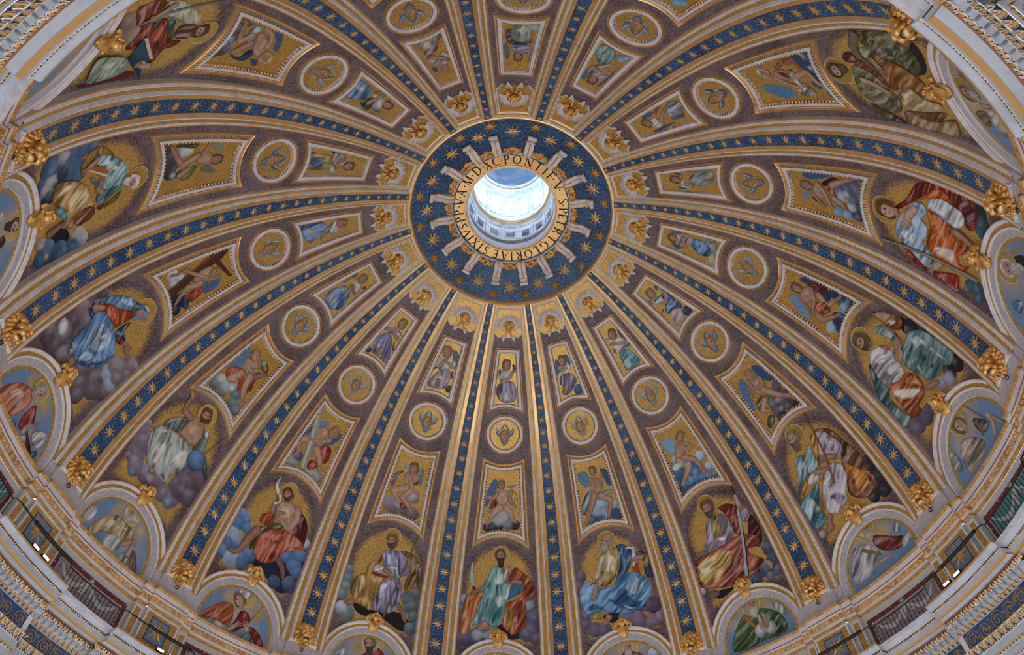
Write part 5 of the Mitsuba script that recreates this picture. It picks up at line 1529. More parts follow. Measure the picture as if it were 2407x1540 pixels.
cloud C 8b8f90 0 -8,1187,45 29,1165,52 -24,1132,45
cloud C 6f7478 0 49,1112,41 66,1170,27 -92,1214,24
wing W 46688e 62 -46,1450 -79,1437 -107,1381 -127,1316 -137,1225 -116,1235 -90,1278 -56,1338 -39,1375
wing W 6a8cb2 10 29,1402 100,1411 104,1390 59,1375 27,1381
cloak P 9c4026 72 -43,1361 -69,1328 -83,1264 -106,1218 -65,1216 -30,1267 -27,1330
cloak P a87632 81 59,1375 107,1349 123,1268 84,1237 67,1295 51,1350
cloak P 8c3420 81 50,1375 78,1368 94,1322 72,1327
robe P b58a5a 31 -79,1224 -11,1258 45,1259 63,1219 9,1214 -50,1192 -100,1184
robe P a8482c 31 -27,1204 17,1259 31,1259 -9,1200
body P b0917c 1 -50,1347 -24,1365 4,1369 51,1354 55,1294 37,1259 -24,1247 -47,1284
body P ccb09c 1 -28,1344 4,1349 33,1341 24,1313 -20,1312
arm L a5826e 0 -37,1339,33 -68,1297,29 -106,1308,24 -122,1298,13
arm L a5826e 0 49,1339,33 65,1273,27 105,1234,20
leg L b0917c 0 -19,1227,58 -56,1198,42 -76,1162,34 -110,1109,23
leg L b0917c 0 35,1228,51 67,1201,42 83,1143,34 108,1127,18
head H a88270 82 -9,1405,31 7a5c38 0 000000 0
@A 1
cloud C 7e97a8 0 11,1170,47 -16,1127,43 19,1123,39 39,1091,32
cloud C 24456a 0 -65,1079,39 -12,1072,44 102,1080,44 133,1072,32 -87,1066,27
cloud C 8a97a0 0 122,1160,27
wing W 5b7f9c 27 -114,1444 -48,1446 -27,1390 -36,1327 -78,1320 -104,1360 -119,1391
wing W 2c4a74 107 58,1439 111,1424 138,1366 130,1285 91,1303 75,1374
robe P 5c8094 57 -22,1310 -88,1274 -129,1209 -151,1141 -131,1121 -78,1194 -44,1251
robe P a8bcc4 62 -52,1285 -94,1248 -131,1173 -109,1178 -69,1234
robe P 4a2030 62 -32,1290 -76,1235 -133,1133 -121,1122 -67,1206
body P a5826e 166 -33,1387 7,1391 35,1370 64,1340 52,1283 14,1256 -31,1267 -33,1327
body P bf9c86 166 -21,1375 28,1358 26,1313 -12,1313
robe P 8aa4ac 15 -8,1229 45,1271 116,1269 119,1235 62,1244 2,1207
arm L a5826e 0 -22,1370,31 17,1315,29 54,1342,26 66,1395,24
leg L a07c68 0 -23,1258,56 -48,1193,41 -92,1120,32 -125,1057,23
leg L a88672 0 27,1237,52 94,1193,40 68,1125,32 44,1071,20
head H a88270 97 8,1436,30 6a4c34 0 000000 -1
@A 2
cloud C 33597f 0 -100,1189,50 2,1172,49 2,1103,49 -63,1084,41 85,1067,41 132,1067,33
cloud C 1c3a5c 0 -103,1060,47 29,1050,41 -136,1119,32
cloud C 8ba6bb 0 99,1224,37 118,1134,28
cloud C 55789c 0 17,1147,32 42,1090,31 -42,1108,29
wing W 7ba0c0 30 -124,1452 -61,1461 -14,1426 -28,1366 -71,1324 -111,1353 -108,1399
body P a5826e 152 -18,1387 31,1371 40,1329 -1,1280 -45,1263 -78,1280 -61,1329
robe P a4a6a8 31 -68,1333 -62,1283 -43,1250 25,1226 1,1200 -63,1223 -116,1210 -133,1239 -111,1292
leg L b08e78 0 -61,1269,58 -8,1204,46 -62,1153,33 -115,1108,24
leg L a5826e 0 -14,1273,50 52,1222,40 71,1142,30 105,1094,19
robe P b4b8b8 171 -95,1266 -41,1246 22,1223 -5,1209 -67,1233
arm L b08e78 0 -6,1358,31 44,1308,29 79,1317,24 32,1365,21
head H a88270 38 39,1418,34 7a5c42 0 000000 1
@A 3
cloud C 4c4450 0 106,1232,39 140,1186,37 16,1171,47 66,1131,46 -1,1119,45 71,1098,30
cloud C 2a2a34 0 117,1080,29 -5,1079,36 129,1060,19
cloud C 77707c 0 5,1183,27 49,1169,30 25,1114,25
wing W 294a6e 96 67,1457 107,1435 137,1365 138,1300 137,1257 86,1301 58,1340 56,1403
wing W 4a73a0 66 -72,1453 -41,1455 -34,1406 -59,1358 -86,1291 -123,1222 -137,1252 -123,1345 -102,1410
robe P 5c6038 3 -27,1275 47,1222 27,1191 -18,1203 -63,1236 -106,1200 -105,1243 -64,1270
robe P 8a8c54 2 -31,1258 16,1237 14,1213 -30,1237 -68,1233
robe P 46502e 25 -74,1149 -42,1111 -74,1081 -126,1068 -129,1101
body P a5826e 135 1,1389 65,1389 66,1345 39,1300 25,1261 -18,1270 -40,1316 -52,1359
body P c09c86 134 15,1377 51,1371 40,1340 -1,1330 -10,1360
arm L a88470 0 54,1358,32 38,1299,27 -24,1331,23 -49,1371,17
arm L 9a7864 0 -20,1379,28 -32,1336,26 -72,1318,21 -96,1308,15
leg L a88470 0 21,1283,50 76,1182,37 126,1129,28 150,1066,18
leg L b08c76 0 -24,1231,47 -81,1195,35 -43,1155,23
head H a88270 72 20,1425,34 8a6c3c 0 000000 0
@A 4
cloud C 1c3350 0 76,1232,36 120,1181,30 97,1091,51 88,1056,44 -13,1109,37 -45,1086,36
cloud C 7d96ac 0 73,1091,36 -83,1121,36
cloud C 3c5a7c 0 121,1077,28 16,1088,26
wing W 24405e 99 85,1432 142,1388 155,1303 149,1252 97,1320 74,1394
wing W 6a8fb4 44 -47,1456 -22,1446 -23,1386 -60,1322 -119,1256 -125,1305 -104,1382 -76,1435
cloak P 5a1f24 135 80,1388 136,1282 135,1224 81,1232 49,1280 79,1314
body P a5826e 119 3,1397 49,1387 81,1356 66,1309 39,1284 -9,1300 -40,1340 -32,1384
body P c29e88 118 17,1385 56,1356 41,1327 3,1339
leg L a88672 0 54,1274,45 20,1195,36 78,1166,29 123,1132,17
robe P a8502a 162 18,1266 40,1220 12,1159 -43,1195 -49,1245 -19,1275
robe P c08a48 162 3,1240 3,1173 -2,1155 -40,1206
leg L a07c68 0 -66,1246,46 -73,1191,37 -14,1134,27 22,1102,16
arm L a5826e 0 65,1333,31 12,1291,28 -52,1277,22 -81,1247,16
arm L 9a7864 0 -30,1369,27 -61,1307,22 -80,1257,16
head H a88270 88 25,1430,33 6a503a 0 000000 0
@A 5
cloud C 4a4e62 0 36,1194,44 61,1147,44 82,1088,50 118,1050,36 28,1061,36 13,1118,42
cloud C 8a94a4 0 8,1190,37 29,1159,30 -44,1123,30 152,1134,21
cloud C 2c3c54 0 153,1044,29 -36,1071,42 -88,1089,36
cloud C 6a88a8 0 -90,1218,30 -100,1154,28
wing W 2e567c 90 102,1436 136,1399 152,1303 149,1196 113,1246 76,1360 76,1417
wing W 5a86b4 5 3,1428 -5,1391 -39,1411 -70,1435 -46,1446
cloak P 4c1c20 132 66,1318 118,1239 118,1202 88,1200 63,1254 47,1299
cloak P 6c2824 149 -34,1388 -39,1345 -66,1333 -60,1376
body P a5826e 101 39,1380 69,1339 41,1299 -5,1283 -42,1315 -44,1360 -6,1385
body P c09c86 101 21,1368 41,1336 9,1319 -17,1343
robe P a04a34 148 60,1278 81,1250 14,1231 -24,1205 -26,1243 18,1276
robe P b0b4bc 149 41,1264 -24,1220 -30,1237 19,1271
leg L a88672 0 64,1247,43 114,1153,31 155,1061,17
leg L a88672 0 -18,1241,43 -42,1192,31 -69,1165,18
arm L b08e78 0 53,1342,30 -2,1297,29 -74,1266,23 -81,1243,16
arm L 9a7864 0 -16,1372,23 -67,1331,22 -80,1301,15
head H a88270 84 35,1418,32 6a5a44 0 000000 0
@A 6
cloud C 25405c 0 111,1136,29 108,1064,35 59,1115,35 47,1080,35 -11,1103,29 -52,1110,29 -109,1053,28
cloud C 7a8894 0 125,1088,22 48,1092,22
wing W 4f7aa6 42 -9,1467 -7,1440 -25,1346 -59,1290 -110,1269 -113,1355 -76,1416 -42,1465
wing W 5a80a8 170 125,1406 124,1379 92,1386 92,1412
body P a07c68 80 66,1335 68,1263 13,1242 -18,1278 4,1326 25,1357
robe P 7a3028 112 62,1315 37,1257 1,1252 22,1298
leg L 945f50 0 101,1213,41 108,1166,34 43,1155,29
leg L b08c78 0 7,1211,43 27,1136,34 -39,1107,29 -84,1057,18
robe P a09890 120 64,1239 43,1206 -13,1215 -42,1197 -75,1152 -117,1140 -114,1241 -63,1257 -48,1210 -10,1237 21,1254
robe P c0bab0 120 54,1230 37,1212 -18,1220 -79,1170 -99,1241 -59,1224 -8,1243
arm L b08c78 0 20,1345,29 -31,1287,25 -60,1231,22 -45,1184,15
arm L 945f50 0 79,1295,25 105,1243,24 134,1214,15
head H a88270 59 64,1399,32 b0a080 0 000000 0
@A 7
cloud C 5a7ea4 0 -56,1446,28 -82,1425,28
@A 10
cloud C 4a4048 0 -131,1017,41 -64,1075,47 -136,1121,35 -24,1089,42 53,1097,40 73,1068,35
cloud C 5f88b4 0 -4,1096,27 27,1082,23
cloud C 6a5c60 0 -135,1120,27 -83,1064,30
wing W 3c5878 57 -141,1261 -144,1333 -91,1390 1,1428 -21,1374 -65,1365 -108,1306
wing W 2c3e58 46 66,1290 63,1353 107,1365 108,1332
body P a8846c 107 -85,1209 -92,1258 -42,1342 9,1354 58,1349 56,1305 9,1257 -32,1244
body P c49f84 107 -19,1271 -43,1297 -9,1337 27,1321
robe P 8fb0d0 17 -69,1154 -120,1174 -122,1205 -97,1223 -73,1199 -29,1225 20,1238 -20,1193
leg L a07c68 0 -15,1144,34 -87,1108,28 -118,1099,24 -130,1068,15
leg L b08c74 0 -58,1196,41 -8,1151,33
leg L a07c68 0 -10,1225,49 63,1165,35
robe P 2a4468 130 69,1153 89,1233 26,1243 18,1269 50,1294 95,1267 98,1193
robe P 4a6c98 129 85,1182 85,1244 35,1265 63,1272 94,1251
arm L b08c74 0 -20,1336,35 -54,1337,31 -97,1301,28 -123,1233,21
head H a88270 81 38,1385,36 b09868 0 000000 0
@A 11
cloud C 35383c 0 12,1127,54 -52,1078,41 -122,1065,34 -101,1045,33
cloud C a8aca8 0 -121,1168,35 -92,1197,34 -88,1174,35
cloud C 868c8c 0 45,1133,27
robe P 6a6a3c 104 -142,1144 -134,1246 -110,1264 -95,1224 -115,1163 -116,1108 -137,1115
wing W 7d8f8c 62 -138,1331 -114,1392 -63,1436 -59,1418 -95,1363
wing W 5f6a60 104 40,1297 8,1350 40,1403 64,1413 60,1354
body P a8846c 84 -58,1269 -80,1319 -54,1370 -20,1387 13,1366 14,1316 -11,1266
body P bf9a80 84 -55,1298 -58,1332 -23,1356 -6,1325
robe P 5c6032 140 64,1165 43,1223 5,1250 4,1285 71,1251 90,1211
leg L b08c74 0 -51,1271,41 -7,1188,35 17,1156,24
leg L a07c68 0 -23,1167,34 -96,1110,28 -129,1082,16
leg L a07c68 0 52,1176,38 21,1226,34
arm L a5826e 0 -53,1299,30 -98,1322,25 -129,1330,16
head H a88270 90 -18,1403,32 6a4c34 0 000000 0
@A 12
cloud C a0a0a4 0 -103,1119,37 -74,1158,30 -53,1114,30
cloud C 1a2236 0 53,1107,44 77,1148,37 96,1076,37
cloud C 2c4670 0 76,1202,30 108,1151,22
cross Q 4a2c1c 0 -133,1492 -101,1509 -67,1460 21,1070 -34,1067 -112,1397
cross Q 4a2c1c 0 -141,1361 -147,1406 75,1499 70,1475
cross Q 6a4430 0 -133,1492 -121,1498 -21,1067 -34,1067 -112,1397
robe P 9c3424 120 -98,1308 -117,1367 -97,1359 -87,1315
wing W 3e5f8c 83 27,1304 45,1356 48,1429 92,1398 104,1345 101,1274
body P a8846c 64 -51,1284 -58,1348 -45,1393 19,1363 22,1305 18,1253 -26,1239
body P c49f86 64 -37,1312 -38,1359 4,1349 4,1302
robe P 9c3424 127 -19,1241 45,1293 87,1280 108,1217 74,1170 39,1190 50,1258
robe P c0563c 127 48,1195 57,1256 89,1230 81,1193
leg L a88470 0 25,1281,48 10,1192,36 34,1138,28 70,1084,17
arm L b08c74 0 12,1332,29 -58,1251,25 -91,1216,16
arm L a07c68 0 -100,1221,21 -101,1149,18 -113,1106,14
head H a88270 84 5,1398,34 8a6c40 0 000000 0
@A 13
cloud C 8b959c 0 -89,1131,38 -36,1129,38 -8,1168,38
cloud C 5c6a74 0 -110,1088,38 -35,1087,31 46,1154,38 71,1098,38 117,1087,38
cloud C a8b0b0 0 -97,1132,25 2,1159,27
wing W 5b7a98 97 -123,1428 -132,1392 -136,1346 -123,1277 -125,1197 -83,1268 -46,1300 -75,1364 -92,1409
body P b08c76 48 -76,1353 -56,1388 0,1408 45,1383 47,1329 21,1290 -24,1293 -62,1315
body P cba890 49 -59,1340 -38,1375 1,1355 -15,1316
robe P a03c28 96 -117,1191 -107,1245 -58,1289 -2,1277 36,1225 62,1169 23,1181 -8,1239 -62,1242 -71,1168
robe P a03c28 106 34,1295 45,1350 73,1381 79,1303 107,1247 96,1202 66,1268
robe P c86a48 96 -94,1196 -92,1244 -47,1280 -8,1260 -57,1248
leg L b08c76 0 -29,1266,52 -58,1183,44 -10,1212,30
leg L b08c76 0 36,1296,53 58,1216,42 99,1167,31 127,1131,19
leg L 8c6a58 0 59,1323,36 103,1397,24
arm L b08c76 0 -36,1332,35 4,1324,30 62,1393,20
crown L 3c3028 0 15,1425,8 48,1440,8 79,1431,8 90,1405,8 63,1392,8 35,1404,8 15,1425,8
globe C 9ab0b0 0 36,1424,20
head H b89480 126 -49,1415,36 8a6a4c 0 000000 1
@A 14
cloud C 7d8488 0 -114,1084,48 102,1083,40 46,1069,40
cloud C 4a4650 0 -95,1131,39 -128,1136,31
wing W 5f86b4 52 -81,1403 -54,1445 -14,1462 -4,1437 -44,1384 -71,1358
wing W 32507c 60 85,1432 112,1427 113,1371 71,1311 20,1277 35,1338
wing W 3c5a84 91 -145,1266 -125,1341 -102,1366 -93,1309 -125,1252
robe P 9c3424 100 11,1276 70,1313 108,1289 121,1214 96,1174 34,1228
robe P 9c3424 69 -12,1122 6,1168 65,1167 69,1132 18,1085
robe P 9c3424 52 -161,1228 -111,1290 -103,1271 -148,1197
body P a8846c 32 -73,1367 -33,1413 37,1401 59,1349 25,1292 -16,1249 -63,1320
body P c49f86 32 -43,1368 -6,1402 27,1367 -3,1322
leg L b08c76 0 -97,1269,47 -143,1221,39 -106,1166,31 -116,1114,19
column Q 8f9690 0 -145,1503 -109,1506 -39,1290 -26,1234 5,1078 -42,1078 -82,1262 -102,1339
column Q b4b9b0 0 -140,1503 -128,1504 -55,1280 -16,1079 -30,1080 -74,1268
leg L b08c76 0 1,1242,55 57,1196,39 94,1129,28 123,1092,19
arm L b08c76 0 51,1344,37 -21,1291,28 -100,1277,20
head H a88270 75 53,1410,39 8a6a44 0 000000 0
@A 15
cloud C 7c7480 0 -90,1126,55 -34,1125,44
cloud C 8f8a90 0 62,1216,46
cloud C 5c525c 0 78,1091,53 17,1111,37 -52,1092,35
wing W 8fa0a8 76 -75,1430 -50,1438 -10,1418 -28,1394 -70,1415
wing W 5f7a80 96 54,1437 78,1444 99,1372 95,1294 67,1330
cloak P 6f5a70 76 -128,1268 -125,1337 -76,1380 -50,1379 -96,1330 -97,1278 -110,1233
cloak P 8a3a34 76 43,1349 75,1340 66,1300 18,1305
body P a8846c 17 -47,1371 6,1397 62,1379 74,1339 20,1291 -17,1271 -47,1313
body P c49f86 17 -27,1361 15,1379 34,1347 -5,1317
robe P b4a49c 46 -84,1264 -29,1272 3,1259 -54,1228
leg L b08c76 0 -8,1265,57 -98,1218,44 -48,1173,32 3,1134,23
leg L b08c76 0 32,1254,50 -15,1192,43 57,1133,30 86,1102,18
arm L b08c76 0 -5,1352,38 38,1272,27 94,1241,18
robe P 8a2c24 85 -28,1154 16,1148 29,1116 0,1103
head H a88270 102 10,1420,38 6a5038 0 000000 -1
@U 0
wing W 3c3c44 82 39,2345 71,2317 68,2261 45,2279
wing W 4a4a50 82 -69,2287 -51,2304 -49,2228 -65,2227
robe P a9b4b4 62 -58,2282 -2,2301 46,2274 36,2229 -30,2181 -66,2204
robe P 7f7390 82 -64,2184 37,2209 76,2165 85,2100 76,2034 -47,2032 -91,2118
robe P a8b0ac 82 -40,2131 7,2122 43,2045 -47,2037 -62,2076
robe P 5c5070 82 13,2187 59,2144 62,2058 33,2101
arm L a5826e 0 -36,2194,31 25,2228,26 50,2283,20
head H a88270 87 -5,2333,37 6a4a34 0 000000 1
@U 1
cloud C 2c4a70 0 66,2058,38
wing W 3f6288 63 -61,2331 -39,2334 -35,2269 -73,2183 -80,2235
wing W 3f6288 105 36,2357 56,2336 66,2264 40,2247 26,2318
robe P 75667e 63 -51,2206 39,2205 80,2137 40,2091 -34,2033 -80,2054 -48,2114 -80,2134
robe P b0a880 63 -45,2126 -13,2105 -45,2035 -81,2051
robe P b0a8ac 42 -45,2271 14,2279 68,2252 29,2205 -46,2202 -56,2227
arm L a5826e 0 -31,2232,29 17,2244,20
head H a88270 78 -1,2311,37 6a4430 0 000000 -1
@U 2
wing W 8a9aac 178 -64,2332 -31,2324 -40,2302 -65,2312
wing W 3a4a68 96 60,2349 86,2308 83,2227 61,2230 50,2288
robe P 4f8494 25 -13,2200 50,2169 71,2105 83,2047 56,2024 -66,2030 -52,2082 -43,2158
robe P a4b8b0 26 -35,2153 16,2121 14,2053 -21,2033 -61,2037
robe P b4b0b0 15 -23,2308 32,2294 66,2249 82,2176 51,2167 -14,2199 -50,2191 -52,2233
robe P 6a6068 14 45,2223 80,2174 48,2166 2,2191
arm L a88470 0 53,2225,31 -5,2254,24 -52,2270,17
arm L 8c6a58 0 -50,2221,26 -51,2202,19
head H a88270 70 11,2332,36 6a4a34 0 000000 -1
@U 3
cloud C 26344c 0 60,2052,34
wing W 46648c 66 53,2362 75,2346 63,2308 32,2320
wing W 5c7ca0 67 -69,2332 -43,2318 -55,2277 -74,2285
robe P 3a6496 4 16,2291 96,2248 76,2184 73,2111 51,2086 16,2145 -37,2134 -59,2174 -8,2200
robe P b4bcc0 176 -17,2308 27,2276 8,2209 -33,2233 -46,2277
robe P a09298 7 -18,2151 49,2117 19,2041 -53,2038 -82,2048 -48,2109
robe P a4b4bc 147 4,2201 74,2122 16,2145 -28,2174 -15,2197
arm L a5826e 0 69,2283,34 52,2240,29 12,2214,26 -23,2246,18
sash L 7a2a24 0 69,2213,13 60,2164,8
sash L 7a2a24 0 -46,2200,11 -81,2188,8
head H a88270 77 -6,2345,35 7a6444 0 000000 1
@U 4
cloud C 8c948c 0 45,2070,40 -40,2033,34
cloud C 3c4a50 0 82,2085,34
wing W 4a6a94 87 48,2380 69,2348 70,2288 41,2319 36,2360
wing W 3c4c68 66 -33,2365 -28,2323 -44,2265 -66,2297 -53,2342
robe P 4a74a6 164 42,2221 59,2172 51,2103 16,2063 -35,2059 -55,2131 -26,2191 0,2213
robe P 7a9cc4 155 35,2193 32,2109 -12,2091 -17,2149
robe P b0aeb4 163 29,2335 69,2290 29,2257 -42,2259 -37,2296 -4,2326
robe P 8c7c84 1 36,2262 64,2205 4,2202 -13,2252
arm L a5826e 0 48,2303,25 62,2248,20
arm L a5826e 0 20,2278,25 -41,2251,20
head H a88270 77 5,2356,31 6a4a34 0 000000 1
@U 5
wing W 2c4468 76 64,2333 77,2289 67,2256 38,2282
wing W 34507a 99 -37,2323 -55,2269 -66,2227 -65,2302
robe P 7c8684 119 29,2221 72,2156 97,2079 70,2038 2,2052 -40,2108 -41,2187 -15,2232
robe P a0a89c 110 21,2199 54,2129 62,2065 12,2115 -14,2190
arm L a89484 0 28,2103,32 29,2060,24
robe P a8aca8 144 41,2275 -12,2260 -22,2222 -56,2204 -57,2269 -22,2297
arm L a5826e 0 64,2278,25 56,2197,21 72,2152,15
arm L a5826e 0 -23,2263,25 -47,2210,16
head H a88270 70 17,2327,32 6a4434 0 000000 0
@U 6
wing W 3a587c 25 77,2328 83,2275 54,2234 37,2286 43,2336
wing W 34547c 96 -55,2340 -52,2263 -51,2181 -59,2137 -72,2241 -75,2315
robe P 9a98a4 104 81,2117 76,2040 18,2031 -54,2068 -53,2138 -13,2172 37,2161
robe P c0bcc0 104 52,2112 45,2055 -3,2066 -13,2127
robe P 4a4a5c 105 -18,2113 -38,2062 -62,2078 -51,2128
robe P b4a8a4 111 32,2310 25,2251 -16,2244 -37,2215 -60,2248 -39,2317
arm L 8a5c50 0 49,2233,23 88,2169,17
arm L a88470 0 -13,2234,28 42,2173,20
head H a88270 47 13,2331,31 6a5034 0 000000 0
@U 7
cloud C 6f8aa4 0 -56,2076,26 -78,2049,18
wing W 4a6a88 123 72,2346 76,2259 29,2339 50,2375
wing W 34506c 81 -34,2380 -63,2286 -75,2159 -104,2274 -67,2352
robe P 6f888c 96 100,2077 67,2029 7,2039 -25,2069 -27,2161 25,2202 79,2151
robe P 9cacaa 96 65,2119 28,2080 -3,2111 7,2166 41,2170
robe P a8a4ac 52 58,2225 -30,2167 -63,2124 -39,2184 9,2235
robe P a49aa0 88 72,2256 37,2221 -24,2252 -62,2196 -69,2237 -53,2297 8,2324 47,2308
arm L a5826e 0 45,2251,22 6,2266,17
arm L a5826e 0 -58,2217,23 -41,2262,17
head H a88270 92 1,2341,31 5a4434 0 000000 0
@U 8
cloud C 7c8c88 0 -48,2054,30 -79,2045,30
wing W 5a7472 87 -54,2343 -68,2271 -85,2173 -97,2266 -85,2326 -67,2344
wing W 4c6a60 99 80,2204 62,2185 37,2298 59,2337 76,2299
robe P 5c4458 33 76,2075 45,2075 31,2186 -51,2190 -61,2141 -71,2198 19,2216 69,2188
robe P 84968a 87 52,2056 -5,2034 -55,2058 -63,2132 -45,2183 21,2188 47,2140
robe P a8b4a4 87 33,2075 -18,2053 -29,2127 11,2149
robe P 5f86b8 20 54,2224 -16,2203 -72,2214 -75,2253 -33,2287 21,2281
arm L a5826e 0 37,2235,21 -9,2261,16
arm L a5826e 0 -67,2234,21 -20,2260,15
head H a88270 93 -3,2311,28 6a4a34 0 000000 0
@U 9
wing W 3c4c48 7 52,2250 19,2292 44,2314 60,2289
robe P 8a7c74 44 87,1999 23,1986 -32,1989 -98,2000 -101,2034 -56,2083 -33,2143 13,2161 60,2144 59,2070
robe P aaa48c 43 30,2036 -33,2049 -19,2105 36,2127 48,2079
robe P 6a5c54 46 -38,2013 -91,2019 -55,2083 -17,2124
robe P a0928c 22 57,2154 5,2161 -19,2218 -54,2245 -47,2284 6,2278 49,2244
arm L a07c6c 0 30,2182,34 -40,2223,27 -69,2252,16
arm L b0b4b4 0 -54,2184,29 -67,2212,22
head H a88270 90 -13,2308,31 8a6c54 0 000000 0
@U 10
wing W 3c5878 145 58,2231 39,2293 43,2322 62,2275
wing W 5c8090 178 -65,2279 -80,2297 -46,2301
robe P 5c7ca4 5 72,2016 -22,1997 -71,2014 -80,2064 -58,2143 -16,2175 43,2124 75,2048
robe P a0a4a4 6 -24,2021 -64,2051 -34,2120 2,2095 -2,2052
robe P 4a4838 171 43,2121 -14,2185 -17,2223 74,2237 78,2181
robe P b0b0b0 6 -22,2166 -68,2170 -51,2258 -17,2302 48,2282 46,2220 -12,2217
arm L 9a7464 0 -54,2184,28 -59,2210,22
arm L a5826e 0 34,2190,28 -34,2216,25 -76,2245,16
head H a88270 88 -21,2315,32 6a4634 0 000000 0
@U 11
cloud C 3c2c38 0 -95,2177,28 -97,2208,23
robe P 8c7848 105 -79,1993 -54,2065 -58,2181 15,2224 47,2153 63,2032 32,2014
robe P 54688c 105 -70,1993 -38,2067 -14,2146 40,2147 63,2032 26,2014
robe P b0a070 106 -36,2052 -39,2168 -9,2179 5,2105
robe P 8c8880 169 -80,2174 -96,2239 -37,2282 12,2283 34,2225 -10,2185
robe P b4b4ac 157 -58,2196 -70,2235 -26,2260 -7,2227
arm L 9a7464 0 -29,2235,28 10,2227,23 36,2225,15
cloud C 9aa0a0 0 44,2196,20
head H a88270 102 8,2316,33 6a4a34 0 000000 0
@U 12
wing W 8a8a98 109 -70,2252 -80,2304 -44,2294 -50,2252
wing W 7c90a8 45 25,2293 45,2334 59,2324 44,2292
robe P 5a7cac 94 -107,2023 -107,2111 -91,2158 -44,2205 25,2231 26,2172 34,2114 66,2077 14,2026 -41,2017
robe P 9c9468 83 -55,2028 -52,2092 -20,2139 10,2117 -10,2055
robe P a4b4c4 142 -86,2149 -19,2171 14,2133 43,2087 -5,2127
robe P b4bcc4 143 -44,2234 -56,2277 -11,2291 38,2270 35,2228 -15,2208
arm L a07c6c 0 -19,2226,30 12,2183,25 54,2148,16
head H a88270 86 -26,2317,35 8a5c40 0 000000 0
@U 13
wing W 5c5868 108 -80,2276 -80,2337 -52,2333 -48,2281
wing W 5a3c34 97 44,2294 47,2345 73,2319
robe P 4c6c9c 116 -64,2037 -76,2104 -61,2163 -37,2217 18,2226 74,2150 80,2077 46,2030 -18,2020
robe P a0a494 116 -45,2065 -38,2133 9,2115 20,2047 -15,2038
robe P a8aca4 96 -62,2162 -15,2236 24,2203 1,2157
robe P b4b4ac 117 -29,2269 -16,2321 37,2312 67,2253 47,2224
arm L 8a6a5a 0 -6,2247,34 47,2238,24
arm L a07c6c 0 -71,2216,29 -70,2275,21
head H a07a66 97 -8,2346,33 7a5c44 0 000000 0
@U 14
cloud C 3a3440 0 -80,2047,22
robe P 76789c 107 -85,2160 -55,2223 2,2238 38,2193 86,2102 94,2034 26,2048 -59,2046 -79,2114
robe P a09c90 107 -68,2112 -30,2154 -11,2103 -43,2068
arm L a5826e 0 6,2109,32 6,2064,25
robe P a8a4a4 77 -98,2243 -52,2314 23,2307 68,2264 5,2259 -45,2221
arm L a5826e 0 -71,2252,32 -4,2284,27 29,2291,15
arm L 9a7464 0 50,2243,31 2,2260,24
wing W 5c86b0 118 33,2304 69,2286 45,2268
sash L 7a2c2c 0 47,2209,10 76,2155,14
head H a88270 93 13,2358,36 7a5c40 0 000000 0
@U 15
cloud C 26262e 0 78,2072,27
wing W 5a6670 100 3,2381 57,2363 83,2303 87,2222 36,2286
wing W 6a7076 120 -79,2329 -65,2343 -38,2304
robe P 8a7a8c 89 -40,2186 38,2228 62,2160 58,2066 -31,2036 -98,2045 -65,2137
robe P a8989c 89 -59,2117 -10,2169 27,2126 -42,2067
arm L 8a6a50 0 -20,2109,36 -13,2065,25
robe P b4b4b4 70 -76,2257 -46,2305 22,2306 76,2278 81,2232 16,2222 -36,2180 -73,2218
arm L a5826e 0 -43,2227,30 -5,2298,19
arm L a5826e 0 44,2243,30 -30,2277,19
sash L 7a2c2c 0 -83,2180,15 -63,2200,11
sash L 7a2c2c 0 61,2205,13 68,2160,17
head H a88270 105 -26,2345,38 8a5c3c 0 000000 -1
@L 0
robe P b0bcc8 81 -61,190 -6,243 44,192
@L 1
halo O b09c5c 0 9,191,66
robe P 6a3a40 50 -47,143 -3,166 87,132 112,96 -58,122
cloud C 8ca0b8 0 163,115,31
head H a88478 86 8,184,41 a8a4a4 1.3 a8a49c 0
@L 2
rays P a08660 35 -64,228 33,242 108,202 108,127 -47,152
robe P 3f5c38 37 -73,162 -29,161 32,163 108,129 172,57 180,-28 128,-44 33,-30 -100,-44 -211,-31 -165,72
robe P 2a4028 33 124,92 171,-8 124,-53 50,-22
stole L b07038 0 -60,136,21 -18,61,18
sleeve C b4b4b4 0 8,28,41 71,24,39
hand L b09484 0 22,116,24 23,53,26
hand L a88c7c 0 54,112,24 57,43,26
mitre P a8a8ac 56 126,143 180,164 195,114 196,43 147,77
halo O a88c48 0 -3,196,62
head H a88270 91 -5,196,48 8a8478 1.4 b4b0a4 1
@L 3
rays P a89468 19 -71,273 79,224 185,142 110,65 -72,165
robe P a8a4ac 35 -122,169 -58,159 6,96 13,47 -40,-7 -103,-23 -224,-18 -184,87
robe P 6c2a22 169 17,163 141,59 197,31 128,-9 27,48 -3,114
scroll P c4c4c4 18 163,40 234,32 185,-8 134,-13
mitre P a8b0b8 41 183,144 195,107 172,59 133,89
hand C b09484 0 221,2,16
hand L b09484 0 -7,9,21 54,4,18
stole L 8a6c34 0 -74,121,19 7,44,13
halo O a88c48 0 -3,208,63
head H a88270 89 -4,206,44 b0aca4 1.3 a8a498 1
@L 4
rays P 8c8070 179 -59,232 51,219 81,154 -54,148 -115,174
robe P 4c4050 178 63,136 113,65 108,26 44,35 38,102
robe P 9c8c80 2 -76,125 -13,91 34,18 8,-26 -68,-22 -148,-35 -153,26 -130,92
robe P 7a2c28 15 -117,64 -118,-27 -136,-24 -134,59
stole L 8a6034 0 62,99,18 49,39,16
hand L b09888 0 142,66,25 133,21,24 101,-17,21
hand L a08878 0 155,33,25 178,-33,21
mitre P b0b0b0 5 -176,155 -148,111 -155,58 -172,15 -214,55 -205,112
staff L 7a6a44 0 70,230,6 124,30,6
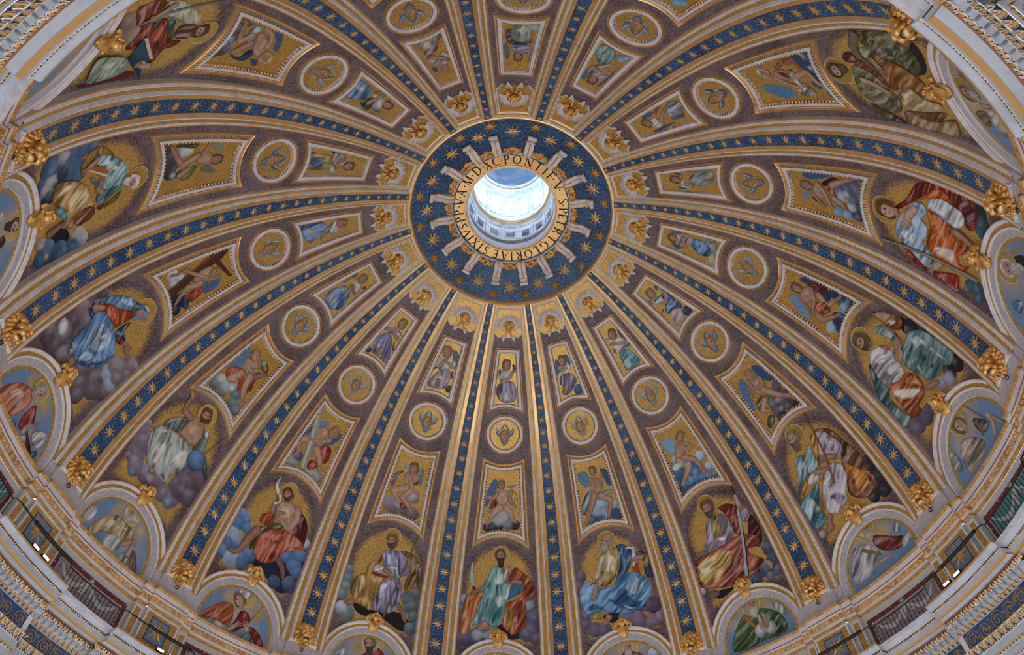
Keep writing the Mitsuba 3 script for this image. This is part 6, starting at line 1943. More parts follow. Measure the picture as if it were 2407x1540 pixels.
halo O a08c50 0 -21,189,62
head H b09888 113 -20,173,41 6a5644 0 000000 0
@L 5
rays P 8a7c5c 153 43,186 135,160 219,66 132,70 73,134
robe P 2c2430 154 91,140 144,69 93,55 56,120
robe P 6a86a4 160 -115,130 -73,47 -144,35 -157,95
robe P a8a498 147 -104,104 -78,46 -108,42 -118,81
halo O 9c8648 0 27,165,75
head H a88478 120 25,158,47 b4b0a8 2.2 a8a8a4 0
@L 6
rays P 7a6a44 130 152,154 131,120 69,90 42,214
robe P 6a5438 131 -92,194 -51,103 -131,101 -146,140
robe P a4988c 132 -48,95 -28,28 -76,-36 -167,39 -114,94
hand L a88a7c 0 -40,115,25 -24,57,19
halo O 8c7440 0 20,166,63
head H a07c70 90 7,164,38 5a5044 1.4 a09c94 0
@L 11
robe P b4b0a4 137 -126,86 -93,123 -48,123 -56,96
robe P 3c1c28 132 16,102 8,147 55,137 68,104
halo O b0985c 0 -4,195,67
head H b09484 61 -6,186,36 4a403c 1.4 3c3430 1
@L 12
rays P a8905c 109 -149,107 -129,197 6,239 102,192 108,106 33,112
robe P a05a3c 83 -196,-28 -167,40 -127,97 -50,136 -9,106 -7,48 -33,-39 -149,-51
robe P c0a098 84 -158,5 -122,79 -59,94 -87,14
robe P b8a498 83 -96,42 -69,82 -30,53 -49,-6
robe P 7c2420 117 30,-32 4,25 16,124 61,89 89,53 77,11 170,-19 179,-44 125,-38 92,0
robe P 7ca0a8 105 -21,-46 -5,-7 19,-38
hand L a88c80 0 66,-14,30 69,26,26 99,58,12
hand L a88c80 0 68,17,12 59,51,8
robe P a0b4b8 103 63,-45 97,-8 117,-39
mitre P b0b0b0 80 106,14 137,70 188,94 199,25 173,-16
robe P 4c6c84 101 170,-46 187,-7 212,-10 207,-49
halo O b0985c 0 -17,169,54
head H b89c90 70 -21,160,37 8c8c84 0 000000 1
@L 13
rays P a8957c 94 -111,74 -124,167 -70,220 -11,215 -12,136
rays P c0ac7c 92 67,128 80,208 141,183 125,119
mitre P b4b4b8 94 -229,10 -205,82 -175,71 -165,13 -214,-45
robe P a08c66 92 -170,-58 -153,22 -101,101 -43,137 19,126 69,129 95,79 41,39 -31,26 -95,2 -129,-57
robe P c4b898 82 -112,23 -83,105 -32,94 -57,33
robe P 6a5c4c 106 84,6 130,56 212,-53 150,-63 83,-52
robe P b8b8bc 80 -64,-13 -24,43 41,41 52,-2 7,-51 -42,-55
robe P a4acb4 89 55,-39 89,12 129,-29 92,-62
robe P c8ccd0 103 -15,99 26,114 38,98 8,83
hand L b09484 0 55,33,28 100,76,19
hand L b09484 0 105,3,31 104,45,22
halo O b49a5c 0 9,183,56
head H b08e7e 174 -2,174,35 b0a8a0 1.2 b8b4b0 1
@L 14
rays P b09a70 82 -153,86 -127,177 -72,205 -18,122 -90,95
rays P a88c5c 80 90,41 72,148 131,190 171,106 132,36
robe P a05030 62 -217,-48 -188,15 -128,85 -55,112 -28,71 -23,20 -29,-28 -106,-19 -163,-39
robe P b87850 62 -183,-12 -125,62 -75,79 -90,19 -155,-20
robe P b4acac 52 -163,-39 -106,-19 -34,-31 -28,-50 -108,-51
robe P b8b4b8 91 -39,74 1,62 -8,18
robe P 7c2426 80 7,103 61,97 93,57 72,24 38,-13 11,-47 -30,-29 -4,14
robe P 7c2426 78 106,40 178,2 216,-58 150,-55 118,-16 77,5
robe P 6f8c90 79 67,-29 107,-4 137,-36 117,-75 54,-58
staff L 9c7c3c 0 131,190,6 44,-60,7
hand L b09484 0 -25,-41,30 16,10,23
hand L b09484 0 79,4,33 64,23,23
halo O b49a5c 0 10,174,59
head H b89888 130 -24,146,38 6a5448 0 000000 -1
mitre P c0c0c4 92 -50,191 -9,238 27,238 49,207 17,160 -24,172
@L 15
mitre P b0b4bc 83 -200,42 -189,82 -147,112 -142,58
rays P a08c60 72 -123,71 -112,166 -54,197 -17,97
robe P 7a3028 71 31,139 66,164 124,112 -58,64 -33,101
halo O b49a5c 0 7,180,56
head H a8887a 104 4,173,42 6a5a50 1.3 4a3c34 -1"""
# ---------------------------------------------------------------- mosaic pictures: pieces of each picture as thin inlays laid on the curved wall
# every line: part kind colour direction points; lengths in centimetres, sideways and up the curve of the wall
from shapely.geometry import Polygon, MultiPolygon, LineString, Point
from shapely.ops import unary_union
GAIN = 0.92


def lin(h, g=None):
    c = np.array([int(h[i:i + 2], 16) for i in (0, 2, 4)]) / 255
    c = np.where(c <= .04045, c / 12.92, ((c + .055) / 1.055) ** 2.4)
    return np.minimum(c * (GAIN if g is None else g), .85)


def chaikin(p, n=2):
    p = np.asarray(p, float)
    for _ in range(n):
        q = np.roll(p, -1, 0)
        p = np.stack([p * .78 + q * .22, p * .22 + q * .78], 1).reshape(-1, 2)
    return p


def tess(poly, size=.075):
    """triangles of a shapely polygon, no edge longer than size"""
    out = []
    for g in getattr(poly, 'geoms', [poly]):
        if g.geom_type != 'Polygon' or g.area < 4e-4: continue
        try:
            v, f = trimesh.creation.triangulate_polygon(g.simplify(.004), engine='earcut')
        except Exception:
            continue
        if len(f) == 0: continue
        v3, f = trimesh.remesh.subdivide_to_size(np.column_stack([v, np.zeros(len(v))]), f, size, max_iter=12)
        out.append((v3, f))
    return join(out) if out else None


def vn(x, y, z=0.0, seed=0):
    x, y = np.broadcast_arrays(x, y)
    return meshkit.noise(np.stack([x, y, np.full(x.shape, float(z))], -1), seed)


def edge_dist(poly, v):
    import shapely
    return shapely.distance(shapely.points(v[:, 0], v[:, 1]), poly.boundary)


def shade_cloth(v, base, ang, poly, amp=.50, seed=0, edge=True):
    """painted folds running in one direction"""
    a = math.radians(ang)
    c, l = -v[:, 0] * math.sin(a) + v[:, 1] * math.cos(a), v[:, 0] * math.cos(a) + v[:, 1] * math.sin(a)
    c = c + .22 * (vn(l * 1.5, c * 1.1, seed * .7) - .5) + .10 * l * (seed % 5 - 2) / 2
    r1 = vn(c * 7.0, l * .9, seed * 1.3, 1)
    r2 = 1 - 2 * np.abs(vn(c * 4.2 + 9, l * .6, seed * .9, 2) - .5)
    r3 = 1 - 2 * np.abs(vn(c * 11.0 + 3, l * 1.1, seed * .4, 4) - .5)
    s = (r1 - .5) * 1.2 + (r2 ** 3 - .42) * 1.3 + (r3 ** 2 - .55) * .8 - 1.1 * np.clip(r2 * .5 + r1 - 1.02, 0, 1)
    crease = np.abs((c * 3.1 + .9 * vn(l * .9, c * 1.4, seed * .3, 6)) % 1 - .5) * 2
    m = 1 + amp * s * 1.7 - .38 * np.clip(1 - crease / .22, 0, 1) + .22 * np.clip((crease - .80) / .2, 0, 1)
    d = edge_dist(poly, v)
    if edge: m = m * (.58 + .42 * np.clip(d / .12, 0, 1))
    col = base * np.clip(m, .22, 1.85)[:, None]
    hi = np.clip(m - 1.12, 0, .6)[:, None]
    return col + hi * (.55 - col) * .6


def shade_round(v, base, poly, w, lo=.6):
    d = edge_dist(poly, v)
    m = (lo - .12 + (1.25 - lo) * np.clip(d / max(w, .03), 0, 1) ** .8) * (.80 + .40 * vn(v[:, 0] * 4.5, v[:, 1] * 4.5, 7))
    return base * m[:, None]


def shade_wing(v, base, ang, poly):
    a = math.radians(ang)
    c, l = -v[:, 0] * math.sin(a) + v[:, 1] * math.cos(a), v[:, 0] * math.cos(a) + v[:, 1] * math.sin(a)
    st = np.abs((c / .11 + .8 * vn(l * 1.2, c)) % 1 - .5) * 2
    st2 = np.abs((l / .42 + .3 * vn(c * 3, l)) % 1 - .5) * 2
    m = .72 + .5 * st ** .7 - .22 * (st2 < .16)
    d = edge_dist(poly, v)
    m = m * (.7 + .3 * np.clip(d / .08, 0, 1))
    light = np.exp(-d / .07)[:, None] * .12
    return base * m[:, None] + light * vn(v[:, 0] * 2, v[:, 1] * 2, 4)[:, None]


class Picture:
    def __init__(self, k, h0, clip=None, seed=0):
        self.k, self.h, self.clip, self.seed, self.parts, self.rng, self.fns = k, h0, clip, seed, {}, np.random.default_rng(seed + 77), {}

    def add(self, part, poly, col, size=.075, clip=True, soft=0):
        if not poly.is_valid: poly = poly.buffer(0)
        if clip and self.clip is not None: poly = poly.intersection(self.clip)
        if poly.is_empty: return
        if hasattr(poly, 'geoms'):
            for g in poly.geoms:
                if g.geom_type == 'Polygon' and g.area > 6e-4: self.add(part, g, col, size, False, soft)
            return
        t = tess(poly, size)
        if t is None: return
        v, f = t
        c = np.array(np.broadcast_to(col(v[:, :2], poly), (len(v), 3)))
        if soft:                                              # a painted light or dark passage melts into the cloth it lies on
            import shapely
            under, have = np.zeros_like(c), np.zeros(len(v), bool)
            for p0, c0 in self.fns.get(part, []):
                q = shapely.contains_xy(p0, v[:, 0], v[:, 1])
                if q.any():
                    under[q] = np.broadcast_to(c0(v[q, :2], p0), (q.sum(), 3)); have |= q
            w = np.clip(edge_dist(poly, v) / soft, 0, 1)
            w = (w * w * (3 - 2 * w))[:, None]
            c = np.where(have[:, None], under * (1 - w) + c * w, c)
        self.fns.setdefault(part, []).append((poly, col))
        c = c * (1 + .13 * (self.rng.random((len(v), 1)) - .5))
        self.h += .0022
        self.parts.setdefault(part, []).append((v[:, :2], f, self.h, np.clip(c, 0, .9), poly.buffer(.015)))

    def limb(self, part, pts, base):
        sh = []
        for (x0, y0, w0), (x1, y1, w1) in zip(pts[:-1], pts[1:]):
            sh.append(unary_union([Point(x0, y0).buffer(w0 / 2, 8), Point(x1, y1).buffer(w1 / 2, 8)]).convex_hull)
        p = unary_union(sh)
        w = min(q[2] for q in pts) / 2
        mw = max(q[2] for q in pts)
        self.add(part, p, lambda v, g: shade_round(v, base, g, min(.16, mw * .4)), .07)

    def disc(self, part, x, y, r, base):
        p = Point(x, y).buffer(r, 12)
        sd = self.rng.integers(99)

        def col(v, g):
            d = np.hypot(v[:, 0] - x + .25 * r, v[:, 1] - y - .3 * r) / r
            m = 1.32 - .72 * np.clip(d, 0, 1.3) + .35 * (vn(v[:, 0] * 3, v[:, 1] * 3, sd) - .5)
            rim = np.clip((np.hypot(v[:, 0] - x, v[:, 1] - y) / r - .86) / .14, 0, 1)
            m = m * (1 - .25 * rim)
            return base * np.clip(m, .3, 1.6)[:, None]
        self.add(part, p, col, .10)

    def cloud(self, pts, base):
        """billowing lobes painted as one soft bank"""
        sd = int(self.rng.integers(99))
        q = np.linspace(0, 2 * PI, 30, endpoint=False)
        poly = unary_union([Polygon(np.stack([x + r * 1.06 * (1 + .16 * (vn(np.cos(q) * 1.8, np.sin(q) * 1.8, sd + i) - .5)) * np.cos(q), y + r * 1.06 * (1 + .16 * (vn(np.cos(q) * 1.8, np.sin(q) * 1.8, sd + i) - .5)) * np.sin(q)], 1)) for i, (x, y, r) in enumerate(pts)])

        def col(v, g):
            dx, dy = v[:, :1] - pts[:, 0], v[:, 1:2] - pts[:, 1]
            rr_ = pts[:, 2]
            s = 1 - np.hypot(dx, dy) / rr_
            w = np.exp(9 * s); w /= w.sum(1, keepdims=True)
            lit = (w * np.clip((-.45 * dx + .75 * dy) / rr_, -1.2, 1.2)).sum(1)
            dep = (w * s).sum(1)
            m = .92 + .42 * lit + .35 * dep + .40 * (vn(v[:, 0] * 2.2, v[:, 1] * 2.2, sd) - .5) + .2 * (vn(v[:, 0] * 6, v[:, 1] * 6, sd) - .5)
            c = base * 1.25 * np.clip(m, .35, 1.7)[:, None]
            hi = np.clip(m - 1.15, 0, .5)[:, None]
            return c + hi * (np.array([.42, .44, .50]) - c) * .8
        self.add('cloud', poly, col, .10, soft=.22)

    def head(self, x, y, r, up, skin, hair, beard, bcol, turn):
        a = math.radians(up - 90)
        c, s = math.cos(a), math.sin(a)

        def tr(p):
            p = np.asarray(p, float) * r
            return np.stack([x + p[:, 0] * c - p[:, 1] * s, y + p[:, 0] * s + p[:, 1] * c], 1)

        def loc(v):
            dx, dy = (v[:, 0] - x) / r, (v[:, 1] - y) / r
            return dx * c + dy * s, -dx * s + dy * c

        def ell(cx, cy, rx, ry, n=20):
            q = np.linspace(0, 2 * PI, n, endpoint=False)
            return Polygon(tr(np.stack([cx + rx * np.cos(q), cy + ry * np.sin(q)], 1)))
        h = lin(hair)
        tx = .16 * turn

        def hcol(v, g):
            lx, ly = loc(v)
            n = vn(lx * 4, ly * 4, 3.0) + .6 * vn(lx * 9, ly * 3, 5.0)
            return h * (.45 + .75 * n)[:, None]
        self.add('hair', ell(-tx * .5, .12, .86, .98), hcol, .06)
        if beard == 0 or beard in (.3, .35, .55, .75):
            self.add('hair', Polygon(tr([(-.86, .2), (-.95, -.5), (-.7, -1.1), (-.3, -1.0), (.3, -1.0), (.66, -1.05), (.92, -.5), (.86, .2)])), hcol, .06)
        sk = lin(skin)

        def fcol(v, g):
            lx, ly = loc(v)
            m = 1.12 - .34 * np.clip((lx - tx) * .9 + .35, 0, 1) - .12 * np.clip(-ly, 0, 1)
            m += .12 * np.exp(-((lx - tx) ** 2 * 40 + (ly + .05) ** 2 * 8))
            return sk * m[:, None] * np.array([1.02, 1, .98])
        self.add('face', Polygon(tr([(-.32, -.5), (.32, -.5), (.42, -1.35), (-.42, -1.35)])), lambda v, g: sk * .72, .07)
        self.add('face', ell(tx, -.10, .60, .86), fcol, .05)
        if beard:
            bc = lin(bcol)
            L = .75 + .55 * beard
            self.add('beard', Polygon(chaikin(tr([(tx - .60, -.08), (tx - .58, -.5), (tx - .34 - .1 * min(beard, 1), -L), (tx, -L - .18), (tx + .34 + .1 * min(beard, 1), -L), (tx + .58, -.5), (tx + .60, -.08), (tx + .42, -.34), (tx + .2, -.38), (tx, -.40), (tx - .2, -.38), (tx - .42, -.34)]), 1)),
                     lambda v, g: bc * (.5 + .8 * vn(loc(v)[0] * 7, loc(v)[1] * 2.5, 2.0))[:, None], .06)
        if hair != '000000':
            bald = beard >= 1.2
            top = .62 if bald else .40
            self.add('hair', Polygon(tr([(-.72, .1), (-.62, top - .1), (tx - .2, top + .14), (tx + .25, top + .10), (.62, top - .12), (.72, .1), (.88, .5), (.6, 1.02), (0, 1.16), (-.6, 1.02), (-.88, .5)])) if not bald else
                     Polygon(tr([(-.6, -.3), (-.56, .3), (-.66, .7), (-.9, .5), (-.9, -.2)])), hcol, .06)
        dk = np.array([.035, .022, .018])
        for e in (-1, 1):
            ex = tx * 1.7 + e * .25
            self.add('face', ell(ex, .06, .15, .07, 10), lambda v, g: dk * 1.2, .08)
            self.add('face', Polygon(tr([(ex - .19, .19), (ex, .26), (ex + .19, .18), (ex, .21)])), lambda v, g: h * .6 + .01, .08)
        self.add('face', Polygon(tr([(tx * 1.7 - .02, .12), (tx * 1.7 + .12 + .05 * turn, -.24), (tx * 1.7 - .10, -.27), (tx * 1.7 - .02, -.2)])), lambda v, g: sk * .62, .08)
        if beard < .8:
            self.add('face', ell(tx * 1.6, -.44, .16, .055, 10), lambda v, g: np.array([.22, .06, .05]), .08)

    def line(self, w):
        part, kind = w[0], w[1]
        if kind == 'H':
            up = float(w[3]); x, y, r = [float(q) / 100 for q in w[4].split(',')]; r *= 1.16 if self.seed < 20 else 1.05
            return self.head(x, y, r, up, w[2], w[5], float(w[6]), w[7], int(w[8]))
        base = lin(w[2])
        pts = np.array([[float(q) / 100 for q in s.split(',')] for s in w[4:]])
        sd = self.rng.integers(999)
        if kind == 'P':
            ang = float(w[3])
            flesh = part in ('body', 'foot', 'hand', 'arm') and w[2][0] in '789abc' and False
            if part in ('body', 'foot', 'hand'):
                self.add(part, Polygon(chaikin(pts)), lambda v, g: shade_round(v, base, g, .15) * (.86 + .28 * vn(v[:, 0] * 4, v[:, 1] * 4, sd))[:, None], soft=.25 if part == 'body' else 0)
            elif part == 'rays':
                self.add('sky', Polygon(chaikin(pts)), lambda v, g: base * (.85 + .3 * vn(v[:, 0] * 2, v[:, 1] * 2, sd))[:, None], .10, soft=.38)
            elif part == 'shadow':
                self.add(part, Polygon(chaikin(pts)), lambda v, g: base * (.75 + .5 * vn(v[:, 0] * 2, v[:, 1] * 2, sd))[:, None], .11)
            else:
                over = any(Polygon(chaikin(pts)).buffer(0).intersection(p0).area > .6 * Polygon(pts).buffer(0).area for p0, _ in self.fns.get(part, []))
                self.add(part, Polygon(chaikin(pts)), lambda v, g: shade_cloth(v, base, ang, g, seed=sd, edge=not over), soft=.20 if over else 0)
        elif kind == 'W':
            ang = float(w[3])
            self.add(part, Polygon(chaikin(pts)), lambda v, g: shade_wing(v, base, ang, g))
        elif kind == 'Q':
            self.add(part, Polygon(pts), lambda v, g: base * (.8 + .35 * vn(v[:, 0] * 3, v[:, 1] * 3, sd))[:, None])
        elif kind == 'L':
            self.limb(part, [tuple(q) for q in pts], base)
            if part == 'hand' and len(pts) > 1:
                (x0, y0, w0), (x1, y1, w1) = pts[-2], pts[-1]
                w = max(w0, .14)
                a = math.atan2(y1 - y0, x1 - x0)
                for i, o in enumerate((-.42, -.14, .14, .42)):
                    b = a + o * .9
                    px, py = x1 - math.sin(a) * o * w * .8, y1 + math.cos(a) * o * w * .8
                    ln = w * (.62, .78, .74, .56)[i]
                    self.limb(part, [(px, py, w * .24), (px + ln * math.cos(b), py + ln * math.sin(b), w * .17)], base * (1.06, .92, 1.04, .9)[i])
                b = a + 1.15
                self.limb(part, [(x1 - .2 * w * math.cos(a), y1 - .2 * w * math.sin(a), w * .26), (x1 + .5 * w * math.cos(b), y1 + .5 * w * math.sin(b), w * .18)], base)
        elif kind == 'C':
            if part == 'cloud': self.cloud(pts, base)
            else:
                for x, y, r in pts: self.disc(part, x, y, r, base)
        elif kind == 'O':
            for x, y, r in pts:
                self.add(part, Point(x, y).buffer(r, 16), lambda v, g: base * (.85 + .3 * vn(v[:, 0] * 5, v[:, 1] * 5, 1))[:, None], .10)
                if part == 'halo':
                    self.add(part, Point(x, y).buffer(r, 16).difference(Point(x, y).buffer(r - .035, 16)), lambda v, g: np.array([.55, .47, .34]), .12)

    def build(self, key):
        for part, ms in self.parts.items():
            groups = []                                       # pieces that touch are one part, others get the next number
            for q in ms:
                hit = [g for g in groups if any(q[4].intersects(o[4]) for o in g)]
                new = [q]
                for g in hit: new = g + new
                gone = {id(g) for g in hit}
                groups = [g for g in groups if id(g) not in gone] + [new]
            for g in groups:
                vs, fs, cs, n = [], [], [], 0
                for v, f, h, c, _ in g:
                    vs.append(S(self.k, v[:, 0], v[:, 1], h)); fs.append(f + n); cs.append(c); n += len(v)
                put(key, part, mikit.ply((np.vstack(vs), np.vstack(fs)), 'm_paint', smooth=True, color=np.vstack(cs)))


# a free-hand six-winged child head for each roundel
RND = {0: ('5c7290', 0), 1: ('8c8c84', 4), 2: ('7c88a8', -8), 3: ('4a6ea0', -14), 4: ('7a86a4', -20), 5: ('4a6a98', 10), 6: ('3c5478', 14), 7: ('4c74a8', 20), 8: ('4c6a90', 0), 9: ('4a6a90', -10), 10: ('7c8890', 8), 11: ('4a6a94', 12), 12: ('8c8c80', 14), 13: ('6484a4', 10), 14: ('94989a', 10), 15: ('5478a4', 4)}


def seraph(k):
    colr, tilt = RND[k]
    pc = Picture(k, .012, Point(0, TC).buffer(1.08, 24), 300 + k)
    a0 = math.radians(tilt)
    R = lambda p: [(x * math.cos(a0) - y * math.sin(a0), TC + x * math.sin(a0) + y * math.cos(a0)) for x, y in p]
    b = lin(colr)
    pale = b * .45 + np.array([.30, .31, .32])
    for s in (-1, 1):
        for p, cc, an in (([(.3 * s, .1), (.55 * s, .42), (.72 * s, .62), (.74 * s, .25), (.6 * s, -.1), (.35 * s, -.2)], b, 60), ([(.28 * s, .05), (.5 * s, .25), (.74 * s, .62), (.66 * s, .25), (.45 * s, .02)], pale, 60),
                          ([(.05 * s, .72), (.02 * s, .86), (.2 * s, .75), (.42 * s, .38), (.4 * s, .2), (.25 * s, .5)], pale, 110), ([(.02 * s, .85), (.06 * s, .6), (.3 * s, .3), (.3 * s, .45), (.14 * s, .68)], b * .8, 110),
                          ([(.42 * s, -.15), (.42 * s, -.38), (.15 * s, -.72), (-.12 * s, -.82), (.0, -.6), (.22 * s, -.3)], pale, 120), ([(.3 * s, -.25), (.2 * s, -.5), (-.2 * s, -.84), (.0, -.84), (.3 * s, -.6)], b, 120)):
            pc.add('wings', Polygon(chaikin(R(p))), lambda v, g, cc=cc, an=an: shade_wing(v, cc, an, g), .07)
    pc.head(-.0, TC - .02, .40, 90 + tilt, 'b08870', '8a6a3c', 0, '000000', 0)
    pc.build(FRAMES['R', k])


def saint_ground(k):
    key = thing('saint_mosaic', short('large mosaic: ' + SAINT[k]), 'mosaic')
    FRAMES['S', k] = key
    q = np.linspace(-1, 1, 31)
    U = 2.62 * q
    bot = LT + np.sqrt(np.maximum(3.21 ** 2 - U ** 2, 0.01))
    top = 6.55 + 3.25 * np.sqrt(np.maximum(1 - (U / 2.64) ** 2, 0))
    w = np.linspace(0, 1, 26)[:, None]
    Tt = bot[None] * (1 - w) + top[None] * w
    v, f = grid_mesh(S(k, np.broadcast_to(U, Tt.shape), Tt, .006))
    put(key, 'gold_ground', mikit.ply((v, f), 'm_goldfade', smooth=True, uv=np.stack([np.broadcast_to(U, Tt.shape), Tt], -1).reshape(-1, 2)), 'gold mosaic ground fading into purple')


def lunette_ground(pc, k):
    L = arc_loop(2.22, 40)

    def col(v, g):
        n = meshkit.fbm(np.stack([v[:, 0] * .9 + k, v[:, 1] * .9, np.zeros(len(v))], -1), 3)
        blue = np.array([.13, .22, .37]); tan = np.array([.36, .29, .20]); pale = np.array([.36, .36, .38])
        d = np.hypot(v[:, 0], v[:, 1] - 1.5)
        t = np.clip(1.5 - d * .9 + (n - .5) * 1.6, 0, 1)[:, None]
        c = blue * (1 - t) + tan * t
        q = np.clip((n - .56) * 5, 0, 1)[:, None] * .5
        return c * (1 - q) + pale * q
    pc.add('sky', Polygon(L), col, .14)


def c_goldfade(p, n, uv):
    x, t = uv.x, uv.y
    e = dr.select(t > 6.55, 1 - dr.sqrt(dr.square(x / 2.42) + dr.square((t - 6.55) / 3.0)), 1 - dr.abs(x) / 2.42) * 2.4
    e = dr.minimum(e, (t - 2.6) * 0.9)
    m = smoothstep(-0.10, 0.42, e + (n3(p, 14.0) - 0.5) * 0.42)
    gold = c_goldmos(p, n, uv) * mi.Color3f(0.92, 0.9, 0.9)
    return mix(c_purple(p, n, uv), gold, m)


scene['m_goldfade'] = two(pr(proc(c_goldfade), 0.45, 0.35))
CLIPS = {'A': Polygon(quad_loop(ANG_O, ANG_I, .985)).buffer(0), 'U': Polygon(quad_loop(UPP_O, UPP_I, .985)).buffer(0), 'L': Polygon(arc_loop(2.23, 40)).buffer(0)}


def saint_clip(k):
    ts = np.linspace(2.0, 10.0, 20)
    hw = prof(ts)[0] * SEG / 2 - wid('b5', ts) - .02
    p = Polygon(np.vstack([np.stack([-hw, ts], 1), np.stack([hw, ts], 1)[::-1]]))
    return p.difference(Polygon(arc_loop(3.17, 40)).buffer(0)).difference(Polygon(quad_loop(ANG_O, ANG_I, 0)).buffer(0))


for k in range(16): seraph(k)
for k in LUN: saint_ground(k)
_blocks = []
for _line in FIG.strip().split('\n'):
    w = _line.split()
    if w[0][0] == '@': _blocks.append((w[0][1:], int(w[1]), []))
    else: _blocks[-1][2].append(w)
for ty, k, ls in _blocks:
    pc = Picture(k, .012, saint_clip(k) if ty == 'S' else CLIPS[ty], k + {'S': 0, 'A': 20, 'U': 40, 'L': 60}[ty])
    if ty == 'L': lunette_ground(pc, k)
    for w in sorted(ls, key=lambda w: w[0] != 'shadow'): pc.line(w)
    pc.build(FRAMES[ty, k])
for k in LUN:
    if not any(b[:2] == ('L', k) for b in _blocks):
        pc = Picture(k, .012, CLIPS['L'], 60 + k)
        lunette_ground(pc, k)
        pc.build(FRAMES['L', k])
# ---------------------------------------------------------------- gilded sculpture
def curl(c, r, rot=0.0, n=14):
    a = np.linspace(0, 2 * PI * 1.35, n) + rot
    q = np.linspace(1, .25, n)
    return tube(np.stack([c[0] + r * q * np.cos(a), c[1] + r * q * np.sin(a), c[2] + r * .5 * (1 - q)], 1), r * .36, 5)


_sg = np.random.default_rng(11)
# lion head: radius about .6
_m = []
for ring_, n, zz_, rr_ in ((.54, 17, .06, .13), (.45, 15, .15, .12)):
    for i in range(n):
        a = 2 * PI * (i + .5 * (ring_ < .5)) / n + _sg.uniform(-.08, .08)
        x, y = ring_ * math.cos(a) * 1.0, ring_ * math.sin(a) * 1.1
        _m.append(ball((x, y, zz_), (rr_ * .62, rr_ * 1.15, rr_ * .6), 1, rz(a - PI / 2 + .5)))
        _m.append(curl((x, y, zz_ + rr_ * .4), rr_ * .6, a))
for i in range(9):
    a = math.radians(20 + 140 * i / 8)
    _m.append(ball((.34 * math.cos(a), .36 * math.sin(a) + .06, .30), (.06, .12, .07), 1, rz(a - PI / 2 + .3)))
_m.append(ball((0, 0, .0), (.56, .62, .16), 2))
LION = {'mane': mikit.ply(join(_m), 'm_goldrelief', smooth=True)}
_f = [ball((0, .14, .30), (.29, .27, .26), 2), ball((0, .02, .52), (.085, .24, .13), 2), ball((0, -.14, .64), (.12, .07, .08), 2), ball((0, -.46, .36), (.19, .11, .16), 2)]
for s in (-1, 1):
    _f += [ball((s * .20, .0, .36), (.15, .17, .16), 2), ball((s * .13, -.25, .52), (.155, .12, .15), 2), ball((s * .155, .20, .53), (.13, .055, .08), 2, rz(s * -.4)), ball((s * .15, .085, .50), (.07, .045, .05), 1), ball((s * .36, .27, .26), (.09, .08, .07), 1), ball((s * .24, -.38, .36), (.07, .15, .12), 1, rz(s * .3))]
LION['face'] = mikit.ply(join(_f), 'm_goldrelief', smooth=True)
LION['mouth'] = mikit.ply(ball((0, -.36, .48), (.14, .06, .10), 2), 'm_dark', smooth=True)
a = np.linspace(0, 2 * PI, 19)
LION['ring'] = mikit.ply(tube(np.stack([.085 * np.cos(a), -.86 + .085 * np.sin(a), .12 + 0 * a], 1), .02, 6), 'm_iron', smooth=True)
LION['ring_hook'] = mikit.ply(tube([(0, -.40, .46), (0, -.58, .36), (0, -.78, .14)], .022, 6), 'm_steel', smooth=True)
for kc in [10.5, 11.5, 12.5, 13.5, 14.5, 15.5, 0.5, 1.5, 2.5, 3.5, 4.5, 5.5, 6.5]:
    key = thing('lion_head', 'gilded lion head ' + between(kc), 'lion head')
    m = frame_at(kc, -.02, .86, .37)
    m[:3, :3] *= 1.08
    for nm, s in LION.items():
        put(key, nm, s, to_world=T(m.tolist()))


def child_head(r, c=(0, 0, 0), hairy=1.0, seed=0):
    g = np.random.default_rng(seed)
    c = np.asarray(c, float)
    face = [ball(c + (0, -.04 * r, .5 * r), (.68 * r, .82 * r, .62 * r), 2), ball(c + (0, -.12 * r, 1.10 * r), (.11 * r, .17 * r, .13 * r), 1), ball(c + (0, -.62 * r, .92 * r), (.2 * r, .14 * r, .14 * r), 1)]
    for s in (-1, 1):
        face += [ball(c + (s * .34 * r, -.22 * r, .88 * r), (.27 * r, .25 * r, .2 * r), 1), ball(c + (s * .25 * r, .10 * r, 1.0 * r), (.17 * r, .045 * r, .08 * r), 1), ball(c + (s * .10 * r, -.42 * r, 1.04 * r), (.12 * r, .05 * r, .07 * r), 1)]
    hair = []
    for i in range(15):
        a = math.radians(-10 + 200 * i / 14)
        q = g.uniform(.82, .98)
        hair.append(ball(c + (q * r * math.cos(a) * .92, q * r * math.sin(a) + .05 * r, g.uniform(.25, .55) * r), (.24 * r, .24 * r, .24 * r), 1))
    for i in range(8):
        a = math.radians(30 + 120 * i / 7)
        hair.append(ball(c + (.62 * r * math.cos(a), .66 * r * math.sin(a) + .06 * r, g.uniform(.78, .95) * r), (.2 * r, .18 * r, .17 * r), 1))
    eyes = [ball(c + (s * .24 * r, .0 * r, 1.02 * r), (.10 * r, .055 * r, .06 * r), 1) for s in (-1, 1)]
    return join(face), join(hair), eyes


def feather_fan(c, angs, r0, r1, w, z0=.03, droop=0.0):
    """(feathers) long flat plumes from the centre c"""
    out = []
    for i, a in enumerate(angs):
        a = math.radians(a)
        for ra, rb, ww, zz_ in ((r0, r0 + (r1 - r0) * .62, w * 1.1, z0 + .045), (r0 + (r1 - r0) * .35, r1, w, z0)):
            mid = (ra + rb) / 2
            p = np.array([c[0] + mid * math.cos(a), c[1] + mid * math.sin(a), zz_])
            out.append(ball(p, ((rb - ra) / 2, ww, .035), 1, rz(a)))
    return join(out)


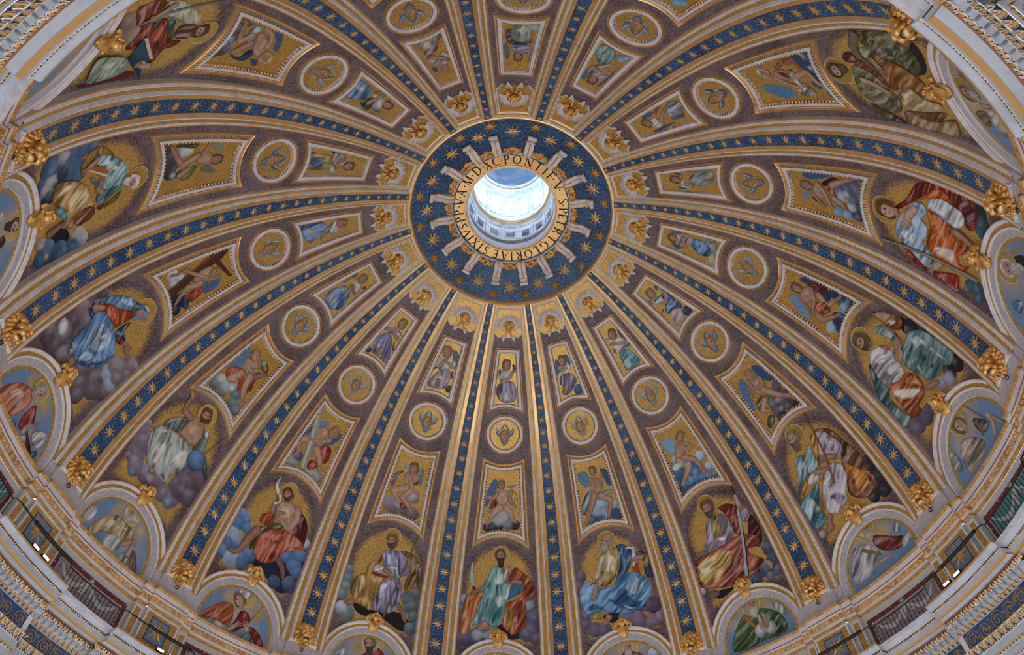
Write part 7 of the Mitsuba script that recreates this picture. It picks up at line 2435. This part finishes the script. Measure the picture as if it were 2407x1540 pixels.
# gilded winged child heads at the top of the segments
_face, _hair, _eyes = child_head(.335, (0, 0, .12), seed=4)
_white = [feather_fan((0, .05), np.linspace(52, 128, 10), .42, .96, .05), feather_fan((0, .05), np.linspace(-8, 48, 8), .45, 1.00, .05), feather_fan((0, .05), np.linspace(132, 188, 8), .45, 1.00, .05)]
for s in (-1, 1):
    for i, (x, y, ln, an) in enumerate([(.20, -.62, .30, -70), (.27, -.70, .36, -74), (.35, -.74, .42, -80), (.43, -.74, .44, -88), (.50, -.70, .42, -96), (.14, -.58, .24, -62)]):
        a = math.radians(an if s > 0 else 180 - an)
        _white.append(ball((s * x + .3 * ln * math.cos(a), y - .0 + .3 * ln * math.sin(a) - .05, .05), (ln * .55, .05, .04), 1, rz(a)))
_gold = [feather_fan((0, .0), np.concatenate([np.linspace(-40, 10, 5), np.linspace(170, 220, 5)]), .28, .60, .065, .06)]
_gold += [ball((s * .16, .38, .12), (.13, .13, .09), 1, rz(s * -.35)) for s in (-1, 1)] + [ball((s * .16, -.52, .13), (.07, .26, .07), 1, rz(s * .35)) for s in (-1, 1)]
CH = {'white_feathers': mikit.ply(join(_white), 'm_feather', smooth=True), 'gold_wings': mikit.ply(join(_gold), 'm_goldrelief', smooth=True), 'face': mikit.ply(_face, 'm_goldrelief', smooth=True), 'hair': mikit.ply(_hair, 'm_goldrelief', smooth=True), 'eye': mikit.ply(_eyes[0], 'm_dark', smooth=True), 'eye_001': mikit.ply(_eyes[1], 'm_dark', smooth=True)}
for k in range(16):
    key = thing('cherub_head', 'gilded child head with white wings near the eye, ' + above(k), 'cherub head')
    m = frame_at(k, .03, 26.30, .06)
    for nm, s in CH.items():
        put(key, nm, s, {'white_feathers': 'white stucco feathers', 'gold_wings': 'gilded inner wings'}.get(nm), to_world=T(m.tolist()))
        if nm == 'white_feathers': labels[f'{key}__{nm}']['kind'] = 'stuff'

# keystones: a small winged head on a fluted corbel at the crown of every lunette
_face, _hair, _eyes = child_head(.27, (0, .18, .12), seed=9)
_corb = []
for x in (-.2, -.1, 0, .1, .2):
    _corb.append(tube([(x * 1.05, -.02, .16), (x * .95, -.22, .20), (x * .7, -.42, .16), (x * .5, -.56, .07)], [.06, .06, .055, .04], 6))
_corb.append(ball((0, -.25, .04), (.30, .34, .12), 2))
for s in (-1, 1):
    _corb.append(curl((s * .30, -.02, .16), .10, 0))
    _corb.append(tube([(s * .30, .0, .18), (s * .27, -.25, .2), (s * .16, -.5, .12)], .035, 5))
_wings = []
for s in (-1, 1):
    _wing = []
    for i in range(5):
        a = math.radians(75 - 24 * i)
        _wing.append(ball((s * (.27 + .09 * math.cos(a) + .02 * i), .12 + .17 * math.sin(a), .10), (.15, .06, .05), 1, rz(a if s > 0 else PI - a)))
    _wing.append(ball((s * .30, .22, .12), (.09, .15, .07), 1, rz(s * -.5)))
    _wings.append(mikit.ply(join(_wing), 'm_goldrelief', smooth=True))
KEY = {'corbel': mikit.ply(join(_corb), 'm_goldrelief', smooth=True), 'wing': _wings[0], 'wing_001': _wings[1], 'face': mikit.ply(_face, 'm_goldrelief', smooth=True), 'hair': mikit.ply(_hair, 'm_goldrelief', smooth=True), 'eye': mikit.ply(_eyes[0], 'm_dark', smooth=True), 'eye_001': mikit.ply(_eyes[1], 'm_dark', smooth=True)}
for k in LUN:
    key = thing('keystone_head', 'small gilded winged head on the arch below the ' + WHO[k], 'keystone')
    m = frame_at(k, .0, 3.05, .16)
    m[:3, :3] *= 1.12
    for nm, s in KEY.items():
        put(key, nm, s, to_world=T(m.tolist()))
